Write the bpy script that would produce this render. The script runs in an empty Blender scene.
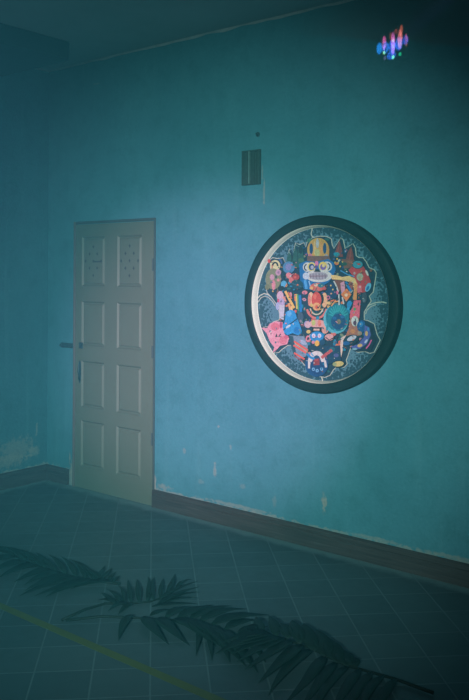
import bpy, bmesh, math, random
from mathutils import Vector, Matrix, noise
C = bpy.context.scene.collection
R = math.radians
random.seed(7)
PATCH_E = 560.0
ART = [
(185,195,175,[-53.3,472,-63.6,440,-56.8,438.4,-46.5,470.3]),
(185,195,175,[-63.6,440,-70.6,410.2,-63.5,410,-56.8,438.4]),
(185,195,175,[-70.6,410.2,-62.3,393.2,-57.4,397.2,-63.5,410]),
(185,195,175,[-62.3,393.2,-40.2,383.3,-37.1,388.5,-57.4,397.2]),
(185,195,175,[-466.1,13.4,-439.6,38.3,-445,43.5,-472.6,17.8]),
(185,195,175,[-439.6,38.3,-410.8,50.5,-411.9,57.2,-445,43.5]),
(185,195,175,[-410.8,50.5,-382.6,45.3,-378.6,51.3,-411.9,57.2]),
(185,195,175,[-382.6,45.3,-345.3,22.4,-339.3,27.1,-378.6,51.3]),
(185,195,175,[-345.3,22.4,-315.1,-9.9,-308.4,-5.8,-339.3,27.1]),
(185,195,175,[-459.2,-4,-432.6,25.3,-436.2,28.5,-463.6,-1.5]),
(185,195,175,[-432.6,25.3,-407.1,35.2,-407.6,39.5,-436.2,28.5]),
(185,195,175,[-407.1,35.2,-381.9,30,-379,33.6,-407.6,39.5]),
(185,195,175,[-381.9,30,-348,5,-343.8,7.8,-379,33.6]),
(185,195,175,[-348,5,-329.1,-21.5,-324.4,-19.3,-343.8,7.8]),
(185,195,175,[294.1,-48.1,303.1,-20.5,297.1,-17.5,287.3,-46.5]),
(185,195,175,[303.1,-20.5,327.3,1.5,323.7,6.7,297.1,-17.5]),
(185,195,175,[327.3,1.5,370.5,16.3,368.9,22.2,323.7,6.7]),
(185,195,175,[370.5,16.3,407.2,19.9,407.4,26,368.9,22.2]),
(185,195,175,[407.2,19.9,434.6,15.2,436,21.2,407.4,26]),
(185,195,175,[306,-47.6,315,-25.4,310.9,-22.9,301.1,-46.2]),
(185,195,175,[315,-25.4,339.6,-5.7,337,-2,310.9,-22.9]),
(185,195,175,[339.6,-5.7,370.8,6.1,368.9,10.2,337,-2]),
(185,195,175,[8.9,-425.1,15.7,-440.5,24.7,-440.2,17.4,-422]),
(185,195,175,[15.7,-440.5,5.7,-469.7,14.4,-471.1,24.7,-440.2]),
(185,195,175,[-85.2,365.5,-50.8,382.1,-54.6,390.4,-90.8,373.2]),
(185,195,175,[-50.8,382.1,-3.4,389.5,-4.2,398.2,-54.6,390.4]),
(185,195,175,[-3.4,389.5,43.5,385.6,45.7,394,-4.2,398.2]),
(185,195,175,[43.5,385.6,67.8,375.4,76.4,379.8,45.7,394]),
(185,195,175,[67.8,375.4,74.3,341.8,84,344.1,76.4,379.8]),
(185,195,175,[74.3,341.8,94.6,315.6,91.3,323.8,84,344.1]),
(185,195,175,[94.6,315.6,124,351.3,115.4,356.1,91.3,323.8]),
(185,195,175,[124,351.3,142.2,378.1,137,385.6,115.4,356.1]),
(185,195,175,[142.2,378.1,148.4,368.8,157.8,371.5,137,385.6]),
(185,195,175,[148.4,368.8,163.6,315.4,170,321.8,157.8,371.5]),
(185,195,175,[163.6,315.4,202.4,331.5,197.1,338.8,170,321.8]),
(185,195,175,[202.4,331.5,217.6,342.2,221.2,350,197.1,338.8]),
(185,195,175,[217.6,342.2,227.9,322.4,237.4,324.3,221.2,350]),
(185,195,175,[227.9,322.4,235,276.6,244.1,279.6,237.4,324.3]),
(185,195,175,[235,276.6,257.8,262.6,260.5,270.7,244.1,279.6]),
(185,195,175,[257.8,262.6,282.6,262.8,287.4,270.1,260.5,270.7]),
(185,195,175,[282.6,262.8,300.3,241.8,308.6,246.1,287.4,270.1]),
(185,195,175,[300.3,241.8,320.5,207.5,327.2,213.4,308.6,246.1]),
(185,195,175,[320.5,207.5,353,195.9,358.4,202.7,327.2,213.4]),
(185,195,175,[353,195.9,363.8,182.3,373.1,183.2,358.4,202.7]),
(185,195,175,[363.8,182.3,357.8,144.5,367.1,143.3,373.1,183.2]),
(185,195,175,[357.8,144.5,345.9,78.5,354.8,75.7,367.1,143.3]),
(185,195,175,[345.9,78.5,320.4,55.1,329.8,53.5,354.8,75.7]),
(185,195,175,[320.4,55.1,333.3,27.1,342.8,26.4,329.8,53.5]),
(185,195,175,[333.3,27.1,315.1,6.1,323.2,1.8,342.8,26.4]),
(185,195,175,[315.1,6.1,289.2,-35.1,298.5,-36.9,323.2,1.8]),
(185,195,175,[289.2,-35.1,289.8,-82.7,298.6,-78.9,298.5,-36.9]),
(185,195,175,[289.8,-82.7,318.1,-89.3,321.6,-81.4,298.6,-78.9]),
(185,195,175,[318.1,-89.3,354.1,-102.9,362,-98,321.6,-81.4]),
(185,195,175,[354.1,-102.9,373,-162.2,381.8,-158.9,362,-98]),
(185,195,175,[373,-162.2,391.8,-186.7,401.1,-187.7,381.8,-158.9]),
(185,195,175,[391.8,-186.7,355.5,-253.6,363.1,-258.2,401.1,-187.7]),
(185,195,175,[355.5,-253.6,334.5,-258.9,333.5,-267.3,363.1,-258.2]),
(185,195,175,[334.5,-258.9,302.3,-249.8,301.6,-258.2,333.5,-267.3]),
(185,195,175,[302.3,-249.8,257.6,-258.2,256.1,-266.7,301.6,-258.2]),
(185,195,175,[257.6,-258.2,227.3,-244.2,220.9,-251,256.1,-266.7]),
(185,195,175,[227.3,-244.2,207,-228.9,214.7,-233.9,220.9,-251]),
(185,195,175,[207,-228.9,186.8,-282.6,196.2,-284.8,214.7,-233.9]),
(185,195,175,[186.8,-282.6,173.5,-312.9,183.4,-313.1,196.2,-284.8]),
(185,195,175,[173.5,-312.9,180.5,-334.5,190,-336.1,183.4,-313.1]),
(185,195,175,[180.5,-334.5,164.5,-349.7,166.5,-358,190,-336.1]),
(185,195,175,[164.5,-349.7,117.2,-347.6,119.9,-355.7,166.5,-358]),
(185,195,175,[117.2,-347.6,87.7,-374.4,95.7,-379,119.9,-355.7]),
(185,195,175,[87.7,-374.4,68.1,-404.2,74.9,-410.1,95.7,-379]),
(185,195,175,[68.1,-404.2,36.8,-417.2,37.8,-425.8,74.9,-410.1]),
(185,195,175,[36.8,-417.2,-2.4,-414.9,-6.1,-423.4,37.8,-425.8]),
(185,195,175,[-2.4,-414.9,-50.3,-396,-56.7,-403.5,-6.1,-423.4]),
(185,195,175,[-50.3,-396,-92.4,-364.4,-100.2,-371,-56.7,-403.5]),
(185,195,175,[-92.4,-364.4,-128.6,-331.4,-136.2,-338.3,-100.2,-371]),
(185,195,175,[-128.6,-331.4,-164.1,-311,-173.4,-316.2,-136.2,-338.3]),
(185,195,175,[-164.1,-311,-194,-246.9,-202.8,-252.7,-173.4,-316.2]),
(185,195,175,[-194,-246.9,-229.9,-247.5,-225.7,-255.6,-202.8,-252.7]),
(185,195,175,[-229.9,-247.5,-275.6,-274.9,-268.6,-281.6,-225.7,-255.6]),
(185,195,175,[-275.6,-274.9,-297.2,-294.1,-291.6,-301.6,-268.6,-281.6]),
(185,195,175,[-297.2,-294.1,-319.2,-303.8,-329.7,-307.9,-291.6,-301.6]),
(185,195,175,[-319.2,-303.8,-304.2,-267.1,-315.1,-269.9,-329.7,-307.9]),
(185,195,175,[-304.2,-267.1,-342.9,-231.6,-352.6,-236.9,-315.1,-269.9]),
(185,195,175,[-342.9,-231.6,-373.7,-178.4,-383.7,-183.4,-352.6,-236.9]),
(185,195,175,[-373.7,-178.4,-404,-152.4,-415.4,-151.1,-383.7,-183.4]),
(185,195,175,[-404,-152.4,-368.7,-154,-373.9,-146,-415.4,-151.1]),
(185,195,175,[-368.7,-154,-330.4,-121.6,-336.6,-114.2,-373.9,-146]),
(185,195,175,[-330.4,-121.6,-283.8,-106.3,-293.1,-101.6,-336.6,-114.2]),
(185,195,175,[-283.8,-106.3,-283.3,-60.6,-294.3,-62.7,-293.1,-101.6]),
(185,195,175,[-283.3,-60.6,-306.7,-5.7,-316.8,-10.1,-294.3,-62.7]),
(185,195,175,[-306.7,-5.7,-345.5,36.7,-354.3,30.7,-316.8,-10.1]),
(185,195,175,[-345.5,36.7,-375.7,59.9,-385.6,55,-354.3,30.7]),
(185,195,175,[-375.7,59.9,-390.6,93.2,-402,94.7,-385.6,55]),
(185,195,175,[-390.6,93.2,-360.5,123.4,-371.3,126.4,-402,94.7]),
(185,195,175,[-360.5,123.4,-353,179.6,-364.4,180.1,-371.3,126.4]),
(185,195,175,[-353,179.6,-353.4,229,-364.8,228.3,-364.4,180.1]),
(185,195,175,[-353.4,229,-361.5,257.9,-372.5,260.4,-364.8,228.3]),
(185,195,175,[-361.5,257.9,-343.5,266.6,-345,275.7,-372.5,260.4]),
(185,195,175,[-343.5,266.6,-306.4,260.3,-306.5,269.4,-345,275.7]),
(185,195,175,[-306.4,260.3,-272,266.8,-266.1,274.4,-306.5,269.4]),
(185,195,175,[-272,266.8,-246.5,229.9,-246.5,238.9,-266.1,274.4]),
(185,195,175,[-246.5,229.9,-226.7,269.1,-237.4,271.5,-246.5,238.9]),
(185,195,175,[-226.7,269.1,-214.6,320.3,-220.8,327.9,-237.4,271.5]),
(185,195,175,[-214.6,320.3,-184.3,290.7,-192.1,297.1,-220.8,327.9]),
(185,195,175,[-184.3,290.7,-169.6,356.7,-178.7,361.8,-192.1,297.1]),
(185,195,175,[-169.6,356.7,-145.1,342.4,-145.1,351.3,-178.7,361.8]),
(185,195,175,[-145.1,342.4,-118.8,354.2,-114.1,362.1,-145.1,351.3]),
(185,195,175,[-118.8,354.2,-99.5,324.4,-104.3,332.4,-114.1,362.1]),
(185,195,175,[-99.5,324.4,-82.8,368.1,-93.1,370.7,-104.3,332.4]),
(22,56,76,[-88,369.4,-52.7,386.2,-3.8,393.9,44.6,389.8,72.1,377.6,79.2,342.9,92.9,319.7,119.7,353.7,139.6,381.9,153.1,370.2,166.8,318.6,199.8,335.2,219.4,346.1,232.7,323.3,239.5,278.1,259.1,266.7,285,266.5,304.5,244,323.9,210.4,355.7,199.3,368.5,182.7,362.5,143.9,350.3,77.1,325.1,54.3,338.1,26.7,319.1,3.9,293.8,-36,294.2,-80.8,319.8,-85.4,358.1,-100.5,377.5,-160.6,396.5,-187.2,359.3,-255.9,334,-263.1,302,-254,256.8,-262.5,224.1,-247.6,210.8,-231.4,191.5,-283.7,178.5,-313,185.3,-335.3,165.5,-353.8,118.6,-351.7,91.7,-376.7,71.5,-407.1,37.3,-421.5,-4.3,-419.2,-53.5,-399.7,-96.3,-367.7,-132.4,-334.9,-168.7,-313.6,-198.4,-249.8,-227.8,-251.5,-272.1,-278.3,-294.4,-297.8,-324.4,-305.8,-309.6,-268.5,-347.8,-234.2,-378.7,-180.9,-409.7,-151.7,-371.3,-150,-333.5,-117.9,-288.5,-104,-288.8,-61.7,-311.8,-7.9,-349.9,33.7,-380.6,57.5,-396.3,93.9,-365.9,124.9,-358.7,179.8,-359.1,228.6,-367,259.1,-344.3,271.2,-306.4,264.8,-269.1,270.6,-246.5,234.4,-232,270.3,-217.7,324.1,-188.2,293.9,-174.2,359.2,-145.1,346.8,-116.4,358.1,-101.9,328.4]),
(14,34,42,[-173.7,272.2,-180.9,265.3,-193,265.4,-201.1,272.6,-198.8,281.4,-188.1,285.2,-176.9,281.1]),
(130,85,70,[-178,273,-184.2,268.1,-193.7,269.9,-197,276.5,-190.8,281.4,-181.3,279.6]),
(20,80,120,[-183.7,274.1,-186.9,272,-191,273.7,-190.2,276.9,-185.7,277.1]),
(200,140,150,[291.6,-239.9,285.2,-234.2,286.5,-223.4,294.3,-218.3,300.8,-224,299.4,-234.8]),
(60,90,140,[-174.9,143.8,-175.4,151.7,-169,154.1,-162.1,148.5,-161.6,140.6,-167.9,138.2]),
(14,34,42,[136.4,-25.3,129.1,-35.1,119.5,-35.9,115,-27,118.8,-15.2,128.2,-9.4,136,-13.9]),
(20,80,120,[132.5,-24.4,126.4,-32.6,120,-31.3,119.8,-21.7,125.9,-13.5,132.2,-14.9]),
(130,85,70,[-135.3,-186.3,-147.7,-195.4,-154.8,-191.6,-149.5,-178.9,-137.1,-169.8,-130.1,-173.6]),
(200,90,85,[70,27.4,67.9,35,73.3,38.2,80.8,33.8,83,26.2,77.6,23]),
(210,170,90,[73.3,29.4,72.6,32.9,75.9,33.3,78.5,30,76.9,27.6]),
(14,34,42,[-166.8,-54.2,-161.4,-43.9,-148.9,-41,-138.7,-47.5,-138.5,-58.6,-148.4,-65.9,-161,-64]),
(40,105,100,[-162.5,-54,-157.4,-45.8,-146.8,-45.4,-141.5,-53.1,-146.5,-61.3,-157.1,-61.8]),
(215,120,70,[98.7,18.3,89.7,23.2,91.5,28.7,102.3,29.3,111.3,24.4,109.5,18.9]),
(120,140,110,[54.5,-323.6,48.7,-325.9,44.2,-322.9,45.6,-317.6,51.5,-315.3,55.9,-318.3]),
(14,34,42,[87.5,163.2,77.4,166,73.6,174.6,79,182.4,89.5,183.6,97.1,177.3,96.2,168.2]),
(200,90,85,[86.9,166.6,79.4,169.3,78.3,176.3,84.6,180.6,92.1,177.9,93.3,170.9]),
(60,90,140,[-106.9,278.3,-110.3,287.8,-102,299,-90.3,300.7,-86.9,291.2,-95.2,280.1]),
(200,90,85,[-101.9,285.1,-102.9,289.9,-97.9,294.2,-93.8,292.1,-96.3,286.5]),
(120,140,110,[-128.2,106.3,-131.1,117.8,-125,120.3,-116,111.2,-113.1,99.7,-119.2,97.2]),
(14,34,42,[138.8,280.3,121.3,275.2,109.8,281.9,113.1,295.3,128.6,305.3,144.6,304.4,149.2,293.3]),
(200,140,150,[136.3,283.1,120.1,278.7,113.1,286.5,122.4,298.6,138.6,302.9,145.5,295.1]),
(210,170,90,[-322.9,214.9,-335.7,214.4,-344.8,223.8,-341.1,233.7,-328.3,234.1,-319.2,224.7]),
(25,100,105,[-23.6,193.2,-32.2,189.2,-47.1,191.6,-53.4,198,-44.7,202,-29.8,199.6]),
(14,34,42,[-234,-174.9,-242.7,-172,-245.2,-164.4,-239.5,-157.7,-230,-157,-223.8,-162.8,-225.5,-170.8]),
(40,105,100,[-234.1,-171.3,-239.9,-168.9,-240.2,-163.3,-234.6,-160,-228.8,-162.4,-228.6,-168.1]),
(60,90,140,[-234.3,-167.9,-236.8,-166.5,-236,-163.9,-232.9,-163.7,-231.8,-166.2]),
(40,105,100,[29.5,-232.9,11.4,-231.1,10.6,-223.3,28,-217.3,46.1,-219.2,46.8,-226.9]),
(130,85,70,[-40.4,-23.3,-48.5,-16.7,-45.2,-11.1,-33.9,-12.1,-25.8,-18.6,-29.1,-24.2]),
(14,34,42,[240.2,-19.5,231,-24,223.8,-21.3,224.2,-13.4,231.8,-6.2,240.9,-5.2,244.7,-11.1]),
(40,105,100,[237.4,-17.2,230.3,-20.8,226.8,-18,230.2,-11.6,237.3,-8,240.9,-10.8]),
(60,90,140,[187.1,41.3,187.6,49.4,194.5,51.7,200.9,45.9,200.4,37.8,193.5,35.5]),
(25,100,105,[51.1,-391.3,38.5,-382.4,42.8,-375.2,59.6,-376.9,72.1,-385.8,67.9,-393]),
(25,100,105,[53.7,-387,48.4,-382.7,52.7,-380.3,60.7,-383.2,61.3,-387.3]),
(14,34,42,[-27.2,-351.6,-41.7,-364.1,-55.5,-363.1,-58.2,-349.3,-47.8,-333.2,-32.1,-326.9,-22.9,-335.1]),
(200,140,150,[-30.9,-350.2,-44.4,-361.5,-54.3,-357.5,-50.6,-342.2,-37.1,-330.9,-27.2,-334.9]),
(215,120,70,[116.8,-248.8,102.1,-243.6,103.1,-233.7,118.6,-229,133.2,-234.2,132.3,-244.1]),
(200,140,150,[215.9,-241.2,206.4,-238.4,206.2,-231.3,215.6,-227.2,225.1,-230,225.3,-237]),
(14,34,42,[328.9,-135.6,319.4,-148.5,311,-149.8,310,-138.4,317.2,-123,327.1,-115.2,332.4,-120.8]),
(200,140,150,[325.4,-134.5,317.2,-146.4,312.7,-144.9,316.3,-131.6,324.5,-119.7,329,-121.1]),
(25,100,105,[119.1,298.2,107.2,303.4,108.6,308.8,121.8,309,133.6,303.8,132.3,298.4]),
(130,85,70,[119.9,301.4,114.8,304,117.5,306,124.3,304.6,125.8,301.8]),
(200,140,150,[300.5,188,297.7,174.4,293.1,174.5,291.4,188.3,294.2,202,298.7,201.8]),
(14,34,42,[50.1,-309.7,34.7,-314.3,26.5,-309.7,31.8,-299.2,46.6,-290.9,59.6,-291,61.2,-299.3]),
(20,80,120,[48,-306.9,34.5,-311,30.9,-306.2,40.8,-297.2,54.2,-293,57.8,-297.9]),
(120,140,110,[205.3,3.4,199.7,-0.4,189.6,0.2,185,4.7,190.6,8.6,200.7,8]),
(200,90,85,[-173,-238.6,-172.7,-233.1,-167.6,-231.1,-162.7,-234.6,-162.9,-240.2,-168.1,-242.2]),
(14,34,42,[-139.4,81,-159.6,81.5,-165.8,87.9,-153.2,95.4,-131.5,98.3,-117,94.5,-120.5,86.8]),
(40,105,100,[-140,84.5,-158.5,84.5,-159.4,89.3,-141.8,94.1,-123.5,94.2,-122.6,89.4]),
(200,140,150,[-140.6,87.4,-148.7,87.7,-146.1,90.2,-136.4,91.6,-132.9,89.8]),
(120,140,110,[-57.4,-221.6,-66.9,-229,-81.2,-226.9,-85.9,-217.4,-76.3,-210,-62.1,-212.1]),
(180,190,175,[202,70.7,198.8,80.9,208.1,91.4,220.4,91.5,223.5,81.3,214.3,70.9]),
(14,34,42,[-231.8,112.8,-234,125.1,-222.8,135.3,-206.7,135.7,-197.9,126.1,-202.9,113.6,-218,107.7]),
(30,130,160,[-228.3,115,-228.9,125.8,-216.8,133.2,-204.3,129.7,-203.7,118.9,-215.7,111.5]),
(200,140,150,[-99.3,224.4,-97.5,233.7,-85.7,238.3,-75.8,233.5,-77.6,224.2,-89.4,219.7]),
(20,80,120,[45.5,-329.6,37.9,-328,30.8,-319.6,31.3,-312.9,38.8,-314.5,45.9,-322.9]),
(210,170,90,[41.2,-324.6,37.5,-323.4,35,-319.2,37.2,-317.9,41,-321.2]),
(14,34,42,[8.6,-191.3,-1.2,-193.8,-11.5,-188.5,-14.5,-179.3,-7.9,-173.3,3.2,-174.9,10.6,-182.9]),
(200,140,150,[5.6,-189,-2.1,-190,-9.5,-184.3,-9.2,-177.8,-1.5,-176.9,5.9,-182.5]),
(120,140,110,[-103.1,-238.7,-110.4,-227.5,-101.9,-215.6,-86.2,-214.9,-79,-226.1,-87.4,-238]),
(180,190,175,[287,-225.5,271,-221.7,271.2,-212.6,287.3,-207.5,303.1,-211.4,303,-220.4]),
(14,34,42,[89.7,14.9,73.1,11.6,65.7,16.7,73,26.4,89.6,33.3,102.8,32.2,102.9,24.1]),
(215,120,70,[88,18,73.3,14.8,70.6,19.6,82.6,27.5,97.2,30.7,99.9,25.9]),
(200,140,150,[-113.2,15.2,-124.2,23.9,-119.8,33.1,-104.5,33.7,-93.5,25,-97.9,15.8]),
(60,90,140,[-110.6,20.7,-115.2,25.1,-111,28.5,-103.9,26.3,-103.6,21.5]),
(60,90,140,[125.3,-301.3,124,-290.1,129.3,-288.4,135.8,-297.8,137.1,-308.9,131.9,-310.6]),
(14,34,42,[125.1,107.7,120.1,101.4,109.9,100.2,102,105,102.5,112.2,111,116.4,121,114.4]),
(210,170,90,[121.1,107.9,116.8,103.8,108.8,104.1,105.1,108.5,109.4,112.6,117.4,112.3]),
(210,170,90,[57.5,-23.7,49.9,-10.3,57.9,-3.6,73.6,-10.4,81.2,-23.8,73.2,-30.5]),
(215,120,70,[-245.3,-21.9,-244.3,-12.7,-232.1,-4.5,-220.9,-5.5,-221.8,-14.7,-234,-22.9]),
(14,34,42,[-49,-111.7,-66.5,-115,-79.2,-106.2,-77.3,-91.8,-62.4,-82.8,-45.7,-85.8,-39.8,-98.7]),
(40,105,100,[-51.4,-108.8,-67.5,-111.1,-76.1,-101,-68.5,-88.8,-52.4,-86.7,-43.9,-96.7]),
(25,100,105,[-56.5,-102.8,-64.1,-103.2,-65.9,-97.6,-59.5,-93.7,-53.7,-96.9]),
(130,85,70,[-112.3,-134.9,-131.3,-133.6,-136.5,-120.9,-122.7,-109.5,-103.7,-110.8,-98.6,-123.4]),
(20,80,120,[330.2,115.3,318.9,110.8,312.6,116.3,317.6,126.2,328.9,130.7,335.2,125.2]),
(14,34,42,[-16.2,-83.1,-30.4,-81.8,-38.7,-70.9,-34.9,-58.5,-21.9,-54,-9.4,-60.9,-6.9,-73.8]),
(200,90,85,[-17.7,-79.9,-29.7,-77.7,-34.7,-66.8,-27.6,-58.1,-15.5,-60.3,-10.6,-71.2]),
(120,140,110,[-139.1,281.9,-137,289,-129.2,290.4,-123.5,284.7,-125.5,277.5,-133.3,276.1]),
(30,130,160,[189.2,237.6,191.3,245.2,198.3,246.1,203.3,239.5,201.2,232,194.1,231]),
(130,85,70,[193.4,238.2,194.7,241.6,198.1,240.8,198.9,237,196,235.3]),
(14,34,42,[217.5,-155.9,200.6,-163.9,189.1,-159.4,191.5,-145.8,206.2,-133.4,221.9,-131.5,226.9,-141.5]),
(20,80,120,[214.8,-153.5,199.2,-160.7,192,-154.5,200.6,-141.1,216.2,-133.9,223.3,-140.1]),
(200,140,150,[-169.3,-220.9,-177.4,-235,-184.7,-233.8,-183.8,-218.6,-175.7,-204.5,-168.4,-205.6]),
(25,100,105,[137.3,-191.5,136.4,-176.4,147.2,-172.1,159,-182.9,159.9,-198,149.1,-202.3]),
(14,34,42,[-294,69.8,-306.4,57,-316,56.5,-315.6,68.7,-305.5,84.4,-293.3,91.7,-288.2,85.2]),
(130,85,70,[-298,71.4,-308.6,59.5,-313.3,61.5,-307.4,75.2,-296.8,87.1,-292.1,85.2]),
(130,85,70,[-2.6,295.6,-16.7,288.2,-21.4,292.3,-12,303.8,2.1,311.1,6.8,307]),
(20,80,120,[-5.4,298,-11.9,295,-12,298.5,-5.6,303.6,-1.6,303.3]),
(200,90,85,[137.4,-290,127.1,-289.2,125,-282.6,133.3,-276.7,143.6,-277.4,145.7,-284.1]),
(14,34,42,[-140,-163.5,-149.3,-176.9,-161,-178.6,-166.3,-167.2,-161.1,-151.3,-149.5,-143,-140.1,-148.4]),
(210,170,90,[-144.2,-162.8,-152.4,-174.8,-160.7,-173.3,-160.7,-159.8,-152.4,-147.7,-144.2,-149.2]),
(180,190,175,[-178.8,-73.7,-191.4,-82,-200.4,-77.6,-196.7,-64.7,-184,-56.4,-175.1,-60.9]),
(30,130,160,[348.8,-170.1,331.6,-170.4,326.4,-159.5,338.4,-148.1,355.5,-147.8,360.7,-158.8]),
(14,34,42,[226.9,-81,226.4,-68.4,233.3,-63.4,242.2,-69.6,246.6,-82.4,243.1,-92.2,234.3,-91.6]),
(200,140,150,[230.7,-79.9,230,-69.1,235.4,-67.6,241.6,-76.8,242.3,-87.6,236.8,-89.2]),
(215,120,70,[233.9,-79,233.9,-74.2,237,-75.2,238.8,-80.6,237,-83]),
(120,140,110,[243.6,40.8,229.7,33.8,219.9,40.1,224.1,53.5,238,60.5,247.7,54.2]),
(60,90,140,[249.7,-138,236.7,-130.3,239.6,-123.9,255.6,-125.3,268.5,-133,265.6,-139.3]),
(14,34,42,[226,282.7,218.7,275.2,209.1,275.7,204.3,283.8,208,293.6,217.5,297.5,225.5,292.7]),
(25,100,105,[222.3,283.9,216.3,278,209.6,280,208.9,287.9,214.9,293.8,221.6,291.8]),
(30,130,160,[-346.9,103.3,-345.9,119.2,-335.1,121.3,-325.3,107.5,-326.3,91.6,-337.1,89.5]),
(40,105,100,[162.1,-22.6,149.8,-27.2,142.3,-21.1,147.2,-10.3,159.5,-5.7,167,-11.9]),
(215,120,70,[157.6,-18.9,151.8,-20.6,149.9,-16.5,154.6,-12.4,159.4,-13.8]),
(14,34,42,[278,-159.7,271.7,-145.1,276.3,-137.9,288.3,-143.6,298.7,-157.9,299.6,-170,290.5,-170.8]),
(20,80,120,[281.3,-157.8,275.1,-144.6,280,-141.8,291,-152.2,297.2,-165.4,292.4,-168.3]),
(200,90,85,[-210,142.8,-203.5,157.7,-187.3,158.9,-177.6,145.3,-184.1,130.5,-200.3,129.2]),
(200,140,150,[-17.4,236.9,-26.2,249.4,-20,254.7,-5,247.5,3.8,235,-2.4,229.7]),
(14,34,42,[252.8,-121.1,243.6,-117.5,241.1,-108.4,247.1,-100.6,257.1,-100,263.6,-107.1,261.7,-116.4]),
(210,170,90,[252.7,-117.7,245.9,-114.4,245.7,-106.8,252.2,-102.6,259,-106,259.2,-113.5]),
(30,130,160,[-134.6,-182.8,-150.4,-180.3,-153.3,-169,-140.3,-160.3,-124.6,-162.9,-121.7,-174.1]),
(40,105,100,[-136.4,-176.1,-143.5,-174.3,-142.3,-168.8,-134.5,-167.1,-130.8,-171.6]),
(130,85,70,[294.4,137.2,288,145.3,292.7,155.2,303.8,157,310.1,148.9,305.5,139]),
(14,34,42,[-109.3,-117.7,-115.1,-129.2,-125.7,-131.8,-133.2,-123.4,-131.8,-110.4,-122.6,-102.6,-112.6,-105.9]),
(200,140,150,[-113.6,-117.6,-118.6,-127.3,-126.5,-127,-129.4,-117,-124.4,-107.3,-116.5,-107.6]),
(30,130,160,[90.4,-157.6,76.6,-160,70,-152.1,77.2,-141.6,91,-139.2,97.6,-147.1]),
(215,120,70,[103.4,-175.2,92.7,-177.1,81,-169.7,80.1,-160.5,90.9,-158.7,102.6,-166]),
(14,34,42,[-9.2,264.9,-4.8,275.9,5.9,278.8,14.9,271.4,15.4,259.3,7.1,251.5,-3.9,254]),
(30,130,160,[-5,265,-1.1,274.1,7.6,274.3,12.3,265.3,8.4,256.1,-0.3,256]),
(210,170,90,[0.2,265.1,2.4,269.1,6.3,267.6,6.5,262.7,2.8,261.1]),
(30,130,160,[-127.5,-79.9,-137.7,-93,-150,-91.1,-152.2,-75.9,-142,-62.8,-129.7,-64.8]),
(200,140,150,[273.9,-200.9,264.8,-190.2,271.3,-180.8,286.7,-181.9,295.7,-192.6,289.3,-202]),
(14,34,42,[-343.2,93.2,-361.5,102.5,-362.7,112.7,-345.8,116.2,-323.6,110.3,-312.9,99.5,-321.5,91.9]),
(60,90,140,[-341.7,96.7,-358.6,105.1,-355.6,112.2,-335.7,110.8,-318.8,102.4,-321.8,95.3]),
(200,90,85,[175.4,310,176.6,316,181.8,316.8,185.6,311.6,184.3,305.6,179.2,304.8]),
(40,105,100,[126.1,143.4,112.7,149.3,112.3,161.8,125.4,168.3,138.8,162.4,139.2,150]),
(30,130,160,[125.9,150.9,120,154.2,122,159.8,129.2,160,131.6,154.5]),
(14,34,42,[-66.6,-112.9,-79.2,-111,-84.9,-101.6,-79.2,-91.7,-66.6,-88.9,-56.5,-95.2,-56.5,-105.8]),
(130,85,70,[-67.5,-109.5,-77.8,-107.3,-80.2,-98.8,-72.3,-92.5,-62.1,-94.7,-59.7,-103.2]),
(40,105,100,[244.1,-204.5,238.1,-207.7,234.2,-205.2,236.4,-199.4,242.3,-196.2,246.2,-198.7]),
(20,80,120,[-83.3,-312.6,-99.3,-311.8,-105.1,-300,-94.7,-289.1,-78.7,-290,-73.1,-301.7]),
(14,34,42,[-198.9,86,-207.6,77.7,-225.6,76.4,-239.4,83.2,-238.4,93,-223.5,98.2,-206,95.1]),
(40,105,100,[-203.3,86.2,-212.2,80.1,-228.9,81,-236.6,88,-227.6,94.1,-210.9,93.2]),
(200,140,150,[-147.5,-172.8,-145.6,-162,-137,-160.3,-130.3,-169.3,-132.2,-180.1,-140.8,-181.9]),
(25,100,105,[-142.3,-171.8,-141,-166.9,-136.8,-167.8,-135.5,-173.2,-138.9,-175.7]),
(200,90,85,[219.5,216.1,205.1,217.1,198.2,228.7,205.7,239.2,220.1,238.2,226.9,226.6]),
(14,34,42,[-40.1,242.9,-50.6,254.7,-48.5,262,-35.3,259.3,-21.1,248.7,-16.5,238.1,-24.9,235.5]),
(130,85,70,[-37.3,245.5,-47.1,255.7,-43.6,258.9,-30.4,251.9,-20.6,241.8,-24.1,238.5]),
(30,130,160,[-192.6,98.7,-199.9,95.1,-211.7,97.4,-216.2,103.2,-208.9,106.7,-197.1,104.4]),
(200,90,85,[-233.3,-125.7,-239.7,-115.1,-231.8,-107.2,-217.5,-109.9,-211.1,-120.6,-219,-128.5]),
(14,34,42,[-64.5,172,-76.1,162.4,-90,164,-95.6,175.7,-88.7,188.6,-74.5,193,-63.8,185.7]),
(120,140,110,[-68.4,173.5,-79.1,165.3,-89.7,169.2,-89.7,181.2,-79,189.4,-68.3,185.5]),
(200,140,150,[-74.8,175.8,-80,172.4,-83.9,175.9,-81,181.3,-75.3,181.3]),
(215,120,70,[-192.9,-219,-196.9,-210.1,-189.4,-202.7,-178,-204.1,-174,-212.9,-181.5,-220.4]),
(20,80,120,[235.5,-139.3,228.6,-132.9,231.7,-124.1,241.6,-121.6,248.5,-127.9,245.4,-136.7]),
(14,34,42,[72.1,-284.2,63,-297.9,50.3,-299.9,43.5,-288.7,47.8,-272.6,59.9,-263.9,70.7,-269.1]),
(215,120,70,[68.1,-283.7,59.7,-296,49.7,-294.7,48.2,-281,56.7,-268.6,66.6,-270]),
(210,170,90,[-263.7,-198.9,-261.7,-192.1,-251.4,-186.2,-243,-187.1,-245,-193.9,-255.3,-199.8]),
(200,140,150,[239.4,233.6,227.7,229.5,223.8,234,231.7,242.5,243.4,246.6,247.3,242.2]),
(40,105,100,[237.1,236.3,231.7,234.7,231.6,237.8,237,241.2,240.3,240.3]),
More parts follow.
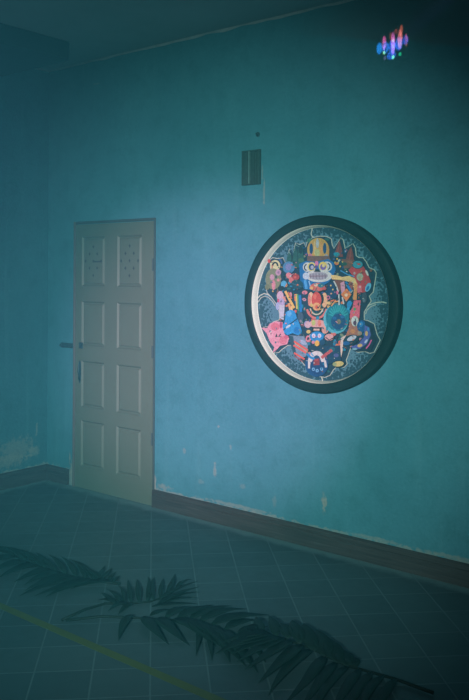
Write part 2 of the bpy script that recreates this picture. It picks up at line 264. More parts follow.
(14,34,42,[121.9,-212.3,113.5,-225.3,100.7,-227.3,93.1,-216.8,96.5,-201.6,108.3,-193.3,119.5,-198]),
(30,130,160,[117.9,-211.8,110.1,-223.4,99.8,-222.2,97.3,-209.5,105.2,-197.9,115.5,-199.1]),
(60,90,140,[-151.7,34,-155,44,-150.5,45.9,-142.7,38,-139.4,28.1,-143.9,26.1]),
(40,105,100,[-317.6,20.2,-314.8,30,-300.5,36.4,-289,33.1,-291.8,23.4,-306.1,17]),
(14,34,42,[205.5,199.9,212.1,215.1,227.5,218.9,239.9,208.4,240.1,191.7,227.9,181.1,212.5,184.7]),
(200,90,85,[209.4,199.9,216.4,213.8,230.6,213.8,237.8,200,230.9,186.2,216.7,186.1]),
(30,130,160,[23.3,-44.6,11.8,-47.7,9.1,-43.7,17.9,-36.6,29.4,-33.5,32.1,-37.5]),
(215,120,70,[21.7,-42.2,16.5,-43.3,17,-40.7,22.5,-37.9,25.4,-38.8]),
(30,130,160,[-205.4,-178.2,-210.5,-181.8,-215.9,-180.1,-216,-174.7,-210.9,-171,-205.6,-172.8]),
(14,34,42,[14.4,-45.6,7.2,-38.8,8.6,-27,17.6,-19.1,27.4,-21.1,30.6,-31.4,24.9,-42.3]),
(120,140,110,[15.5,-42.2,10.7,-35.9,13.9,-25.9,21.8,-22.2,26.5,-28.4,23.4,-38.4]),
(20,80,120,[91.4,288.1,92.5,296.6,103.7,305,113.7,304.9,112.7,296.4,101.5,288]),
(60,90,140,[118.4,-224.7,105.7,-236.2,95.7,-232.4,98.6,-217.1,111.3,-205.7,121.2,-209.5]),
(14,34,42,[31.6,152.5,21.7,157,18.5,168.1,24.5,177.5,35.1,178,42.3,169.4,40.8,158]),
(215,120,70,[31.4,155.9,24,160.5,23.3,170.3,29.9,175.6,37.3,171.1,38,161.2]),
(120,140,110,[30.9,161.8,27.7,164.4,28.5,168.9,32.3,169.1,33.8,164.7]),
(215,120,70,[27.1,-82.9,31.6,-76,42.6,-74.3,49.1,-79.6,44.6,-86.4,33.6,-88.1]),
(30,130,160,[69.7,-98.2,56.1,-108.7,45.2,-104.1,47.9,-88.8,61.6,-78.3,72.5,-83]),
(14,34,42,[-126.3,114.3,-137,117.8,-140.2,126.7,-133.5,134.3,-121.9,134.9,-114.2,128,-116.2,118.9]),
(200,140,150,[-126.5,117.9,-134.6,121,-135.1,128.1,-127.5,132.1,-119.5,129,-119,121.8]),
(20,80,120,[106.1,198.8,89.2,193.9,83.8,200.6,95.3,212.2,112.2,217,117.6,210.4]),
(40,105,100,[46.7,178.2,29,176.3,26.4,182.3,41.6,190.2,59.3,192,61.8,186.1]),
(215,120,70,[45.2,181.8,37.2,181.3,38.9,184.8,47.8,187.4,51.7,185.6]),
(14,34,42,[-43.6,-204.4,-45.3,-196.3,-38.4,-189.1,-28,-188.3,-22,-194.4,-24.9,-202.8,-34.5,-207.3]),
(210,170,90,[-40.2,-202,-40.7,-196,-34.3,-191.5,-27.4,-193,-26.9,-199.1,-33.3,-203.6]),
(200,90,85,[-229.3,35.6,-232.9,42.2,-227.6,48.9,-218.7,49.2,-215.1,42.6,-220.4,35.9]),
(200,90,85,[45.3,-379.3,39.7,-372.5,44.3,-366,54.5,-366.5,60.1,-373.3,55.5,-379.8]),
(14,34,42,[-100.1,268.9,-111.7,268.9,-119.3,276.5,-117,286,-106.7,290.2,-96,286,-93.1,276.5]),
(120,140,110,[-102,272.1,-111.1,272.7,-115.4,279.6,-110.5,286,-101.4,285.3,-97.1,278.4]),
(40,105,100,[-36.7,-204,-44,-202.5,-47.3,-195.3,-43.3,-189.7,-36,-191.3,-32.7,-198.4]),
(200,90,85,[-38.7,-199.7,-42.1,-198.7,-42.6,-195.1,-39.5,-194,-37.1,-196.9]),
(130,85,70,[-264.6,10,-283.2,9,-285.9,16.2,-270.1,24.4,-251.6,25.4,-248.9,18.2]),
(14,34,42,[139.2,-306.8,129,-320.6,117.2,-322.1,112.6,-310,118.8,-293.4,131.1,-285,140.1,-290.9]),
(60,90,140,[135.4,-305.9,126,-318.6,117.5,-316.8,118.3,-302.3,127.7,-289.6,136.2,-291.5]),
(120,140,110,[226.4,-171.1,225.5,-158.9,234,-155.5,243.3,-164.4,244.2,-176.6,235.7,-180]),
(20,80,120,[247.1,220,241.6,224.4,242.5,232.2,249,235.5,254.5,231,253.6,223.3]),
(14,34,42,[278.5,-114.4,268.4,-119.2,256.1,-115.3,251,-105.6,256.9,-97.5,269.3,-97,278.9,-104.6]),
(180,190,175,[275.2,-112.7,266.4,-115.7,256.7,-110.7,255.9,-102.6,264.8,-99.6,274.4,-104.6]),
(40,105,100,[269.5,-109.7,265,-110.7,261.4,-107.5,263.6,-104.5,268.6,-105.8]),
(210,170,90,[255.7,86.3,255,95.5,262.9,99.3,271.3,93.8,272,84.7,264.2,80.9]),
(25,100,105,[11.5,-362.2,-1.1,-361.6,-7.3,-351.3,-1,-341.7,11.6,-342.3,17.8,-352.6]),
(14,34,42,[175.7,193.1,167.3,197.9,166.4,207,173.6,213.3,183.5,212.2,188.7,204.5,185.2,196]),
(120,140,110,[176.2,196.5,170.2,200.7,171.2,207.6,178.2,210.4,184.2,206.2,183.2,199.2]),
(180,190,175,[-1.8,-102,-13.6,-103.4,-15.9,-98.4,-6.4,-92.2,5.3,-90.9,7.6,-95.8]),
(25,100,105,[-115.7,-35.9,-114.1,-21.8,-101.2,-17.9,-89.8,-28.1,-91.3,-42.2,-104.2,-46.1]),
(215,120,70,[-107.9,-33.6,-106.5,-27.2,-99.9,-27.5,-97.2,-34.1,-102.1,-37.8]),
(14,34,42,[-41.1,-106.8,-58.8,-100.5,-61.8,-88.3,-47.9,-79.5,-27.6,-80.6,-16.3,-90.9,-22.3,-102.5]),
(200,90,85,[-40.7,-103.3,-56.6,-97.1,-55.3,-86.5,-38,-82.2,-22.1,-88.4,-23.5,-98.9]),
(40,105,100,[-9.9,-162.1,-15.5,-167.8,-26.8,-168.3,-32.5,-163.1,-26.8,-157.3,-15.5,-156.8]),
(200,140,150,[188.8,223.1,175.6,231.7,178.5,242.8,194.8,245.2,208,236.6,205.1,225.6]),
(14,34,42,[204.2,-144,200.2,-137.1,203.7,-130.9,212.1,-130.1,219.1,-135.2,219.3,-142.5,212.7,-146.4]),
(40,105,100,[206.8,-141.3,204.1,-136.4,207.5,-133.1,213.5,-134.7,216.3,-139.6,212.9,-142.9]),
(60,90,140,[-13.6,82.3,-20.2,92.3,-13.3,99.9,0,97.5,6.6,87.5,-0.2,79.9]),
(215,120,70,[-9.5,86.8,-12,91.7,-7.3,94,-1.9,90.7,-3.2,86.2]),
(60,90,140,[91.9,258.5,92.7,264.4,99.5,267,105.4,263.7,104.5,257.8,97.8,255.2]),
(14,34,42,[186.2,286.4,184.4,294.8,192,304.5,203.3,308.2,209.8,303.2,206.6,293.2,196.1,285.7]),
(60,90,140,[188.9,288.9,189,295.8,197.1,303.4,205,304.2,204.8,297.4,196.8,289.7]),
(25,100,105,[94.3,-300,92.7,-286.8,104.5,-279.8,117.8,-286,119.4,-299.1,107.6,-306.1]),
(200,90,85,[175.3,-30.4,164.8,-38.7,157.3,-35.2,160.4,-23.3,170.9,-14.9,178.4,-18.5]),
(14,34,42,[-252.6,-3.3,-252.5,10.2,-239.1,19.2,-222.5,16.9,-215.3,5.1,-222.7,-7.3,-239.3,-11.1]),
(60,90,140,[-248.7,-1.6,-247.3,10.3,-233.6,16.2,-221.1,10.1,-222.4,-1.8,-236.2,-7.7]),
(120,140,110,[-240.4,1.9,-239,7.5,-231.9,8.6,-228.9,3.7,-234.1,-0.4]),
(25,100,105,[-34.2,-294.6,-46,-299.9,-51.2,-295.5,-44.5,-285.7,-32.7,-280.3,-27.5,-284.8]),
(30,130,160,[46.9,-307.4,40.7,-294.1,47.3,-289.9,60.1,-299,66.3,-312.3,59.7,-316.5]),
(14,34,42,[-0.6,199.5,-1.3,209.5,9.6,219.9,23.8,222.9,30.6,216.1,25,204.8,11.2,197.4]),
(215,120,70,[2.6,201.7,3.8,210.3,15.3,218.6,25.5,218.3,24.3,209.7,12.9,201.5]),
(20,80,120,[27.4,-137.2,30.2,-129.7,41,-125.7,49,-129.3,46.2,-136.9,35.5,-140.8]),
(215,120,70,[174,-247.8,165.8,-241.6,168.4,-237.8,179.1,-240.2,187.2,-246.4,184.7,-250.2]),
(20,80,120,[175.5,-245.5,172.1,-242.6,174.8,-241.6,179.9,-244,180.4,-246.4]),
(14,34,42,[-209.3,-237.1,-221.3,-237.5,-226.9,-231.4,-221.8,-223.3,-210,-219.5,-200.2,-222.7,-199.9,-230.6]),
(20,80,120,[-210.7,-233.8,-219.9,-234,-222,-229.1,-214.8,-223.9,-205.6,-223.7,-203.5,-228.7]),
(60,90,140,[-71.4,-101.1,-72.4,-91.2,-66.1,-88.9,-58.8,-96.6,-57.8,-106.5,-64.1,-108.7]),
(30,130,160,[323.9,-197.9,312,-201.1,302.5,-193.6,304.9,-182.9,316.9,-179.7,326.4,-187.2]),
(14,34,42,[-114.5,318.5,-131.7,320.8,-137,328.7,-126.4,336.1,-107.8,337.5,-95.4,331.8,-98.3,323.4]),
(20,80,120,[-115,322,-130.2,323.9,-131.1,330,-116.7,334.2,-101.5,332.3,-100.6,326.2]),
(25,100,105,[-117.2,-120.7,-131.4,-117.9,-134.6,-106.4,-123.7,-97.9,-109.5,-100.7,-106.3,-112.2]),
(180,190,175,[-119.2,-113.9,-125.6,-112,-124.9,-106.4,-118.1,-104.8,-114.5,-109.5]),
(30,130,160,[342.1,-200.7,332.9,-205.2,329.4,-202,335.2,-194.2,344.4,-189.7,347.8,-193]),
(14,34,42,[-295.5,-157.4,-293.8,-140.4,-279.7,-132.7,-264,-140.2,-258.4,-157,-267.1,-170.7,-283.6,-170.9]),
(20,80,120,[-291.1,-156.3,-288.9,-140.6,-275.2,-137.1,-263.7,-149.2,-266,-164.9,-279.6,-168.4]),
(210,170,90,[108.5,-169.9,106,-162.3,112.7,-156.1,121.9,-157.5,124.4,-165.2,117.7,-171.4]),
(130,85,70,[83.9,-104.8,75.3,-111.9,69.7,-109.2,72.8,-99.5,81.5,-92.4,87,-95.1]),
(14,34,42,[-10.2,316.1,-20.3,320.8,-22,329.1,-14,334.9,-2.3,333.7,4.2,326.5,0.7,318.7]),
(40,105,100,[-9.8,319.6,-17.5,323.4,-16.8,329.5,-8.4,331.8,-0.8,327.9,-1.5,321.8]),
(180,190,175,[-9.4,323.2,-12.7,325.3,-11.1,327.9,-6.7,327.4,-5.7,324.6]),
(215,120,70,[162.4,8.2,153.6,4.2,146.5,8.6,148.3,16.9,157.2,20.9,164.2,16.5]),
(200,90,85,[-330.4,-169.9,-343,-181.2,-347.9,-178.7,-340.3,-165,-327.7,-153.8,-322.7,-156.3]),
(14,34,42,[44.4,99.3,34.6,84.2,19.4,82.2,10,94.9,13.7,112.7,27.6,122.1,41.3,116.1]),
(60,90,140,[40.3,99.8,30.8,86,17.7,87.8,14.3,103.4,23.8,117.3,36.9,115.5]),
(60,90,140,[-318.5,-218.6,-330.2,-219.5,-335.1,-212.3,-328.1,-204.3,-316.3,-203.5,-311.5,-210.7]),
(200,140,150,[-65.3,320.4,-73.7,324.2,-77.7,334.9,-73.1,341.7,-64.7,337.9,-60.8,327.2]),
(30,130,160,[-67.7,326.8,-71.6,329.1,-72.2,334.1,-68.7,334.9,-65.9,330.4]),
(14,34,42,[-47.1,69.2,-48.1,78.5,-38.3,88.6,-25.1,91.8,-18.5,85.8,-23.3,75,-36,67.7]),
(30,130,160,[-43.9,71.6,-43,79.4,-32.8,87.2,-23.6,87.4,-24.5,79.7,-34.6,71.8]),
(215,120,70,[115.5,227.3,102.9,233.7,104.7,242.1,119.2,244,131.8,237.6,130,229.3]),
(200,140,150,[156,-114.7,141.2,-115.2,139.7,-109.5,153,-103.5,167.7,-103.1,169.2,-108.7]),
(14,34,42,[26.4,-386.2,16.6,-390.5,0.9,-387.5,-8.8,-379.5,-5.2,-372.5,9,-371.7,23.1,-377.8]),
(130,85,70,[22.6,-385,13.6,-387,-0.1,-382.8,-4.9,-376.6,4.1,-374.6,17.9,-378.8]),
(60,90,140,[-141.9,6.8,-153.1,-4.6,-168.8,-2,-173.2,11.9,-161.9,23.3,-146.2,20.7]),
(200,140,150,[-151.2,8.3,-157.1,3.5,-163.5,6.8,-161.6,13.6,-154,14.6]),
(60,90,140,[24,-318.6,27,-307.8,40.8,-302.4,51.5,-307.8,48.4,-318.5,34.7,-323.9]),
(14,34,42,[-162.3,148.8,-174.5,140.4,-186.2,142.6,-188.5,153.8,-179.7,165.5,-166.5,168.9,-158.8,161.5]),
(200,140,150,[-166.1,150.6,-176.7,143.5,-184.4,147.4,-181.5,158.4,-170.9,165.5,-163.2,161.6]),
(130,85,70,[47.7,168.8,37.9,174.1,39.7,178.8,51.3,178.3,61.1,173,59.3,168.3]),
(30,130,160,[-80.9,-238.2,-79.9,-228,-69.8,-224.1,-60.7,-230.4,-61.7,-240.6,-71.8,-244.5]),
(14,34,42,[117.4,-5.2,114.4,9.5,121.1,15.9,132.3,9.2,139.7,-5.5,137.7,-17.2,127.8,-17.1]),
(215,120,70,[121.1,-3.8,118.1,9.4,124.2,11.7,133.2,0.8,136.2,-12.3,130.2,-14.7]),
(215,120,70,[124.8,-2.4,123.8,3.5,127.5,2.5,130.8,-4,129.1,-7.1]),
(40,105,100,[-309.9,-186.8,-325.1,-181.6,-324.3,-171.6,-308.2,-166.7,-293,-171.9,-293.9,-182]),
(20,80,120,[-135.2,-162.5,-153.9,-163.4,-158.6,-153.6,-144.5,-142.8,-125.9,-142,-121.3,-151.8]),
(14,34,42,[-14.5,-49,-31.9,-48.2,-37.2,-42,-26.3,-34.9,-7.5,-32.4,5,-36.3,1.9,-43.7]),
(20,80,120,[-15,-45.5,-30.6,-45.3,-31.3,-40.7,-16.5,-36.3,-1,-36.6,-0.3,-41.2]),
(200,140,150,[241.7,89.5,231.2,95.3,233.3,101,245.8,100.9,256.3,95,254.3,89.4]),
(120,140,110,[306.8,35.1,294.4,38.9,294.5,46.9,306.9,50.9,319.2,47.1,319.2,39.2]),
(25,100,105,[306.8,39.8,301.4,42,303.5,45.5,310.2,45.6,312.3,42.1]),
(14,34,42,[-75.4,-307.4,-82.7,-293.4,-74.3,-280.7,-56.6,-278.9,-42.9,-289.3,-43.5,-304,-57.9,-312.1]),
(200,140,150,[-72.4,-304.7,-78.2,-291.5,-67.7,-281.9,-51.3,-285.6,-45.5,-298.7,-56,-308.3]),
(210,170,90,[-41,182,-52.5,189.3,-49.6,197.6,-35.2,198.5,-23.7,191.2,-26.6,183]),
(30,130,160,[-166.8,-113.4,-177.8,-114.8,-180.6,-109.8,-172.4,-103.4,-161.4,-102,-158.6,-107]),
(14,34,42,[-12.5,219.6,-25.5,219,-32.9,226.2,-29.3,235.8,-17.3,240.6,-6,236.9,-3.9,227.6]),
(20,80,120,[-14.4,222.8,-25,222.6,-28.8,229.2,-22,236,-11.4,236.1,-7.6,229.5]),
(60,90,140,[116.4,-26.7,115.6,-18.8,124.1,-11.1,133.4,-11.3,134.2,-19.2,125.7,-26.9]),
(130,85,70,[121.5,-22,121.6,-18.1,126.3,-15.4,129,-17.6,126.1,-21.7]),
(25,100,105,[261,-235.3,243.9,-232.2,242.3,-220.9,257.9,-212.7,274.9,-215.8,276.4,-227.1]),
(14,34,42,[92.4,-72.8,99.3,-63.9,115.2,-61.1,128.1,-66.3,128.3,-75.8,115.7,-82.3,99.7,-81]),
(180,190,175,[96.5,-72.6,103.7,-65.8,118.5,-65.1,126,-71.2,118.8,-78,104,-78.7]),
(40,105,100,[-231.2,39.1,-227.9,47.7,-216.6,50.2,-208.7,44.1,-212,35.4,-223.2,32.9]),
(130,85,70,[80.9,94,71.7,93.9,66,101.1,69.5,108.4,78.8,108.4,84.5,101.2]),
(14,34,42,[3.6,118.5,-5.3,130.8,-0.5,140.4,14.1,140.2,27.7,130.3,30,118.2,19.2,112.9]),
(40,105,100,[6.3,121.1,-1.4,132.1,5,138.3,19.1,133.5,26.7,122.5,20.3,116.3]),
(215,120,70,[10.1,124.8,7.1,130,11.8,131.5,17.7,127.2,16.7,123.1]),
(210,170,90,[179.4,-254.1,174.2,-258.3,169.1,-256.6,169.1,-250.7,174.3,-246.4,179.4,-248.2]),
(60,90,140,[-245.1,146.8,-240.2,153.7,-225.8,158.7,-216.4,157,-221.3,150.1,-235.6,145]),
(14,34,42,[105.1,-4.9,87.2,-2.1,82.7,5.3,95,11.6,114.8,12.1,127.2,6.5,122.8,-1.1]),
(200,140,150,[105,-1.5,88.7,0.8,88.7,6.2,105,9.3,121.2,7.1,121.2,1.7]),
(215,120,70,[115.7,-242.4,112.4,-233.2,120.6,-223.3,132.1,-222.8,135.5,-232,127.3,-241.8]),
(215,120,70,[76.3,-204.2,60.1,-201.9,57.6,-191,71.3,-182.5,87.5,-184.8,89.9,-195.6]),
(210,170,90,[74.8,-197.7,67.5,-196.1,68.9,-190.7,77,-189,80.7,-193.3]),
(14,34,42,[-15.5,-6.9,-24.5,6.7,-19.1,16.7,-3.4,15.5,10.7,4.1,12.7,-8.9,1.1,-13.8]),
(60,90,140,[-12.6,-4.3,-20.6,8.1,-13.4,14.3,1.7,8.1,9.7,-4.3,2.6,-10.5]),
(200,140,150,[57.2,-44.1,43.6,-43.1,39.6,-33.4,49.2,-24.9,62.9,-26,66.8,-35.6]),
(60,90,140,[-4,321.3,-14,325.1,-13.3,330.6,-2.6,332.1,7.3,328.2,6.6,322.8]),
(14,34,42,[-289,178.9,-304.5,186.6,-305.7,197.2,-291.6,202.7,-273,199,-263.8,188.8,-270.9,179.9]),
(120,140,110,[-287.9,182.4,-301.5,189.4,-299.1,197.4,-283,198.5,-269.5,191.5,-271.9,183.5]),
(25,100,105,[-36.4,211.4,-47.7,219.5,-44.7,224.1,-30.5,220.4,-19.3,212.3,-22.2,207.8]),
(210,170,90,[-34.6,214.1,-39.4,217.9,-36,219,-29,215.8,-28.2,212.8]),
(25,100,105,[-80.5,276.5,-73,287,-57.2,287.2,-48.9,277,-56.3,266.5,-72.1,266.2]),
(14,34,42,[215.1,218.3,200.6,211.9,191.2,215.7,193.9,227,206.8,237.1,220,238.5,223.6,230.1]),
(200,140,150,[212.4,220.8,199.6,215,194.5,219.7,202.3,230.2,215.1,236,220.1,231.3]),
(180,190,175,[158.7,-257.1,141.9,-255.3,138.4,-243.6,151.8,-233.8,168.6,-235.6,172,-247.2]),
(130,85,70,[261.3,-37.4,245.6,-45.4,234.5,-38.2,239.1,-23,254.9,-15,265.9,-22.2]),
(14,34,42,[-49.5,-125,-47.4,-112.5,-34,-105.3,-19.5,-109,-14.8,-120.6,-23.3,-131.5,-38.8,-133.5]),
(200,140,150,[-45.5,-123.8,-42.6,-112.9,-29.5,-108.8,-19.4,-115.5,-22.4,-126.4,-35.4,-130.5]),
(25,100,105,[-37.7,-121.3,-35.6,-116.3,-29.2,-115.9,-27.3,-120.7,-32.5,-124]),
(40,105,100,[-103.7,202.1,-110,210.7,-105.3,215.1,-94.2,211,-87.9,202.4,-92.6,198]),
(200,140,150,[258.3,110.1,250.3,105.5,245.6,108.8,249,116.6,257,121.1,261.7,117.8]),
(14,34,42,[107.5,-52.5,92,-54.7,83,-47.2,87.4,-35.6,101.8,-28.8,115.4,-31.8,117.9,-42.4]),
(215,120,70,[105.6,-49.6,91.9,-51.1,87,-43.3,95.9,-34.1,109.5,-32.7,114.4,-40.4]),
(30,130,160,[200.1,-35.1,190.1,-42.1,186.4,-39.4,192.7,-29.8,202.7,-22.8,206.4,-25.5]),
(30,130,160,[-53.3,224.4,-58,233.4,-52.8,237,-43,231.6,-38.3,222.6,-43.5,219]),
(200,90,85,[-50.2,226.5,-52,230.7,-48.4,231.1,-44.5,227.2,-45.6,224.4]),
(14,34,42,[322.7,-204.9,309.1,-199.3,307.5,-191.2,319.2,-186.6,335.2,-189,343.6,-196.7,338.1,-203.7]),
(200,140,150,[323.6,-201.6,311.5,-196.8,313,-191.1,326.6,-190.2,338.6,-195,337.1,-200.7]),
(30,130,160,[-78.3,175.4,-88.8,179.6,-92.3,191.5,-85.3,199.2,-74.8,195,-71.3,183.1]),
(200,140,150,[-72.3,-222.4,-75.3,-216,-70,-210.7,-61.8,-211.8,-58.8,-218.2,-64.1,-223.5]),
(14,34,42,[43.3,-307.7,46,-293.3,57.4,-287.6,68.9,-294.7,72,-309.4,64.2,-320.5,51.4,-319.8]),
(200,140,150,[47.4,-306.8,50.1,-294,60.3,-291.9,67.8,-302.6,65.1,-315.3,54.9,-317.5]),
(130,85,70,[-31.2,3.3,-39.4,14.6,-32.6,21.6,-17.6,17.3,-9.5,6.1,-16.3,-0.9]),
(25,100,105,[-27.1,7.5,-30.3,12.9,-25.4,14.7,-19.1,10.5,-20.2,6.1]),
(130,85,70,[341.4,134.7,333.7,126.9,322.5,128.9,319,138.7,326.7,146.5,337.9,144.5]),
(14,34,42,[163.8,-263.4,152.4,-252.9,155.3,-241.3,170.3,-237.4,186,-244.2,190.7,-256.5,180.9,-265]),
(30,130,160,[165.8,-260.3,155.8,-250.5,161.4,-241.7,176.9,-242.7,186.9,-252.6,181.3,-261.4]),
(180,190,175,[-90.1,-299.1,-102.2,-301.4,-109.6,-294.1,-104.9,-284.5,-92.8,-282.2,-85.4,-289.5]),
(20,80,120,[40.7,188.9,33.9,189.4,30.5,194.9,33.9,199.9,40.7,199.4,44.1,193.8]),
(14,34,42,[-187.9,143.1,-196.5,154.2,-192.9,162,-179.9,160.5,-167.3,150.8,-164.5,140.4,-173.7,136.9]),
(30,130,160,[-184.9,145.7,-192.5,155.2,-187.9,159.2,-175.8,153.7,-168.2,144.2,-172.8,140.2]),
(210,170,90,[-182.2,148.1,-185.2,152.5,-181.5,153,-176.2,149,-176.6,145.9]),
(210,170,90,[209.1,277.8,199.7,278.5,192.3,287.1,194.4,295,203.9,294.3,211.2,285.7]),
(180,190,175,[129.3,245.1,127.7,252.6,134.9,260.5,143.8,260.9,145.4,253.4,138.2,245.5]),
(14,34,42,[-150.8,29.5,-166.9,38.2,-167.5,49.3,-152.2,54.5,-132.6,49.8,-123.4,38.8,-131.5,29.8]),
(130,85,70,[-149.5,32.9,-164,41,-160.8,49.5,-143.2,49.9,-128.8,41.8,-132,33.4]),
(200,140,150,[94.4,0.7,91.9,7,95.9,9.6,102.3,5.7,104.7,-0.6,100.8,-3.2]),
(20,80,120,[56.2,255,38.9,253.6,32.4,263.6,43.3,275,60.6,276.3,67,266.3]),
(120,140,110,[52.3,261,44.3,260.9,43.8,266.5,51.5,269.9,56.7,266.5]),
(14,34,42,[203.4,-52.9,186,-45.9,183.1,-32.1,196.9,-21.9,216.8,-23.1,228,-34.6,222.1,-47.9]),
(30,130,160,[203.8,-49.5,187.9,-42.3,189.4,-29.6,206.7,-24.3,222.4,-31.6,221,-44.1]),
(210,170,90,[-11.8,-139,-27.6,-132.8,-26.5,-121.3,-9.4,-116.2,6.4,-122.4,5.2,-133.9]),
(30,130,160,[-108.3,-22.8,-121.8,-34.4,-134.4,-30.2,-133.6,-14.3,-120.1,-2.7,-107.5,-7]),
(14,34,42,[-213.3,50.9,-210.1,65.6,-198.8,70.4,-188,61.6,-185.8,46,-193.9,35.2,-206.1,37.4]),
(200,140,150,[-209,51.4,-206,64.5,-196.4,65.5,-189.9,53.5,-192.9,40.4,-202.4,39.4]),
(60,90,140,[188.3,305,183.7,294.2,174.4,294.4,169.8,305.3,174.4,316.1,183.7,315.9]),
(180,190,175,[182.8,305.1,180.2,300.4,176.1,302.3,176.1,308.2,180.2,309.9]),
(30,130,160,[1.1,-152.6,-4.5,-146,-1.9,-134.7,6.5,-129.9,12.1,-136.5,9.4,-147.8]),
(14,34,42,[265.5,-247.9,261.4,-234.4,271.2,-222.7,287.3,-221.6,297.7,-231.8,294.6,-245.8,280.2,-252.9]),
(20,80,120,[268.4,-245.5,265.8,-233,277.1,-224.2,291,-227.9,293.6,-240.4,282.3,-249.2]),
(120,140,110,[5,136.7,-8.7,143.7,-6.3,150.2,9.7,149.6,23.3,142.6,20.9,136.1]),
(30,130,160,[-4,32.2,-16.9,42.6,-12.3,49.4,5.1,45.8,18,35.5,13.5,28.7]),
(14,34,42,[106.8,273,110.7,283.1,121.9,286.4,131.8,280.4,133.2,269.6,124.9,262.2,113.1,263.7]),
(25,100,105,[110.9,273.3,114.6,281.5,124.1,282.2,129.8,274.8,126.1,266.7,116.6,265.9]),
(60,90,140,[116.6,273.8,118.8,277.4,123.2,276.4,123.7,272.2,119.6,270.6]),
(120,140,110,[244.3,-40.9,238.1,-27.8,247,-20.1,262,-25.6,268.2,-38.7,259.4,-46.3]),
(20,80,120,[13,-112.3,14,-97.9,28.5,-92,41.9,-100.5,40.8,-114.9,26.4,-120.8]),
(14,34,42,[253.3,-87.9,245.5,-84.4,243.3,-75.8,248.4,-68.5,257,-68.1,262.5,-74.8,260.8,-83.6]),
(200,90,85,[253.2,-84.5,247.9,-81.3,247.7,-74.4,252.8,-70.6,258,-73.8,258.2,-80.7]),
(40,105,100,[12.7,-13.7,-4.4,-8.1,-3,-1.3,15.4,-0.1,32.4,-5.7,31.1,-12.4]),
(210,170,90,[-232.7,95.3,-239.1,102.4,-238.1,116,-230.6,122.5,-224.3,115.4,-225.3,101.8]),
(200,140,150,[-232.1,103.4,-234.8,107.3,-233.2,113.4,-229.5,113.2,-228.8,107.1]),
(14,34,42,[69.7,-134.2,53.4,-126,52.1,-112,66.8,-102.9,86.4,-105.4,96.1,-117.7,88.7,-130.5]),
(40,105,100,[70.5,-130.8,55.8,-122.5,58.7,-110.1,76.2,-106,90.8,-114.3,88,-126.6]),
(215,120,70,[2,-170.1,2.4,-162.8,9.4,-160.1,15.9,-164.6,15.4,-171.9,8.5,-174.7]),
(200,140,150,[-224.9,-111.1,-232.9,-112.1,-236.3,-107.5,-231.6,-102,-223.6,-101,-220.2,-105.5]),
(14,34,42,[-9.2,-173.9,-15.4,-183.9,-28,-186.4,-37.4,-179.3,-36.5,-168,-26.1,-161.1,-13.9,-163.8]),
(40,105,100,[-13.4,-173.9,-19.2,-182,-29.6,-181.9,-34.2,-173.7,-28.4,-165.6,-18,-165.7]),
(40,105,100,[8.2,-285.5,2.3,-272.4,9.4,-267.9,22.4,-276.3,28.3,-289.4,21.2,-294]),
(200,90,85,[12.5,-282.8,10.3,-276.8,15,-276.5,20.2,-282.4,18.6,-286.2]),
(30,130,160,[114.8,-234.3,104.5,-233.4,98.8,-224.2,103.4,-216,113.8,-216.9,119.5,-226.1]),
(14,34,42,[120.1,-55,112.1,-62.2,96,-63.1,83.9,-56.9,85,-48.4,98.4,-43.9,114.1,-46.9]),
(40,105,100,[116.1,-54.7,108.1,-59.7,93.3,-58.8,86.6,-52.8,94.7,-47.8,109.5,-48.7]),
(60,90,140,[310.3,-194.5,294.3,-198.3,288.4,-190.3,298.4,-178.6,314.3,-174.8,320.2,-182.8]),
(40,105,100,[221.6,-217.7,220.6,-211.7,224.7,-209.7,229.9,-213.5,230.9,-219.4,226.7,-221.5]),
(14,34,42,[-234.2,196.9,-239.5,208.7,-231.8,218.5,-217,218.9,-206.2,209.6,-207.5,197.6,-219.9,192]),
(200,90,85,[-230.9,199.3,-234.8,209.7,-226.1,216.4,-213.6,212.7,-209.8,202.4,-218.5,195.7]),
(60,90,140,[-225.7,203.4,-226.9,208.3,-221.7,210.1,-217.3,206.3,-219.8,202.1]),
(20,80,120,[303,136.1,296.7,138.3,293,146,295.5,151.5,301.8,149.3,305.5,141.6]),
(130,85,70,[-329.8,120.5,-333,128.2,-326.7,138.7,-317.2,141.5,-314,133.8,-320.3,123.3]),
(14,34,42,[7.7,-50.1,-6.4,-46.4,-12.1,-33.8,-5.2,-21.8,9.1,-19.5,20.1,-28.6,19.5,-42.1]),
(130,85,70,[7.1,-46.7,-4.9,-42.4,-7.3,-30.4,2.3,-22.6,14.3,-26.8,16.6,-38.9]),
(30,130,160,[18.4,196.9,14.3,208.1,19.3,210.4,28.4,201.4,32.4,190.1,27.4,187.9]),
(30,130,160,[-260.1,63.6,-280,60.2,-288.6,70.6,-277.2,84.4,-257.3,87.7,-248.8,77.3]),
(215,120,70,[-265.2,69.8,-274.4,68.9,-275.7,75,-267.2,79.7,-260.7,76.4]),
(14,34,42,[249.4,123.1,233,115.8,220.7,121,221.9,134.8,235.7,146.8,251.6,147.9,257.7,137.4]),
(200,140,150,[246.7,125.5,231.3,119.1,223.2,126,230.5,139.4,245.9,145.7,253.9,138.8]),
(40,105,100,[-337.5,-174.7,-348.1,-176.6,-358.3,-169.9,-357.9,-161.3,-347.3,-159.4,-337.1,-166.1]),
(30,130,160,[183.9,-142.3,172.6,-152.3,162.8,-148.8,164.4,-135.1,175.6,-125.1,185.4,-128.7]),
(14,34,42,[78.3,237.3,71.7,223.8,62.5,221.6,57.7,232.4,60.9,248.1,69.7,256.9,77.5,252]),
(120,140,110,[74.3,237.9,68.7,225.7,62.7,226.6,62.3,239.8,67.9,252.1,73.9,251.1]),
(60,90,140,[316.7,-205.2,309.7,-216.5,296.6,-216.8,290.4,-205.8,297.4,-194.4,310.5,-194.1]),
(30,130,160,[308.8,-205.3,305,-210.3,299.2,-208.6,299.4,-202.5,305.4,-200.5]),
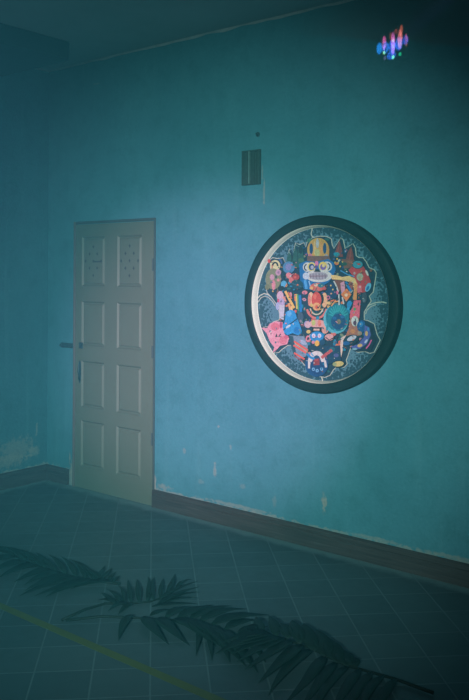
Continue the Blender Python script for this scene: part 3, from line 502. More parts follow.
(200,90,85,[-160.3,-57.2,-177.2,-64.2,-185.2,-57.6,-176.4,-43.8,-159.5,-36.8,-151.5,-43.5]),
(14,34,42,[-129.5,-87.3,-136.2,-80.9,-134.9,-69.3,-126.6,-61.3,-117.5,-62.8,-114.4,-72.8,-119.8,-83.7]),
(215,120,70,[-128.4,-83.8,-132.5,-78,-129.6,-68.2,-122.7,-64.2,-118.6,-70,-121.5,-79.8]),
(30,130,160,[36.5,-183.8,24.2,-181.3,21.1,-171,30.3,-163.1,42.6,-165.6,45.7,-175.9]),
(40,105,100,[-171.1,-85.4,-179.7,-92.1,-189.6,-89.4,-190.9,-79.9,-182.2,-73.3,-172.4,-76]),
(14,34,42,[-50,43.6,-63.2,45.5,-67,52,-58.7,58.1,-44.4,59.3,-35,54.7,-37.5,47.7]),
(180,190,175,[-50.4,47.1,-61.2,48.4,-61.6,52.9,-51.3,56,-40.5,54.7,-40.1,50.2]),
(60,90,140,[-50.6,49.8,-55.4,50.6,-53.8,52.7,-48.1,53.2,-46.1,51.4]),
(210,170,90,[273.6,220.9,270.4,208.4,264.2,208.4,261.3,221,264.5,233.6,270.6,233.5]),
(200,140,150,[240.2,-174.3,234.1,-163.8,238.8,-160.4,249.5,-167.5,255.6,-177.9,251,-181.3]),
(14,34,42,[-263.8,-19,-280.7,-9.2,-280.6,2.8,-263.7,7.8,-242.8,2.1,-233.6,-9.9,-242.9,-19.3]),
(120,140,110,[-262.3,-15.6,-277.6,-6.3,-273.5,2.9,-254.2,2.8,-239,-6.5,-243,-15.6]),
(30,130,160,[191.2,22.1,183.3,21.1,179.8,25.8,184.3,31.6,192.2,32.7,195.7,27.9]),
(30,130,160,[297,-165.1,300.6,-150.1,312.3,-148.1,320.5,-161.1,317,-176.1,305.3,-178.2]),
(120,140,110,[304.1,-163.9,306.3,-157.2,312,-158.7,313.2,-166.3,308.4,-169.5]),
(14,34,42,[54.9,-91.9,59.6,-77.1,71.9,-72.6,82.5,-81.8,83.4,-97.6,74.1,-108.3,61.4,-105.8]),
(60,90,140,[59,-91.6,63.6,-78.3,74.3,-77.5,80.3,-89.9,75.8,-103.2,65.2,-104]),
(200,90,85,[82,-33.8,78.7,-22.4,89.1,-13.1,102.7,-15.3,106,-26.7,95.7,-36]),
(20,80,120,[176.8,206.3,158.9,206.7,155.7,215.7,170.4,224.4,188.2,224,191.3,215]),
(14,34,42,[-172.1,73.4,-182.8,74.2,-187.9,80.9,-183.6,88.5,-173.1,91.3,-164.4,87.1,-163.9,79.2]),
(30,130,160,[-173.4,76.8,-181.3,77.7,-183.3,82.9,-177.4,87.4,-169.6,86.5,-167.6,81.3]),
(20,80,120,[115.6,180.3,109.3,179.9,106.6,183.8,110,188.3,116.3,188.7,119,184.8]),
(200,90,85,[113.9,182.7,111,182.7,110.6,184.9,113.2,186.3,115.3,184.9]),
(210,170,90,[-150.8,213.3,-161.5,210.5,-172.7,216.9,-173.1,226.2,-162.4,228.9,-151.3,222.5]),
(14,34,42,[184.3,-155.6,177,-146.3,181.2,-135.9,193.6,-132.3,204.9,-138.1,206.7,-149.1,197.5,-156.8]),
(20,80,120,[186.5,-152.7,180.9,-144.4,186.6,-136.6,197.9,-137.1,203.5,-145.3,197.8,-153.1]),
(20,80,120,[-130.3,211.4,-133.6,218.8,-127.7,223.9,-118.6,221.7,-115.3,214.3,-121.2,209.2]),
(200,90,85,[-146.4,83,-155.5,91.5,-151.7,104.3,-138.8,108.6,-129.7,100,-133.5,87.3]),
(14,34,42,[223.6,-204.4,225.7,-195.3,232.6,-192,239.3,-197.1,240.6,-206.6,235.6,-213.5,228.1,-212.5]),
(215,120,70,[227.5,-203.8,229,-196.8,233.6,-196.1,236.9,-202.3,235.5,-209.3,230.8,-210]),
(60,90,140,[230.4,-203.3,231.2,-200.2,233.5,-201,234,-204.6,232.1,-206]),
(120,140,110,[136.5,172.4,130,167,122.2,169.2,121,176.9,127.5,182.4,135.3,180.1]),
(60,90,140,[34.5,61.3,26.1,62,18.9,69.8,20.2,76.9,28.7,76.1,35.8,68.3]),
(14,34,42,[-11.4,-341.1,-10.1,-327.8,2.3,-320.3,16.3,-324.3,21.5,-336.7,13.9,-348.2,-0.7,-350.2]),
(120,140,110,[-7.5,-339.7,-5.5,-328,6.5,-323.8,16.5,-331.3,14.5,-343,2.5,-347.2]),
(210,170,90,[206.3,114.2,199.9,106.6,188.2,107,182.7,115.1,189.1,122.7,200.9,122.3]),
(130,85,70,[-129.1,250.4,-144.5,254.5,-144.3,261.9,-128.8,265.2,-113.6,261.1,-113.7,253.8]),
(180,190,175,[-129,254.9,-135.8,257.1,-133.1,260.3,-124.8,260.1,-122.3,256.8]),
(14,34,42,[-33.4,-244.3,-33.7,-235.8,-24.5,-227.9,-12.9,-226.3,-7.5,-232.4,-12.5,-241.5,-24,-246.8]),
(40,105,100,[-30,-242.1,-28.8,-235.6,-20,-229.9,-12.4,-230.8,-13.5,-237.3,-22.3,-243]),
(200,90,85,[-142.1,-167.6,-147.3,-172,-155.3,-171,-158.1,-165.7,-153,-161.2,-144.9,-162.2]),
(120,140,110,[266.8,-44,258.4,-44.1,256.5,-39.4,263,-34.6,271.4,-34.4,273.3,-39.1]),
(14,34,42,[133.4,-201.5,133.4,-187.6,141.5,-182,151.5,-188.8,156,-203,151.5,-213.8,141.5,-213.2]),
(40,105,100,[137.3,-200.4,137.1,-188.2,143.9,-186.3,150.9,-196.7,151.1,-208.9,144.3,-210.8]),
(25,100,105,[-125.6,-195.3,-131.2,-198.4,-137.6,-196.1,-138.4,-190.7,-132.7,-187.6,-126.3,-189.9]),
(30,130,160,[-129.4,-193.9,-132.2,-195.1,-134.7,-193.4,-133.3,-191.1,-130.1,-191.4]),
(120,140,110,[-78.6,-94.7,-84.9,-97.5,-92,-94.5,-92.7,-88.7,-86.4,-85.9,-79.3,-88.9]),
(14,34,42,[-104.7,-92,-114.6,-102.4,-130.4,-102.8,-140.3,-93,-136.7,-80.2,-122.4,-74.2,-108.2,-79.4]),
(180,190,175,[-108.9,-91.3,-118.4,-99.9,-132,-97.8,-136.1,-87,-126.5,-78.4,-113,-80.5]),
(20,80,120,[-260.1,-44.3,-273.6,-47.3,-278.4,-41.3,-269.6,-32.3,-256.1,-29.3,-251.4,-35.3]),
(20,80,120,[171,-107.9,159.7,-108.1,158,-102.8,167.7,-97.4,179,-97.2,180.7,-102.5]),
(14,34,42,[-18.4,62.7,-27.9,71.6,-26.2,78.8,-14.5,78.8,-1.8,71.7,2.5,62.8,-4.9,58.8]),
(200,140,150,[-16,65.6,-24.3,72.9,-21.2,76.6,-10,73,-1.8,65.7,-4.8,62]),
(120,140,110,[-14.2,67.8,-17.7,71.3,-14.7,72,-9.4,69,-9.1,66.5]),
(120,140,110,[155,-179.9,146.2,-169.3,152.5,-161.6,167.4,-164.7,176.1,-175.3,169.9,-182.9]),
(120,140,110,[332.7,125.8,326.9,123.3,319.6,126.2,317.9,131.6,323.7,134.1,331,131.2]),
(14,34,42,[-341.4,138.5,-337.7,152.6,-324.3,157.7,-311.4,149.8,-308.6,135,-318,124.4,-332.6,125.9]),
(60,90,140,[-336.9,139,-333.1,151.5,-321,153,-312.8,142.1,-316.6,129.6,-328.6,128.1]),
(215,120,70,[-226.2,-72.1,-241.5,-72.9,-243,-67.9,-229.2,-62.1,-213.9,-61.3,-212.4,-66.3]),
(25,100,105,[145.3,-90.4,139.8,-102.4,130.8,-102.1,127.4,-89.8,133,-77.8,141.9,-78.1]),
(25,100,105,[139.9,-90.2,137,-95.5,133.2,-93.3,133.8,-86.7,137.9,-84.8]),
(14,34,42,[108.3,-91.2,90.8,-91.6,83.6,-83.4,92.1,-72.8,110,-67.8,123.7,-72.2,122.9,-82.6]),
(210,170,90,[107.2,-88,91.4,-88.1,88.7,-80.4,101.8,-72.5,117.6,-72.3,120.2,-80.1]),
(25,100,105,[-251,-146.3,-247.5,-140.4,-237,-137.4,-230.1,-140.1,-233.6,-146,-244.1,-149.1]),
(40,105,100,[-290,-210.3,-297.4,-217.8,-308.5,-216.8,-312.2,-208.1,-304.9,-200.6,-293.8,-201.7]),
(14,34,42,[-6.7,61.4,-11.4,52.6,-19.4,51,-24.7,57.7,-23.4,67.8,-16.4,73.6,-9,70.8]),
(200,90,85,[-10.9,61.7,-14.3,54.9,-19.3,55.3,-20.8,62.5,-17.4,69.4,-12.4,69]),
(20,80,120,[192.4,-179.7,189,-190.5,184.2,-190.4,182.8,-179.5,186.2,-168.6,191,-168.7]),
(30,130,160,[189.5,-179.6,187.7,-184.4,185.8,-182.5,186.3,-176.6,188.6,-174.8]),
(20,80,120,[-220.8,-193.1,-229.8,-192.5,-239.7,-184.6,-240.5,-177.3,-231.5,-177.9,-221.7,-185.8]),
(14,34,42,[-160.7,287.1,-164.4,302.8,-155.1,311,-139.9,305.4,-130.2,290.4,-133.3,277.1,-146.9,275.6]),
(120,140,110,[-156.9,288.7,-159.9,303.1,-150.3,307.1,-137.5,296.8,-134.5,282.5,-144.1,278.4]),
(30,130,160,[233.5,-201.9,227.2,-194.5,231.2,-183.7,241.6,-180.3,247.9,-187.7,243.8,-198.4]),
(60,90,140,[207.7,-167.1,203,-157.1,207.7,-154.1,217.1,-161.2,221.8,-171.2,217.1,-174.2]),
(60,120,100,[-43.4,377.4,-43.2,372,-47,366.6,-54,362.2,-62.8,359.7,-71.7,359.6,-79,361.9,-83.1,366.2,-83.3,371.6,-79.5,377,-72.4,381.4,-63.6,383.9,-54.7,384,-47.5,381.7]),
(40,95,90,[75.3,372.2,72.5,368.6,66.6,366.4,58.8,366.3,50.8,368.1,44.6,371.6,41.6,375.8,42.4,379.9,46.9,382.9,54.1,384,62.2,383.1,69.4,380.4,74.1,376.5]),
(195,160,75,[72.6,314.2,71.2,300.7,67.1,287.8,60.2,275.9,50.9,265.4,39.6,256.9,26.5,250.5,12.3,246.6,-2.6,245.3,-17.6,246.7,-32,250.8,-45.4,257.4,-57.3,266.2,-67,276.9,-74.3,289.2,-78.8,302.5,-80.4,316.3,-79.1,330,-74.7,343.2,-67.6,355.3,-58.1,365.8,-46.4,374.3,-33.1,380.5,-18.7,384.1,-3.7,385.1,11.2,383.5,25.5,379.2,38.6,372.5,50.2,363.6,59.6,352.9,66.7,340.8,71,327.7]),
(25,75,115,[-39.6,321.6,-40.2,311.1,-42.1,301.8,-45.1,294.7,-48.9,290.5,-53,289.6,-57.1,292.3,-60.6,298.1,-63.3,306.5,-64.7,316.6,-64.8,327.3,-63.5,337.3,-61,345.6,-57.5,351.4,-53.5,353.9,-49.4,353,-45.5,348.6,-42.4,341.4,-40.3,332]),
(25,75,115,[54.1,323.1,53.5,312.8,51.6,303.6,48.7,296.6,45,292.4,40.9,291.6,37,294.2,33.5,300,30.9,308.3,29.5,318.2,29.4,328.7,30.7,338.6,33.1,346.9,36.5,352.6,40.4,355.1,44.5,354.1,48.3,349.8,51.3,342.7,53.3,333.5]),
(215,190,120,[-22.1,327.2,-22.3,315.7,-23,305.1,-24.3,296.3,-25.9,290,-27.8,286.8,-29.8,286.8,-31.7,290.1,-33.4,296.4,-34.8,305.2,-35.7,315.8,-36.1,327.4,-35.9,338.9,-35.2,349.5,-33.9,358.3,-32.3,364.5,-30.4,367.8,-28.4,367.7,-26.5,364.4,-24.7,358.1,-23.4,349.3,-22.5,338.7]),
(205,150,80,[25.8,326.4,25.6,315,24.9,304.5,23.7,295.8,22.1,289.5,20.2,286.3,18.3,286.3,16.4,289.6,14.6,295.9,13.3,304.6,12.4,315.2,12,326.7,12.2,338.1,12.9,348.6,14.2,357.4,15.8,363.6,17.6,366.8,19.6,366.8,21.5,363.5,23.2,357.2,24.6,348.4,25.5,337.9]),
(185,140,70,[72.7,302.7,72.4,292,71.5,282.3,70.1,274.7,68.2,269.8,66.1,268.1,64,269.8,62.1,274.8,60.5,282.4,59.4,292.1,59,302.8,59.3,313.5,60.2,323.2,61.6,330.8,63.5,335.7,65.6,337.4,67.7,335.7,69.6,330.7,71.2,323,72.3,313.4]),
(170,185,180,[2.1,353,1.5,343,-0.4,334.3,-3.3,327.9,-6.9,324.5,-10.7,324.5,-14.4,328,-17.4,334.6,-19.4,343.4,-20.2,353.4,-19.6,363.4,-17.7,372.1,-14.8,378.6,-11.2,381.9,-7.3,381.9,-3.7,378.3,-0.7,371.8,1.3,363]),
(175,185,120,[8.1,297.6,6.8,288.7,2.9,281.2,-2.9,276.2,-9.8,274.5,-16.8,276.3,-22.7,281.5,-26.7,289.1,-28.2,298,-26.8,307,-23,314.5,-17.1,319.5,-10.2,321.2,-3.2,319.3,2.7,314.2,6.6,306.6]),
(190,120,130,[-43.4,280.6,-45.2,273.9,-50,268.6,-56.9,266.2,-64.3,267.1,-70.5,271.1,-74,277.4,-74.1,284.4,-70.7,290.6,-64.6,294.6,-57.2,295.3,-50.2,292.8,-45.3,287.5]),
(150,160,165,[67.4,273.9,65.8,266.9,61,261.6,54.3,259.1,47.2,260,41.2,264.1,37.8,270.5,37.7,277.7,41,284.1,46.9,288.1,54.1,288.9,60.9,286.3,65.7,280.9]),
(110,85,75,[-80.2,281,72.9,279.6,86.7,244.9,-79.8,239.8]),
(38,92,84,[-235.4,228.3,-224.7,276.3,-210.3,312.1,-195.4,282,-187.8,246.1,-180.9,293.8,-166.8,344.2,-152,305.4,-137.8,334.8,-112.7,343.3,-108.7,287.1,-94.1,239.8,-144,210.4]),
(120,160,145,[-219.5,314.2,-201,290.1,-197.3,291.9,-215.8,316.1]),
(120,160,145,[-168,348.7,-138.9,333.3,-136.7,336.3,-165.7,351.7]),
(25,65,65,[-194.7,288,-194.3,234.2,-188.4,234.2,-188.9,287.9]),
(25,65,65,[-151.3,317.2,-150.8,246,-145,246,-145.6,317.2]),
(16,50,58,[-112.5,316.7,-113.5,307.7,-116.6,300,-121.2,295,-126.7,293.2,-132.2,295.1,-136.9,300.3,-140.1,308,-141.2,317.1,-140.2,326.2,-137.2,333.8,-132.5,338.9,-127,340.6,-121.5,338.7,-116.8,333.5,-113.7,325.8]),
(60,105,75,[-101.3,257.6,-103.4,252.5,-109.3,248.4,-117.9,246.1,-127.5,246.2,-136.2,248.5,-142.2,252.7,-144.4,257.8,-142.3,263,-136.3,267,-127.7,269.3,-118.1,269.2,-109.5,266.8,-103.5,262.7]),
(125,62,62,[103.5,273.6,123.2,330.7,141.7,370.4,156.8,324.5,167.2,273.1]),
(130,62,58,[180.7,244.5,196.7,301.2,219.5,332,232.9,289.5,239.9,238.6]),
(160,80,70,[137.1,359.4,124.3,279.5,129.7,278.8,142.4,358.6]),
(165,80,70,[217,318.2,204.5,244.8,209.7,244,222.2,317.5]),
(120,82,66,[153.9,261.8,239.7,255.5,253.1,210.4,174.3,204.7]),
(35,85,70,[194,233.1,192.1,228.7,186.6,225.1,178.6,223.2,169.8,223.2,161.7,225.2,156.2,228.8,154.2,233.2,156.1,237.7,161.6,241.2,169.6,243.2,178.5,243.1,186.5,241.1,192,237.6]),
(150,95,70,[233.3,244.3,231.4,241.1,225.9,238.6,218.1,237.2,209.3,237.2,201.4,238.7,195.9,241.3,193.9,244.5,195.8,247.7,201.3,250.2,209.2,251.6,218,251.5,225.9,250.1,231.3,247.5]),
(30,150,165,[143.7,287.5,141.8,282.1,136.2,277.8,128.2,275.4,119.2,275.5,111.1,278,105.4,282.4,103.3,287.9,105.3,293.4,110.9,297.7,119,300.1,128,300,136.1,297.4,141.7,293]),
(215,175,70,[133.9,261.9,130.5,257,123.8,257,120.4,262,123.7,266.9,130.5,266.9]),
(215,175,70,[154.3,219,151,214,144.3,214,140.9,219,144.2,223.9,150.9,223.9]),
(215,175,70,[140.7,239,137.4,234,130.7,234.1,127.3,239,130.6,244,137.4,243.9]),
(215,175,70,[167.4,244.6,164.1,239.7,157.4,239.7,154.1,244.6,157.4,249.6,164,249.5]),
(215,175,70,[120.6,241.9,117.2,237,110.5,237,107.1,242,110.4,246.9,117.2,246.9]),
(22,108,165,[-137,234.1,-87,251.6,-16.5,245.4,66.2,262.3,107.1,239.1,117.6,198.9,100.9,164.4,74.1,129.7,26.2,105.9,-50.3,81.4,-99.9,86.5,-129,139.3]),
(200,210,200,[-45,215.1,-47.1,204.9,-53.3,196.1,-62.8,189.8,-74.3,187,-86.2,187.9,-97,192.5,-105.2,200.2,-109.7,209.9,-109.7,220.3,-105.5,230,-97.4,237.7,-86.7,242.3,-74.7,243.2,-63.2,240.3,-53.6,234,-47.3,225.2]),
(215,205,110,[-18.4,217.4,-20.3,207.7,-25.9,199.3,-34.5,193.3,-44.9,190.6,-55.7,191.5,-65.5,195.9,-73,203.2,-77,212.5,-77.1,222.4,-73.2,231.7,-65.9,239,-56.2,243.4,-45.3,244.2,-34.9,241.5,-26.2,235.5,-20.5,227.1]),
(30,70,120,[-26.8,216.2,-28.8,207.9,-34.6,201.1,-43,197.4,-52.4,197.4,-60.9,201.1,-66.8,207.8,-69,216.2,-67,224.7,-61.2,231.4,-52.7,235.1,-43.3,235.1,-34.8,231.3,-28.9,224.6]),
(180,185,200,[-32.4,213.9,-33.9,208,-38.3,203.7,-44.2,202.2,-50.2,203.7,-54.6,208,-56.3,213.9,-54.7,219.8,-50.4,224,-44.4,225.6,-38.4,224,-34,219.7]),
(15,45,65,[-81.2,199.2,-85.5,200.5,-89.7,194.3,-84.2,192.6]),
(15,45,65,[-85.5,200.5,-88.8,202.6,-94.9,197.7,-89.7,194.3]),
(15,45,65,[-88.8,202.6,-91.5,205.6,-99,202.3,-94.9,197.7]),
(15,45,65,[-91.5,205.6,-93.2,209.3,-101.5,207.6,-99,202.3]),
(15,45,65,[-93.2,209.3,-93.8,213.3,-102.4,213.3,-101.5,207.6]),
(15,45,65,[-93.8,213.3,-93.3,217.3,-101.6,219,-102.4,213.3]),
(15,45,65,[-93.3,217.3,-91.6,221,-99.1,224.4,-101.6,219]),
(15,45,65,[-91.6,221,-89,224,-95.2,228.9,-99.1,224.4]),
(15,45,65,[-89,224,-85.7,226.1,-90,232.3,-95.2,228.9]),
(15,45,65,[-85.7,226.1,-81.4,227.4,-84.5,234,-90,232.3]),
(200,210,200,[93.7,219,91.8,209.2,85.9,200.5,76.9,194.1,65.8,190.6,54,190.6,42.7,194,33.5,200.4,27.5,209.2,25.3,219.1,27.3,229,33.2,237.7,42.3,244.1,53.5,247.5,65.4,247.5,76.5,244,85.6,237.5,91.6,228.9]),
(225,205,90,[59.7,220.2,57.8,210.6,52.3,202.3,43.9,196.4,33.7,193.7,23.1,194.6,13.5,198.9,6.2,206.2,2.3,215.4,2.2,225.2,6,234.4,13.2,241.6,22.7,245.9,33.3,246.8,43.5,244.1,52,238.1,57.7,229.8]),
(120,100,165,[52.9,216.2,50.9,208.1,45.2,201.7,37,198.1,27.8,198.1,19.4,201.7,13.6,208.1,11.5,216.2,13.5,224.3,19.2,230.7,27.5,234.3,36.7,234.3,45,230.7,50.8,224.2]),
(215,210,130,[46.6,224.9,44.9,219.2,40.3,215.4,34.1,214.5,28.5,217,25,222,25,227.8,28.3,232.8,34,235.2,40.1,234.4,44.8,230.5]),
(25,60,75,[63.3,232.9,67.4,231.6,71.4,237.6,66.1,239.3]),
(25,60,75,[67.4,231.6,70.6,229.5,76.4,234.3,71.4,237.6]),
(25,60,75,[70.6,229.5,73.1,226.6,80.3,229.8,76.4,234.3]),
(25,60,75,[73.1,226.6,74.8,223,82.7,224.6,80.3,229.8]),
(25,60,75,[74.8,223,75.4,219,83.5,219,82.7,224.6]),
(25,60,75,[75.4,219,74.8,215.1,82.8,213.4,83.5,219]),
(25,60,75,[74.8,215.1,73.2,211.5,80.5,208.2,82.8,213.4]),
(25,60,75,[73.2,211.5,70.7,208.6,76.7,203.8,80.5,208.2]),
(25,60,75,[70.7,208.6,67.6,206.5,71.7,200.5,76.7,203.8]),
(25,60,75,[67.6,206.5,63.5,205.2,66.4,198.8,71.7,200.5]),
(215,125,165,[0.2,236.6,-1.1,229.6,-5.1,224.1,-10.7,221.6,-16.6,222.5,-21.6,226.6,-24.5,233,-24.5,240.3,-21.8,246.7,-16.9,250.8,-10.9,251.7,-5.3,249.1,-1.2,243.6]),
(90,75,130,[-5.9,216.2,-7.5,210.5,-11.9,206.7,-17.7,205.8,-23.1,208.3,-26.3,213.3,-26.4,219.2,-23.2,224.2,-17.9,226.6,-12,225.8,-7.6,221.9]),
(200,210,200,[94.2,164.4,92.7,157.8,88.3,151.5,81.1,145.5,71.3,140.1,59.2,135.6,45.3,131.9,29.9,129.4,13.6,128,-3.1,127.8,-19.5,128.9,-35.2,131.1,-49.5,134.5,-62.1,138.9,-72.4,144.2,-80,150.1,-84.7,156.6,-86.3,163.3,-84.8,170,-80.2,176.5,-72.7,182.5,-62.5,187.9,-50,192.5,-35.7,196,-20.1,198.5,-3.6,199.7,13,199.8,29.3,198.6,44.7,196.2,58.8,192.8,70.9,188.3,80.8,183.1,88.1,177.2,92.6,170.9]),
(160,160,168,[67,164.2,65.2,158.9,60.1,153.8,51.9,149.2,40.9,145.5,27.7,142.7,13.1,141,-2.1,140.5,-17.3,141.3,-31.5,143.3,-43.9,146.5,-53.9,150.6,-60.9,155.4,-64.6,160.7,-64.6,166.1,-61.1,171.4,-54.1,176.3,-44.2,180.6,-31.8,183.9,-17.6,186,-2.5,187,12.8,186.8,27.4,185.3,40.6,182.6,51.6,179,60,174.5,65.2,169.5]),
(20,38,45,[-30.1,188.2,-16.2,204.5,4.7,201.7,18.7,187.1]),
(105,95,110,[-60.2,178,-57.2,146.9,-52.9,147.2,-56,178.2]),
(105,95,110,[-39.1,178.1,-36,147.1,-31.9,147.4,-34.9,178.3]),
(105,95,110,[-18.1,178.1,-15.1,147.2,-10.9,147.5,-13.9,178.4]),
(105,95,110,[2.8,178.2,5.8,147.4,10,147.7,6.9,178.5]),
(105,95,110,[23.6,178.3,26.6,147.6,30.7,147.9,27.7,178.6]),
(105,95,110,[44.2,178.4,47.2,147.8,51.3,148,48.3,178.7]),
(120,80,95,[-57.9,160.2,60.2,162.1,60.1,166.2,-58,164.3]),
(185,205,215,[-63.6,163.4,-65.5,154.8,-71,147.6,-79.1,143.2,-88.5,142.1,-97.6,144.8,-104.7,150.6,-108.6,158.7,-108.7,167.5,-104.9,175.6,-97.9,181.6,-88.9,184.3,-79.5,183.4,-71.3,179.1,-65.7,172]),
(80,165,215,[-102.4,138.3,-91.3,85.4,-73.1,88.2,-84.1,141]),
(150,195,220,[-68.9,133.1,-54.4,86.4,-46.2,88.2,-60.7,134.9]),
(200,105,88,[46.9,100.4,45.1,93.8,39.5,87.7,30.7,82.4,19.2,78.3,5.9,75.9,-8.3,75.2,-22.3,76.3,-35,79.1,-45.5,83.5,-53,89.1,-57,95.5,-57,102.3,-53.2,108.8,-45.8,114.6,-35.3,119.3,-22.6,122.5,-8.7,124,5.5,123.7,18.8,121.7,30.4,118,39.3,113,45,107]),
(40,115,125,[42.7,109,40.5,103.5,34,99,24.6,96.3,14.2,96.2,4.7,98.5,-1.9,102.9,-4.3,108.4,-2,114,4.5,118.5,14,121.1,24.4,121.2,33.8,118.9,40.4,114.5]),
(225,180,110,[-32.8,93.4,-34.7,89,-39.8,85.7,-46.8,84.4,-53.8,85.5,-59,88.6,-61,93,-59.1,97.4,-54,100.7,-46.9,102,-39.9,100.9,-34.7,97.8]),
(225,200,165,[-1.5,111.4,-3.4,106.7,-8.4,103.2,-15.4,101.8,-22.4,103,-27.5,106.3,-29.5,111,-27.6,115.7,-22.5,119.2,-15.5,120.5,-8.6,119.3,-3.4,116]),
(195,70,65,[56.6,91.9,54.4,87.5,48.4,84.2,40.2,82.9,31.9,84,25.8,87,23.6,91.4,25.8,95.8,31.8,99,40,100.3,48.3,99.3,54.3,96.2]),
(14,34,42,[-57.6,69.9,-1,65.1,-1.4,70.3,-56.9,75.1]),
(14,34,42,[-1,65.1,47.9,77.7,46.2,82.7,-1.4,70.3]),
(225,190,150,[-28.8,29.2,-29.6,17.6,-32,6.9,-35.8,-2,-40.8,-8.4,-46.5,-11.9,-52.5,-12,-58.4,-8.9,-63.5,-2.7,-67.5,6,-70.1,16.6,-71,28.2,-70.3,39.8,-67.9,50.5,-64,59.4,-59,65.8,-53.2,69.2,-47.2,69.3,-41.4,66.1,-36.3,59.9,-32.3,51.2,-29.7,40.7]),
(220,140,120,[-49.8,22.8,-50.2,11.9,-51.7,2.1,-53.9,-5.8,-56.9,-10.9,-60.1,-12.7,-63.4,-11.1,-66.4,-6.1,-68.8,1.6,-70.4,11.4,-71,22.3,-70.6,33.2,-69.1,43,-66.9,50.9,-63.9,56,-60.7,57.8,-57.4,56.1,-54.4,51.2,-52,43.4,-50.4,33.6]),
(225,180,130,[64.6,25.6,64,13.9,61.8,3,58.4,-6.2,53.9,-13.2,48.6,-17.3,43,-18.3,37.5,-16,32.5,-10.7,28.3,-2.8,25.3,7.3,23.7,18.7,23.6,30.5,25,42,27.8,52.2,31.9,60.3,36.8,65.9,42.3,68.4,47.9,67.7,53.2,63.8,57.9,57.1,61.5,48,63.8,37.3]),
(14,34,42,[39.9,30.8,39,20.5,36.2,11.3,31.9,4.5,26.5,0.7,20.7,0.6,15.3,4,10.8,10.7,7.8,19.7,6.8,30,7.7,40.4,10.5,49.5,14.9,56.4,20.3,60.1,26,60.2,31.4,56.7,35.9,50.1,38.8,41.1]),
(205,75,64,[23.4,24.6,22.3,12.5,19,1.2,13.5,-8.5,6.4,-16.1,-1.9,-21.1,-10.9,-22.9,-20,-21.6,-28.4,-17.2,-35.7,-10,-41.4,-0.4,-45,10.8,-46.3,22.9,-45.2,35,-41.8,46.4,-36.3,56.2,-29.1,63.8,-20.7,68.6,-11.7,70.4,-2.6,69,5.8,64.5,13,57.2,18.6,47.7,22.1,36.6]),
(225,110,90,[-10.7,44.2,-12,37.1,-15.5,31.6,-20.4,28.9,-25.8,29.6,-30.2,33.7,-32.8,40,-32.8,47.3,-30.4,53.8,-26,58,-20.7,59,-15.7,56.5,-12.1,51.2]),
(205,205,150,[-272.4,225.4,-274.5,214.6,-280.5,205,-289.8,197.6,-301.5,193.2,-314.4,192.3,-326.9,194.9,-337.8,200.9,-345.8,209.6,-350.1,220,-350.2,231.1,-346.1,241.5,-338.2,250.1,-327.4,256.1,-314.9,258.7,-302.1,257.7,-290.3,253.3,-280.8,245.8,-274.6,236.2]),
(14,34,42,[-325,221.9,-324.2,227.7,-336,230,-337,223.1]),
(14,34,42,[-324.2,227.7,-322,232.2,-332.6,237,-336,230]),
(14,34,42,[-322,232.2,-318.8,235.6,-327.2,242.7,-332.6,237]),
(14,34,42,[-318.8,235.6,-315.2,237.6,-320,246.5,-327.2,242.7]),
(14,34,42,[-315.2,237.6,-311.5,238.2,-311.6,247.9,-320,246.5]),
(14,34,42,[-311.5,238.2,-307.8,237.6,-303.2,246.5,-311.6,247.9]),
(14,34,42,[-307.8,237.6,-304.1,235.6,-295.9,242.6,-303.2,246.5]),
(14,34,42,[-304.1,235.6,-300.9,232.2,-290.4,236.9,-295.9,242.6]),
(14,34,42,[-300.9,232.2,-298.7,227.6,-287,229.9,-290.4,236.9]),
(14,34,42,[-298.7,227.6,-297.8,221.9,-285.9,223,-287,229.9]),
(195,65,65,[-346.4,252.9,-347.9,246.9,-352,242.4,-357.7,240.8,-363.4,242.5,-367.6,246.9,-369.2,253.1,-367.7,259.1,-363.6,263.6,-357.9,265.2,-352.2,263.5,-348,259]),
(60,100,150,[-284.9,256.7,-281.8,255.9,-277.3,264.8,-281.3,265.8]),
(60,100,150,[-281.8,255.9,-279.3,254.8,-273,262.9,-277.3,264.8]),
(60,100,150,[-279.3,254.8,-276.9,253.3,-269.1,260.6,-273,262.9]),
(60,100,150,[-276.9,253.3,-274.6,251.5,-265.6,257.7,-269.1,260.6]),
(60,100,150,[-274.6,251.5,-272.5,249.3,-262.6,254.5,-265.6,257.7]),
(60,100,150,[-272.5,249.3,-270.8,246.7,-260.1,250.9,-262.6,254.5]),
(60,100,150,[-270.8,246.7,-269.3,243.9,-258.1,247,-260.1,250.9]),
(60,100,150,[-269.3,243.9,-268.2,240.9,-256.6,242.9,-258.1,247]),
(60,100,150,[-268.2,240.9,-267.5,237.7,-255.7,238.7,-256.6,242.9]),
(60,100,150,[-267.5,237.7,-267.3,234.2,-255.4,234.7,-255.7,238.7]),
(125,135,100,[-265.8,144.1,-267.1,130.4,-271,117.4,-277.4,105.6,-286,95.5,-296.3,87.7,-308.1,82.4,-320.6,80,-333.3,80.5,-345.7,84,-357.1,90.3,-366.9,99.1,-374.8,110.1,-380.3,122.6,-383.2,136.1,-383.3,150,-380.7,163.6,-375.4,176.2,-367.7,187.3,-357.9,196.2,-346.6,202.7,-334.3,206.4,-321.6,207.2,-309.1,205,-297.3,199.9,-286.7,192.2,-278,182.3,-271.4,170.6,-267.3,157.6]),
(110,120,85,[-351.2,94.6,-352.9,86.6,-357.9,80.2,-365.3,76.5,-373.4,76.4,-380.8,79.8,-386,86.1,-387.8,94.1,-386.1,102,-381,108.5,-373.7,112.1,-365.5,112.2,-358.2,108.8,-353.1,102.5]),
(190,150,165,[-316.1,153.9,-317.7,146,-322.5,139.7,-329.4,136.1,-337.2,136,-344.2,139.5,-349.1,145.8,-350.9,153.7,-349.2,161.6,-344.4,168,-337.5,171.6,-329.7,171.6,-322.7,168.1,-317.9,161.8]),
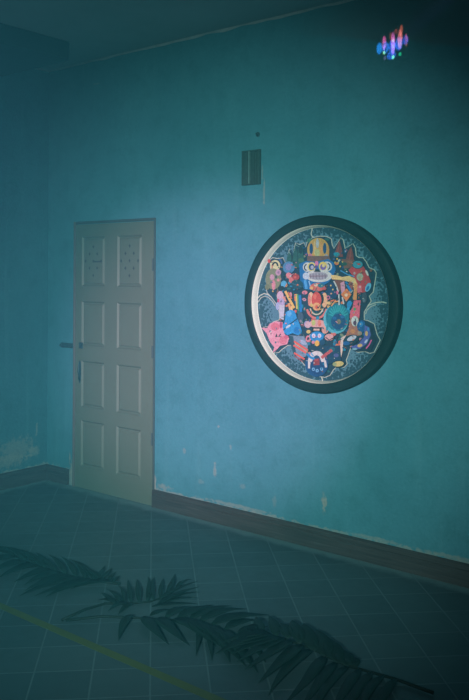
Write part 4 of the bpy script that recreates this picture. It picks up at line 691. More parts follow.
(185,150,170,[-266.1,183.2,-268.1,174.8,-273.9,168.1,-282.2,164.3,-291.5,164.3,-300,168,-305.9,174.7,-308,183.1,-306,191.5,-300.2,198.2,-291.8,202,-282.5,202,-274.1,198.3,-268.3,191.6]),
(150,120,150,[-277.3,183.2,-279.9,177.2,-286.2,174.7,-292.6,177.1,-295.3,183.1,-292.7,189.1,-286.4,191.6,-280,189.1]),
(205,135,145,[-307.4,107.4,-308.2,97,-310.6,87.8,-314.4,81,-319,77.3,-324,77.2,-328.7,80.8,-332.6,87.5,-335.2,96.6,-336.1,107,-335.3,117.4,-332.9,126.6,-329.1,133.4,-324.5,137,-319.5,137.1,-314.8,133.5,-310.9,126.8,-308.4,117.7]),
(70,85,80,[-294.3,155.9,-296.9,148.2,-303.2,144.9,-309.6,148.1,-312.3,155.8,-309.7,163.5,-303.4,166.7,-297,163.6]),
(205,140,140,[-275.5,137.9,-278.7,131.1,-286.6,128.2,-294.6,130.9,-297.9,137.7,-294.7,144.6,-286.7,147.5,-278.8,144.7]),
(75,132,168,[-165.7,213.3,-167.8,202.3,-173.9,192.3,-183.5,184.4,-195.6,179.3,-209.2,177.4,-222.8,179.1,-235.2,184.2,-245.1,192.2,-251.5,202.2,-253.7,213.3,-251.7,224.5,-245.4,234.5,-235.7,242.5,-223.4,247.5,-209.8,249.2,-196.2,247.4,-183.9,242.3,-174.2,234.3,-167.9,224.4]),
(120,130,175,[-191.2,216.3,-193,207.8,-198.3,200.8,-206.2,196.4,-215.3,195.5,-224.1,198.2,-230.9,204,-234.8,212,-234.8,220.7,-231.1,228.7,-224.4,234.5,-215.7,237.2,-206.5,236.2,-198.6,231.9,-193.2,224.8]),
(215,130,135,[-187.2,165.6,-189.3,157.8,-195.3,151.6,-204.1,148,-213.9,147.9,-222.7,151.3,-228.9,157.6,-231.2,165.3,-229,173.2,-223,179.5,-214.1,183,-204.3,183,-195.5,179.6,-189.4,173.4]),
(205,115,110,[-172.4,138.9,-174.1,131.1,-179.1,124.9,-186.4,121.3,-194.5,121.2,-201.9,124.6,-207,130.8,-208.9,138.6,-207.1,146.4,-202.1,152.6,-194.8,156.2,-186.7,156.2,-179.3,152.8,-174.2,146.6]),
(165,55,58,[-132,157,-134.2,149.3,-140.5,142.9,-149.8,138.8,-160.6,137.9,-170.9,140.3,-179.1,145.5,-183.6,152.7,-183.6,160.7,-179.2,167.9,-171.2,173.3,-160.9,175.8,-150.1,175,-140.7,171.1,-134.3,164.7]),
(200,90,80,[-152.9,155.7,-155.9,150.2,-163,147.9,-170.2,150.1,-173.2,155.6,-170.3,161.1,-163.1,163.4,-155.9,161.2]),
(20,72,88,[-103.7,103.5,-108.5,95.4,-117,89,-128.5,84.9,-141.7,83.4,-155.6,84.8,-168.6,88.9,-179.5,95.3,-187.2,103.4,-191,112.4,-190.4,121.4,-185.5,129.6,-176.8,136,-165.2,140.1,-151.9,141.5,-138.1,140,-125.2,135.9,-114.4,129.4,-106.8,121.4,-103.2,112.4]),
(60,110,120,[-183.9,115.9,-118.7,99,-117.2,102.9,-182.3,119.9]),
(14,34,42,[-234.1,159.3,-234.8,151.5,-237,145.2,-240.2,141.7,-243.9,141.7,-247.2,145.1,-249.5,151.4,-250.3,159.2,-249.6,167.1,-247.4,173.3,-244.2,176.8,-240.5,176.9,-237.2,173.4,-234.9,167.1]),
(85,170,200,[-223.4,114.4,-225.5,105.6,-231.6,98.4,-240.4,94.3,-250.3,94.2,-259.3,98,-265.5,105,-267.8,113.9,-265.7,122.8,-259.5,130,-250.6,134,-240.8,134.1,-231.8,130.3,-225.6,123.3]),
(15,42,50,[-244.5,98.2,-242.3,92.4,-244.4,85.6,-250.3,78.9,-259,73.9,-268.6,71.4,-277.3,71.9,-283.3,75.4,-285.5,81.2,-283.4,88.1,-277.4,94.8,-268.8,99.8,-259.2,102.3,-250.5,101.7]),
(200,170,185,[-245.7,42,-247.1,31.7,-251.4,22.6,-258.1,15.7,-266.3,11.9,-275.1,11.7,-283.4,15.1,-290.3,21.6,-294.7,30.6,-296.4,40.9,-294.9,51.3,-290.6,60.5,-283.9,67.4,-275.6,71.1,-266.8,71.3,-258.5,67.8,-251.7,61.2,-247.3,52.3]),
(215,150,130,[-222.6,18.6,-224.7,10.7,-230.8,4.3,-239.7,0.6,-249.6,0.3,-258.5,3.6,-264.8,9.7,-267,17.5,-264.9,25.4,-258.7,31.8,-249.8,35.5,-240,35.7,-231.1,32.4,-224.9,26.3]),
(175,165,195,[-237.2,0.2,-238.5,-10.1,-242.3,-19.3,-248.1,-26.2,-255.3,-29.9,-263.1,-30.2,-270.4,-26.8,-276.4,-20.3,-280.4,-11.3,-281.8,-1,-280.5,9.3,-276.7,18.5,-270.8,25.4,-263.6,29.1,-255.8,29.3,-248.5,25.9,-242.6,19.4,-238.6,10.4]),
(200,80,120,[-276,14.2,-277.2,8.2,-280.7,3.7,-285.6,1.9,-290.4,3.4,-294,7.7,-295.4,13.7,-294.1,19.8,-290.6,24.3,-285.8,26.1,-280.9,24.6,-277.3,20.2]),
(160,175,205,[-274.2,-18.9,-275.3,-28.2,-278.4,-36.1,-283.2,-41.5,-288.9,-43.5,-294.7,-41.9,-299.6,-36.8,-302.9,-29,-304.1,-19.8,-303.1,-10.5,-299.9,-2.5,-295.1,2.8,-289.3,4.8,-283.6,3.1,-278.7,-2,-275.4,-9.7]),
(190,195,205,[-281.7,-13.1,-237.1,-11.8,-243.8,-102.2,-273.6,-91.3]),
(225,185,95,[-242,68.9,-215.8,27.3,-200.3,34.4,-226.2,75.7]),
(225,185,95,[-215.8,27.3,-175,-31.4,-159.8,-24,-200.3,34.4]),
(205,110,80,[-216.2,64.9,-190.3,23.6,-181.8,27.3,-207.7,68.5]),
(14,34,42,[-244.1,53.2,-202.9,-29.7,-197.5,-27.8,-238.6,55.1]),
(220,120,80,[-168.8,55.3,-165.6,13.7,-154,14.6,-157.2,56.1]),
(205,190,90,[-160.1,55.5,-153.6,-33.5,-142,-32.6,-148.5,56.3]),
(70,150,110,[-148.2,55.8,-141.6,-44.9,-130.8,-44.2,-137.4,56.4]),
(30,120,185,[-136.2,49.9,-128.2,-50.7,-109.6,-49.1,-117.6,51.2]),
(215,130,140,[-72.8,66.3,-75,60.8,-81.3,56.5,-90.2,54.3,-99.6,54.8,-107.5,57.8,-112,62.8,-112.1,68.4,-107.7,73.5,-99.8,76.9,-90.3,77.7,-81.4,75.9,-75.1,71.8]),
(220,165,110,[-216.3,-1,-201.2,-48.4,-184.3,-44.4,-199.3,2.9]),
(230,200,120,[-191.5,-16.9,-187.6,-52.6,-176,-51.4,-179.9,-15.8]),
(45,148,205,[-229.4,-53.6,-192.8,-37.4,-163.6,-45.4,-148.9,-80.6,-126.9,-121.2,-110.1,-161.9,-133.6,-187.9,-177.1,-177,-213.6,-190.8,-250.6,-171.7,-261.9,-151.1,-236.3,-107.9]),
(95,175,220,[-185.3,-61.1,-187.1,-68.9,-192.1,-75.3,-199.4,-79,-207.5,-79.3,-214.9,-76.2,-220.1,-70.1,-222,-62.4,-220.2,-54.5,-215.2,-48.1,-207.8,-44.4,-199.7,-44.1,-192.3,-47.3,-187.2,-53.4]),
(14,34,42,[-147.4,-87.1,-209.1,-128.4,-204.3,-132.8,-143,-91.6]),
(14,34,42,[-209.1,-128.4,-268,-176.3,-262.9,-180.5,-204.3,-132.8]),
(195,215,225,[-192.4,-127.5,-192.2,-130.8,-195.5,-135.7,-201.8,-141.1,-209.8,-146.1,-217.9,-149.6,-224.5,-150.8,-228.3,-149.7,-228.6,-146.3,-225.2,-141.4,-218.9,-136,-210.9,-131,-202.8,-127.6,-196.2,-126.3]),
(30,120,185,[-126.6,-156.7,-128.7,-165.6,-134.6,-172.9,-143.3,-177.2,-152.9,-177.7,-161.7,-174.2,-167.8,-167.5,-170,-158.8,-167.9,-149.9,-161.9,-142.6,-153.2,-138.3,-143.6,-137.9,-134.9,-141.4,-128.8,-148.1]),
(218,150,165,[-348.6,-127.7,-303.4,-110.6,-251.1,-114.5,-250.8,-150.6,-235.7,-185.9,-202.4,-208.2,-216.8,-244.9,-268.5,-257,-290.8,-279.4,-324.5,-301.6,-312.7,-268.7,-347.8,-234.2,-371,-186.7,-411.2,-155.5,-367.4,-155.9]),
(210,112,128,[-273.2,-142.6,-275.4,-151.4,-281.8,-159.2,-291.7,-165.1,-303.6,-168.1,-316,-167.8,-327.2,-164.4,-335.7,-158.2,-340.3,-150,-340.3,-141.1,-335.9,-132.6,-327.5,-125.6,-316.4,-121.2,-304,-119.8,-292,-121.8,-282.1,-126.7,-275.5,-134]),
(175,65,105,[-253.2,-132.7,-254.1,-141.6,-257,-148.8,-261.1,-153,-265.7,-153.2,-270,-149.4,-272.9,-142.4,-274,-133.6,-273,-124.6,-270.2,-117.4,-266.1,-113.2,-261.4,-113,-257.2,-116.8,-254.3,-123.8]),
(208,120,135,[-217,-220.9,-219.2,-230.7,-225.5,-239.2,-235,-245.2,-246.3,-247.8,-257.7,-246.6,-267.4,-241.6,-273.9,-233.8,-276.3,-224.2,-274.1,-214.4,-267.7,-205.8,-258.1,-199.8,-246.7,-197.3,-235.4,-198.7,-225.8,-203.6,-219.3,-211.4]),
(200,95,120,[-206.1,-201.2,-208.2,-206.3,-214,-210.5,-222.2,-212.8,-231,-212.6,-238.3,-210.1,-242.4,-205.7,-242.5,-200.5,-238.4,-195.7,-231.1,-192.4,-222.4,-191.3,-214.1,-192.8,-208.3,-196.3]),
(14,34,42,[-306.4,-206.5,-296.8,-183,-287.6,-205.5]),
(50,110,125,[-337.6,-172.8,-339.6,-177.2,-344.4,-179.2,-349.3,-177.7,-351.3,-173.5,-349.3,-169.1,-344.5,-167.1,-339.7,-168.6]),
(50,110,125,[-295.6,-238.6,-297.6,-243,-302.3,-245,-307.1,-243.5,-309.1,-239.4,-307.2,-235,-302.4,-232.9,-297.6,-234.4]),
(225,170,180,[-323.8,-196.5,-325.4,-204.4,-330,-211,-336.6,-214.9,-344,-215.3,-350.8,-212.1,-355.5,-206,-357.2,-198.2,-355.6,-190.1,-351,-183.6,-344.3,-179.7,-336.9,-179.3,-330.2,-182.5,-325.5,-188.6]),
(150,152,185,[-58.6,-118.3,-60.3,-127,-65.4,-134.2,-72.7,-138.4,-80.9,-138.8,-88.3,-135.2,-93.5,-128.5,-95.4,-119.9,-93.7,-111.1,-88.6,-103.9,-81.2,-99.8,-73,-99.4,-65.6,-103,-60.4,-109.7]),
(60,85,105,[-98.6,-78.7,-99.8,-88.8,-103.5,-97.9,-109.1,-104.7,-116.1,-108.5,-123.6,-108.8,-130.6,-105.6,-136.4,-99.2,-140.3,-90.4,-141.7,-80.3,-140.4,-70.1,-136.7,-61.1,-131.1,-54.3,-124,-50.5,-116.6,-50.3,-109.5,-53.5,-103.8,-59.9,-100,-68.7]),
(130,130,140,[-111.3,-102.8,-112.6,-108,-116.2,-111.6,-121,-112.6,-125.5,-110.6,-128.1,-106.2,-128.2,-100.8,-125.6,-96.2,-121.2,-93.9,-116.4,-94.4,-112.7,-97.8]),
(215,120,110,[52.2,-25.3,45.8,-41.6,59.4,-46.6,66.4,-29]),
(215,120,110,[45.8,-41.6,36,-55,47.6,-62.7,59.4,-46.6]),
(215,120,110,[36,-55,23.3,-65.4,32,-75.5,47.6,-62.7]),
(215,120,110,[23.3,-65.4,8.6,-72,13.4,-84,32,-75.5]),
(215,120,110,[8.6,-72,-7,-74.7,-6.9,-87.5,13.4,-84]),
(215,120,110,[-7,-74.7,-22.7,-73.2,-27.4,-85.6,-6.9,-87.5]),
(215,120,110,[-22.7,-73.2,-37.7,-67.6,-46.4,-78.5,-27.4,-85.6]),
(215,120,110,[-37.7,-67.6,-50.8,-58,-62.6,-66.7,-46.4,-78.5]),
(215,120,110,[-50.8,-58,-61,-45.1,-75,-51.2,-62.6,-66.7]),
(215,120,110,[-61,-45.1,-67.9,-29.1,-82.6,-33.7,-75,-51.2]),
(20,60,70,[41.1,-23.4,36,-37.1,45.4,-40.4,50.9,-25.8]),
(20,60,70,[36,-37.1,27.9,-48.4,36.1,-53.6,45.4,-40.4]),
(20,60,70,[27.9,-48.4,17.6,-57.2,23.7,-64.1,36.1,-53.6]),
(20,60,70,[17.6,-57.2,5.6,-62.9,9,-71,23.7,-64.1]),
(20,60,70,[5.6,-62.9,-7.1,-65.1,-7,-73.8,9,-71]),
(20,60,70,[-7.1,-65.1,-19.9,-63.8,-23.1,-72.2,-7,-73.8]),
(20,60,70,[-19.9,-63.8,-32,-59,-38.1,-66.3,-23.1,-72.2]),
(20,60,70,[-32,-59,-42.7,-50.9,-50.9,-56.6,-38.1,-66.3]),
(20,60,70,[-42.7,-50.9,-51.1,-39.9,-60.6,-43.9,-50.9,-56.6]),
(20,60,70,[-51.1,-39.9,-56.6,-26.4,-66.6,-29.5,-60.6,-43.9]),
(205,200,170,[32.5,-21.4,28.2,-32.9,36.4,-35.8,41,-23.5]),
(205,200,170,[28.2,-32.9,21.6,-42.5,28.7,-46.9,36.4,-35.8]),
(205,200,170,[21.6,-42.5,13,-49.8,18.4,-55.7,28.7,-46.9]),
(205,200,170,[13,-49.8,3.3,-54.5,6.2,-61.6,18.4,-55.7]),
(205,200,170,[3.3,-54.5,-7.2,-56.3,-7.1,-63.9,6.2,-61.6]),
(205,200,170,[-7.2,-56.3,-17.6,-55.2,-20.5,-62.5,-7.1,-63.9]),
(205,200,170,[-17.6,-55.2,-27.6,-51.2,-32.9,-57.5,-20.5,-62.5]),
(205,200,170,[-27.6,-51.2,-36.3,-44.4,-43.5,-49.3,-32.9,-57.5]),
(205,200,170,[-36.3,-44.4,-43.2,-35.2,-51.5,-38.6,-43.5,-49.3]),
(205,200,170,[-43.2,-35.2,-47.7,-23.9,-56.4,-26.5,-51.5,-38.6]),
(40,110,95,[23.4,-19.4,20.1,-28.7,27.7,-31.3,31.3,-21.3]),
(40,110,95,[20.1,-28.7,14.9,-36.3,21.5,-40.4,27.7,-31.3]),
(40,110,95,[14.9,-36.3,8.3,-42.2,13.3,-47.6,21.5,-40.4]),
(40,110,95,[8.3,-42.2,0.7,-45.9,3.6,-52.4,13.3,-47.6]),
(40,110,95,[0.7,-45.9,-7.2,-47.3,-7.2,-54.3,3.6,-52.4]),
(40,110,95,[-7.2,-47.3,-15.2,-46.4,-18,-53.1,-7.2,-54.3]),
(40,110,95,[-15.2,-46.4,-22.9,-43.2,-27.9,-49,-18,-53.1]),
(40,110,95,[-22.9,-43.2,-29.7,-37.8,-36.3,-42.3,-27.9,-49]),
(40,110,95,[-29.7,-37.8,-35,-30.4,-42.7,-33.5,-36.3,-42.3]),
(40,110,95,[-35,-30.4,-38.6,-21.3,-46.6,-23.7,-42.7,-33.5]),
(225,170,110,[20.3,-13.2,18.2,-22.2,12.3,-29.9,3.3,-35.3,-7.3,-37.4,-18,-36,-27.1,-31.2,-33.2,-23.8,-35.5,-14.9,-33.4,-5.9,-27.4,1.9,-18.3,7.2,-7.7,9.2,3,7.8,12,3,18.1,-4.4]),
(14,34,42,[-52.6,-20.7,-13.7,-54.5,-7.6,-49.6,-46.4,-15.8]),
(14,34,42,[34.5,-13.4,-3.3,-49.5,2.9,-54,40.6,-17.9]),
(215,95,70,[3,-16.7,1.6,-22.5,-2.2,-26.9,-7.4,-28.6,-12.6,-27.2,-16.5,-23.1,-17.9,-17.3,-16.6,-11.4,-12.8,-7,-7.6,-5.3,-2.3,-6.7,1.5,-10.9]),
(215,190,110,[-32,-6,-33.6,-11.8,-38.1,-15.8,-44,-16.8,-49.4,-14.5,-52.7,-9.6,-52.7,-3.6,-49.5,1.5,-44.1,4.1,-38.2,3.4,-33.7,-0.4]),
(40,140,165,[12.5,-80.4,10.9,-86.2,6.3,-90.7,0.1,-92.5,-6.2,-91.2,-10.8,-87.1,-12.5,-81.3,-10.9,-75.4,-6.3,-71,-0.1,-69.2,6.2,-70.5,10.8,-74.6]),
(215,165,155,[58.9,-110.4,57.1,-116.2,51.8,-121.8,43.2,-126.9,31.9,-131.1,18.6,-134.2,4.1,-135.9,-10.6,-136.3,-24.8,-135.1,-37.4,-132.5,-47.7,-128.7,-55,-123.9,-58.8,-118.3,-58.8,-112.4,-55.1,-106.6,-48,-101.1,-37.7,-96.4,-25.2,-92.8,-11,-90.4,3.8,-89.5,18.3,-90,31.6,-91.9,43,-95.2,51.6,-99.5,57,-104.7]),
(180,195,110,[-13.7,-107.6,-15,-115.3,-18.9,-121.5,-24.4,-125.2,-30.7,-125.4,-36.3,-122.3,-40.3,-116.4,-41.7,-108.8,-40.4,-101.1,-36.5,-94.8,-31,-91.2,-24.7,-91,-19.1,-94.2,-15.2,-100.1]),
(220,130,110,[26.6,-108.8,25.4,-117.5,22,-124.5,17,-128.5,11.5,-128.8,6.5,-125.2,2.9,-118.4,1.6,-109.9,2.8,-101.3,6.2,-94.2,11.2,-90.2,16.7,-90,21.8,-93.6,25.3,-100.3]),
(205,175,180,[-45.1,-120.7,-47.2,-129.4,-53,-136.6,-61.4,-140.8,-70.9,-141.3,-79.4,-137.8,-85.4,-131.1,-87.6,-122.5,-85.5,-113.7,-79.7,-106.5,-71.2,-102.3,-61.7,-101.9,-53.2,-105.4,-47.3,-112.1]),
(215,160,140,[75.6,-144.3,73.9,-153.2,68.9,-160.9,61.4,-166.3,52.5,-168.5,43.6,-167.2,35.9,-162.5,30.8,-155.3,28.9,-146.5,30.6,-137.5,35.7,-129.8,43.2,-124.4,52.1,-122.2,61.1,-123.6,68.6,-128.3,73.7,-135.5]),
(14,34,42,[-38,-135,24.7,-132.2,24.9,-161.2,-37.8,-164.2]),
(215,185,165,[-27.4,-143.3,14.4,-141.3,14.4,-151.8,-27.3,-153.8]),
(215,195,110,[-46.9,-161.8,-49,-167.1,-54.6,-171.3,-62.4,-173.1,-70.2,-172.1,-75.9,-168.5,-78,-163.3,-76,-157.9,-70.3,-153.7,-62.5,-151.9,-54.8,-153,-49,-156.6]),
(220,130,145,[-54.9,-202.1,-57,-210,-47.1,-214.1,-43.9,-203.8]),
(220,130,145,[-57,-210,-61.3,-213.8,-56.8,-222.2,-47.1,-214.1]),
(220,130,145,[-61.3,-213.8,-65.6,-214,-70,-222.9,-56.8,-222.2]),
(220,130,145,[-65.6,-214,-70,-210.7,-79.8,-215.9,-70,-222.9]),
(220,130,145,[-70,-210.7,-72,-204.2,-83.4,-204.8,-79.8,-215.9]),
(220,130,145,[-72,-204.2,-70.1,-197.4,-80,-193.3,-83.4,-204.8]),
(220,130,145,[-70.1,-197.4,-65.8,-193.6,-70.3,-185.2,-80,-193.3]),
(220,130,145,[-65.8,-193.6,-61.4,-193.4,-57.1,-184.5,-70.3,-185.2]),
(220,130,145,[-61.4,-193.4,-57.1,-196.7,-47.3,-191.6,-57.1,-184.5]),
(220,130,145,[-57.1,-196.7,-54.9,-204.4,-44,-201.5,-47.3,-191.6]),
(45,140,198,[44.4,-186.3,42.5,-195.2,36.9,-203.6,28,-210.8,16.4,-216.3,3.2,-219.6,-10.7,-220.4,-24.1,-218.6,-35.9,-214.4,-45.1,-208.1,-51,-200.2,-53,-191.4,-51.1,-182.4,-45.3,-173.9,-36.2,-166.6,-24.5,-161.2,-11.2,-158,2.7,-157.3,15.9,-159.2,27.6,-163.5,36.6,-169.8,42.4,-177.6]),
(210,215,230,[-12.4,-183.4,-14.1,-190.2,-19,-195.4,-25.6,-197.6,-32.3,-196.1,-37.2,-191.4,-39,-184.8,-37.3,-178,-32.4,-172.8,-25.8,-170.7,-19.1,-172.1,-14.2,-176.8]),
(210,215,230,[27.8,-181.4,26.1,-188.1,21.4,-193.3,14.8,-195.4,8.2,-194,3.3,-189.3,1.5,-182.7,3.2,-175.9,8,-170.8,14.6,-168.7,21.2,-170.1,26,-174.8]),
(205,120,150,[-20.1,-185.6,-22.5,-190.3,-27.4,-190.5,-29.9,-186.1,-27.5,-181.4,-22.6,-181.2]),
(205,120,150,[19.5,-183.5,17.2,-188.2,12.3,-188.4,9.9,-184,12.2,-179.4,17.1,-179.1]),
(228,180,75,[15,-225.6,13.5,-233.3,8.9,-239.6,2.2,-243.4,-5.2,-243.8,-11.9,-240.9,-16.6,-235,-18.3,-227.5,-16.7,-219.9,-12.1,-213.5,-5.5,-209.8,2,-209.3,8.7,-212.3,13.3,-218.2]),
(215,140,160,[-17,-221.6,-18.7,-226.8,-23.5,-230.5,-29.7,-231.6,-35.5,-229.8,-38.9,-225.5,-39,-220.2,-35.6,-215.6,-29.9,-213.1,-23.6,-213.5,-18.8,-216.7]),
(20,70,100,[56.3,-217.5,54.3,-225.1,48.7,-231.5,40.4,-235.3,31.2,-235.9,22.9,-233,17.1,-227.3,15,-219.8,17,-212.1,22.7,-205.8,31,-201.9,40.2,-201.4,48.5,-204.3,54.2,-210.1]),
(90,180,190,[210.9,-78.4,209.9,-92.4,206.4,-106,200.7,-119,192.9,-130.9,183.2,-141.4,171.9,-150.3,159.2,-157.2,145.6,-162,131.4,-164.5,117.1,-164.6,102.9,-162.3,89.5,-157.7,77,-150.9,66,-142,56.7,-131.4,49.5,-119.3,44.5,-106.1,41.9,-92.2,41.8,-77.9,44.2,-63.8,48.9,-50.2,56,-37.5,65.1,-26.2,76,-16.5,88.3,-8.7,101.7,-3,115.8,0.4,130.1,1.4,144.3,-0,158,-3.7,170.8,-9.7,182.2,-17.7,192.1,-27.4,200.1,-38.7,206,-51.2,209.6,-64.6]),
(22,122,138,[213.5,-67,212.4,-80.8,209.1,-94.3,203.6,-107.1,196,-118.7,186.6,-129,175.7,-137.4,163.6,-143.9,150.6,-148.1,137.1,-150,123.6,-149.4,110.4,-146.4,98,-141.1,86.7,-133.5,76.9,-124,68.8,-112.8,62.9,-100.3,59.2,-86.8,57.9,-72.8,59,-58.7,62.5,-45,68.2,-32,76,-20.3,85.7,-10,96.8,-1.6,109.2,4.6,122.3,8.6,135.9,10.2,149.4,9.3,162.4,6.1,174.6,0.5,185.7,-7.1,195.2,-16.6,202.9,-27.7,208.7,-40.1,212.2,-53.3]),
(45,165,165,[110.2,-61.5,75,-47.1,70.9,-53.9,106.2,-68.3]),
(45,165,165,[114.8,-54.4,83.7,-31.7,77.8,-37.5,108.9,-60.2]),
(45,165,165,[120.8,-48.5,95.7,-18.7,88.5,-23.2,113.6,-53]),
(45,165,165,[127.9,-44.2,110.2,-9,102.1,-12.1,119.9,-47.3]),
(45,165,165,[135.8,-41.6,126.5,-2.9,118,-4.6,127.2,-43.3]),
(45,165,165,[144,-41,143.7,-1,134.9,-1.3,135.3,-41.3]),
(45,165,165,[152,-42.5,160.6,-3.4,152,-2.2,143.5,-41.4]),
(45,165,165,[159.4,-45.9,176.3,-9.9,168.3,-7.3,151.3,-43.4]),
(45,165,165,[165.6,-51.2,189.8,-20.1,182.7,-16.1,158.5,-47.2]),
(45,165,165,[170.3,-58,200.3,-33.4,194.5,-28.1,164.5,-52.7]),
(45,165,165,[173.2,-65.8,207.2,-49.1,203.2,-42.7,169.1,-59.4]),
(16,76,118,[192.6,-93.3,191,-105.2,186.2,-116.3,178.5,-126.1,168.4,-133.8,156.6,-138.9,143.8,-141.1,130.9,-140.1,118.9,-136.1,108.5,-129.3,100.4,-120.1,95.3,-109.2,93.5,-97.4,95.2,-85.4,100.1,-74.1,108,-64.3,118.2,-56.7,130.2,-51.7,143,-49.6,155.8,-50.8,167.8,-54.9,178,-61.8,185.9,-70.9,190.8,-81.7]),
(25,100,150,[129.8,-75.9,128.1,-80.5,123.2,-84.1,116.4,-85.6,109.7,-84.6,104.7,-81.4,102.9,-76.9,104.6,-72.2,109.6,-68.7,116.3,-67.2,123,-68.2,128,-71.4]),
(30,105,150,[183.1,-65.3,181.4,-69.9,176.6,-73.4,169.9,-74.9,163.3,-73.9,158.4,-70.8,156.5,-66.3,158.3,-61.7,163.1,-58.1,169.8,-56.7,176.4,-57.7,181.3,-60.8]),
(120,118,90,[160.1,-94.7,158.5,-101.6,153.9,-107.1,147.3,-109.9,140.3,-109.4,134.5,-105.6,131.1,-99.4,131.1,-92.3,134.3,-85.9,140.1,-81.6,147.1,-80.5,153.7,-82.7,158.4,-87.9]),
(60,160,180,[130.4,-147.4,128.8,-152.5,124.6,-156.1,118.9,-157.1,113.7,-155.2,110.6,-151,110.6,-145.8,113.6,-141.3,118.8,-138.9,124.4,-139.4,128.8,-142.6]),
(40,140,150,[77.4,-131,74.9,-140.7,71.8,-149.2,68.4,-155.4,65.1,-158.6,62.3,-158.3,60.3,-154.6,59.4,-148,59.7,-139.2,61.2,-129.3,63.7,-119.5,66.8,-111.1,70.2,-104.9,73.5,-101.8,76.3,-102.1,78.3,-105.8,79.1,-112.4,78.8,-121.1]),
(40,160,200,[210.3,-30.8,236.2,15.2,220.9,21.4,195,-24.7]),
(198,62,66,[207.4,199.1,240,221.7,304.7,218.8,330.5,182.6,351.1,138.2,343.9,93.6,309,70.7,273.6,78.5,253.8,126,230.6,170.9]),
(225,105,115,[263.6,114.8,292.6,115.2,296.2,76.1,267.2,69.9]),
(225,220,210,[333,184.9,336.3,177.7,337.7,171.4,337.1,167.4,334.5,166.3,330.5,168.5,325.9,173.4,321.5,180.2,318.3,187.4,316.9,193.7,317.5,197.8,320,198.8,324,196.7,328.7,191.7]),
(20,60,75,[305.2,230,303.3,222,297.5,214.9,288.5,209.4,277.3,206.1,265,205.4,252.9,207.4,242.5,211.9,234.8,218.4,230.7,226.1,230.6,234.3,234.6,242,242.2,248.4,252.6,252.8,264.6,254.7,276.9,254,288.2,250.7,297.2,245.1,303.1,238]),
(62,152,168,[299.4,229.4,297.6,222.4,292,216.1,283.5,211.5,273,209.1,261.8,209,251.1,211.5,242.4,216.2,236.7,222.5,234.7,229.6,236.6,236.7,242.2,243,250.9,247.6,261.4,250,272.7,250,283.2,247.5,291.8,242.8,297.4,236.5]),
(195,80,70,[287.2,231.7,285.4,228.7,280.5,226.6,274,226.2,268,227.5,264.4,230.2,264.4,233.4,267.9,236,273.9,237.3,280.4,236.8,285.3,234.8]),
(150,85,60,[361.4,196.6,358.9,191.1,352.6,188.8,346.3,191,343.7,196.5,346.3,202,352.5,204.3,358.8,202.1]),
(170,178,150,[304.5,160.1,302.7,151.4,297.4,144.2,289.6,139.8,280.5,138.7,271.8,141.4,264.9,147.3,261.2,155.4,261.1,164.2,264.8,172.4,271.5,178.4,280.2,181.1,289.2,180.2,297.1,175.9,302.5,168.7]),
(190,160,120,[291.7,155.5,288.7,148.8,281.4,145.9,274.1,148.7,271,155.4,274,162.1,281.3,165,288.6,162.2]),
(110,188,218,[350.5,97.6,345,89.2,338.1,82.7,330.9,79,324.3,78.6,319.2,81.6,316.3,87.6,316,95.7,318.4,104.8,323.1,113.8,329.5,121.4,336.6,126.6,343.6,128.6,349.6,127.2,353.6,122.7,355.2,115.6,354.1,106.8]),
(30,110,165,[339.3,95.2,335.4,89.4,330.7,85.5,326.4,84.4,323.5,86.5,322.6,91.2,324,97.4,327.3,103.7,331.8,108.7,336.4,111.2,340.1,110.7,342,107.2,341.7,101.6]),
(190,170,165,[254.6,180.6,252.4,175,246.9,172.7,241.4,174.9,239,180.5,241.3,186.1,246.8,188.4,252.3,186.1]),
(215,170,165,[291.4,104,289,100,283.1,98.3,277.2,99.8,274.7,103.7,277.1,107.8,283,109.5,289,107.9]),
(62,78,92,[329,46,328.2,35.9,325.7,26.8,321.7,19.7,316.7,15.4,311.3,14.4,306,16.8,301.3,22.3,297.9,30.4,296,40.1,295.9,50.4,297.7,60.2,301,68.4,305.5,74.2,310.8,76.8,316.3,76,321.3,72,325.4,65.1,328,56.1]),
(90,110,120,[317,31.8,316,25.6,313.3,21.1,309.4,19.3,305.6,20.9,302.7,25.3,301.6,31.4,302.6,37.6,305.4,42.2,309.2,43.9,313.1,42.3,315.9,37.9]),
(60,150,200,[152.7,193.4,199.6,170.7,202.5,176.4,156.2,198.9]),
(60,150,200,[199.6,170.7,246,159.5,247.9,165.5,202.5,176.4]),
(228,198,125,[90.7,170.1,127.9,168.6,168.1,159.1,214.3,166.3,250.3,151.3,266.8,120.5,262.3,30.4,238.9,32.7,244.9,97.7,221.1,131.2,161.5,142,97.7,145.4]),
(225,150,80,[248.6,125.9,266.8,114.9,263,30.5,238.9,32.7]),
(122,75,62,[114.6,141.6,181.5,139.3,175.2,96.6,142.1,73.2]),
(205,150,165,[155,124.8,181.5,136.5,188.5,85.4,162.2,62.2]),
(150,85,75,[214.5,136.8,240.8,125.8,234.5,86.2,208.2,97.1]),
(25,128,190,[184.8,131.2,198.5,105.4,211.2,111.4,198.1,136.4]),
(25,128,190,[198.5,105.4,218.6,77.1,230.9,83.7,211.2,111.4]),
(200,210,200,[107.1,134,124,105.8,132.7,108.9,115.5,137.6]),
(200,210,200,[124,105.8,137.6,71.9,146.5,74.6,132.7,108.9]),
(200,210,200,[141.2,61.7,143.7,-1.1,152.3,-0.7,149.8,62.1]),
(200,210,200,[164.4,44.3,174.7,4.7,183.8,6.6,173.5,46.2]),
(215,110,140,[143.4,70.4,142.4,64.7,139.5,60.4,135.5,58.8,131.4,60.3,128.5,64.4,127.3,70.1,128.4,75.8,131.3,80.1,135.3,81.7,139.3,80.2,142.3,76.1]),
(222,128,60,[159.5,60.4,197.1,95.2,229.5,60.7,195.7,20.3]),
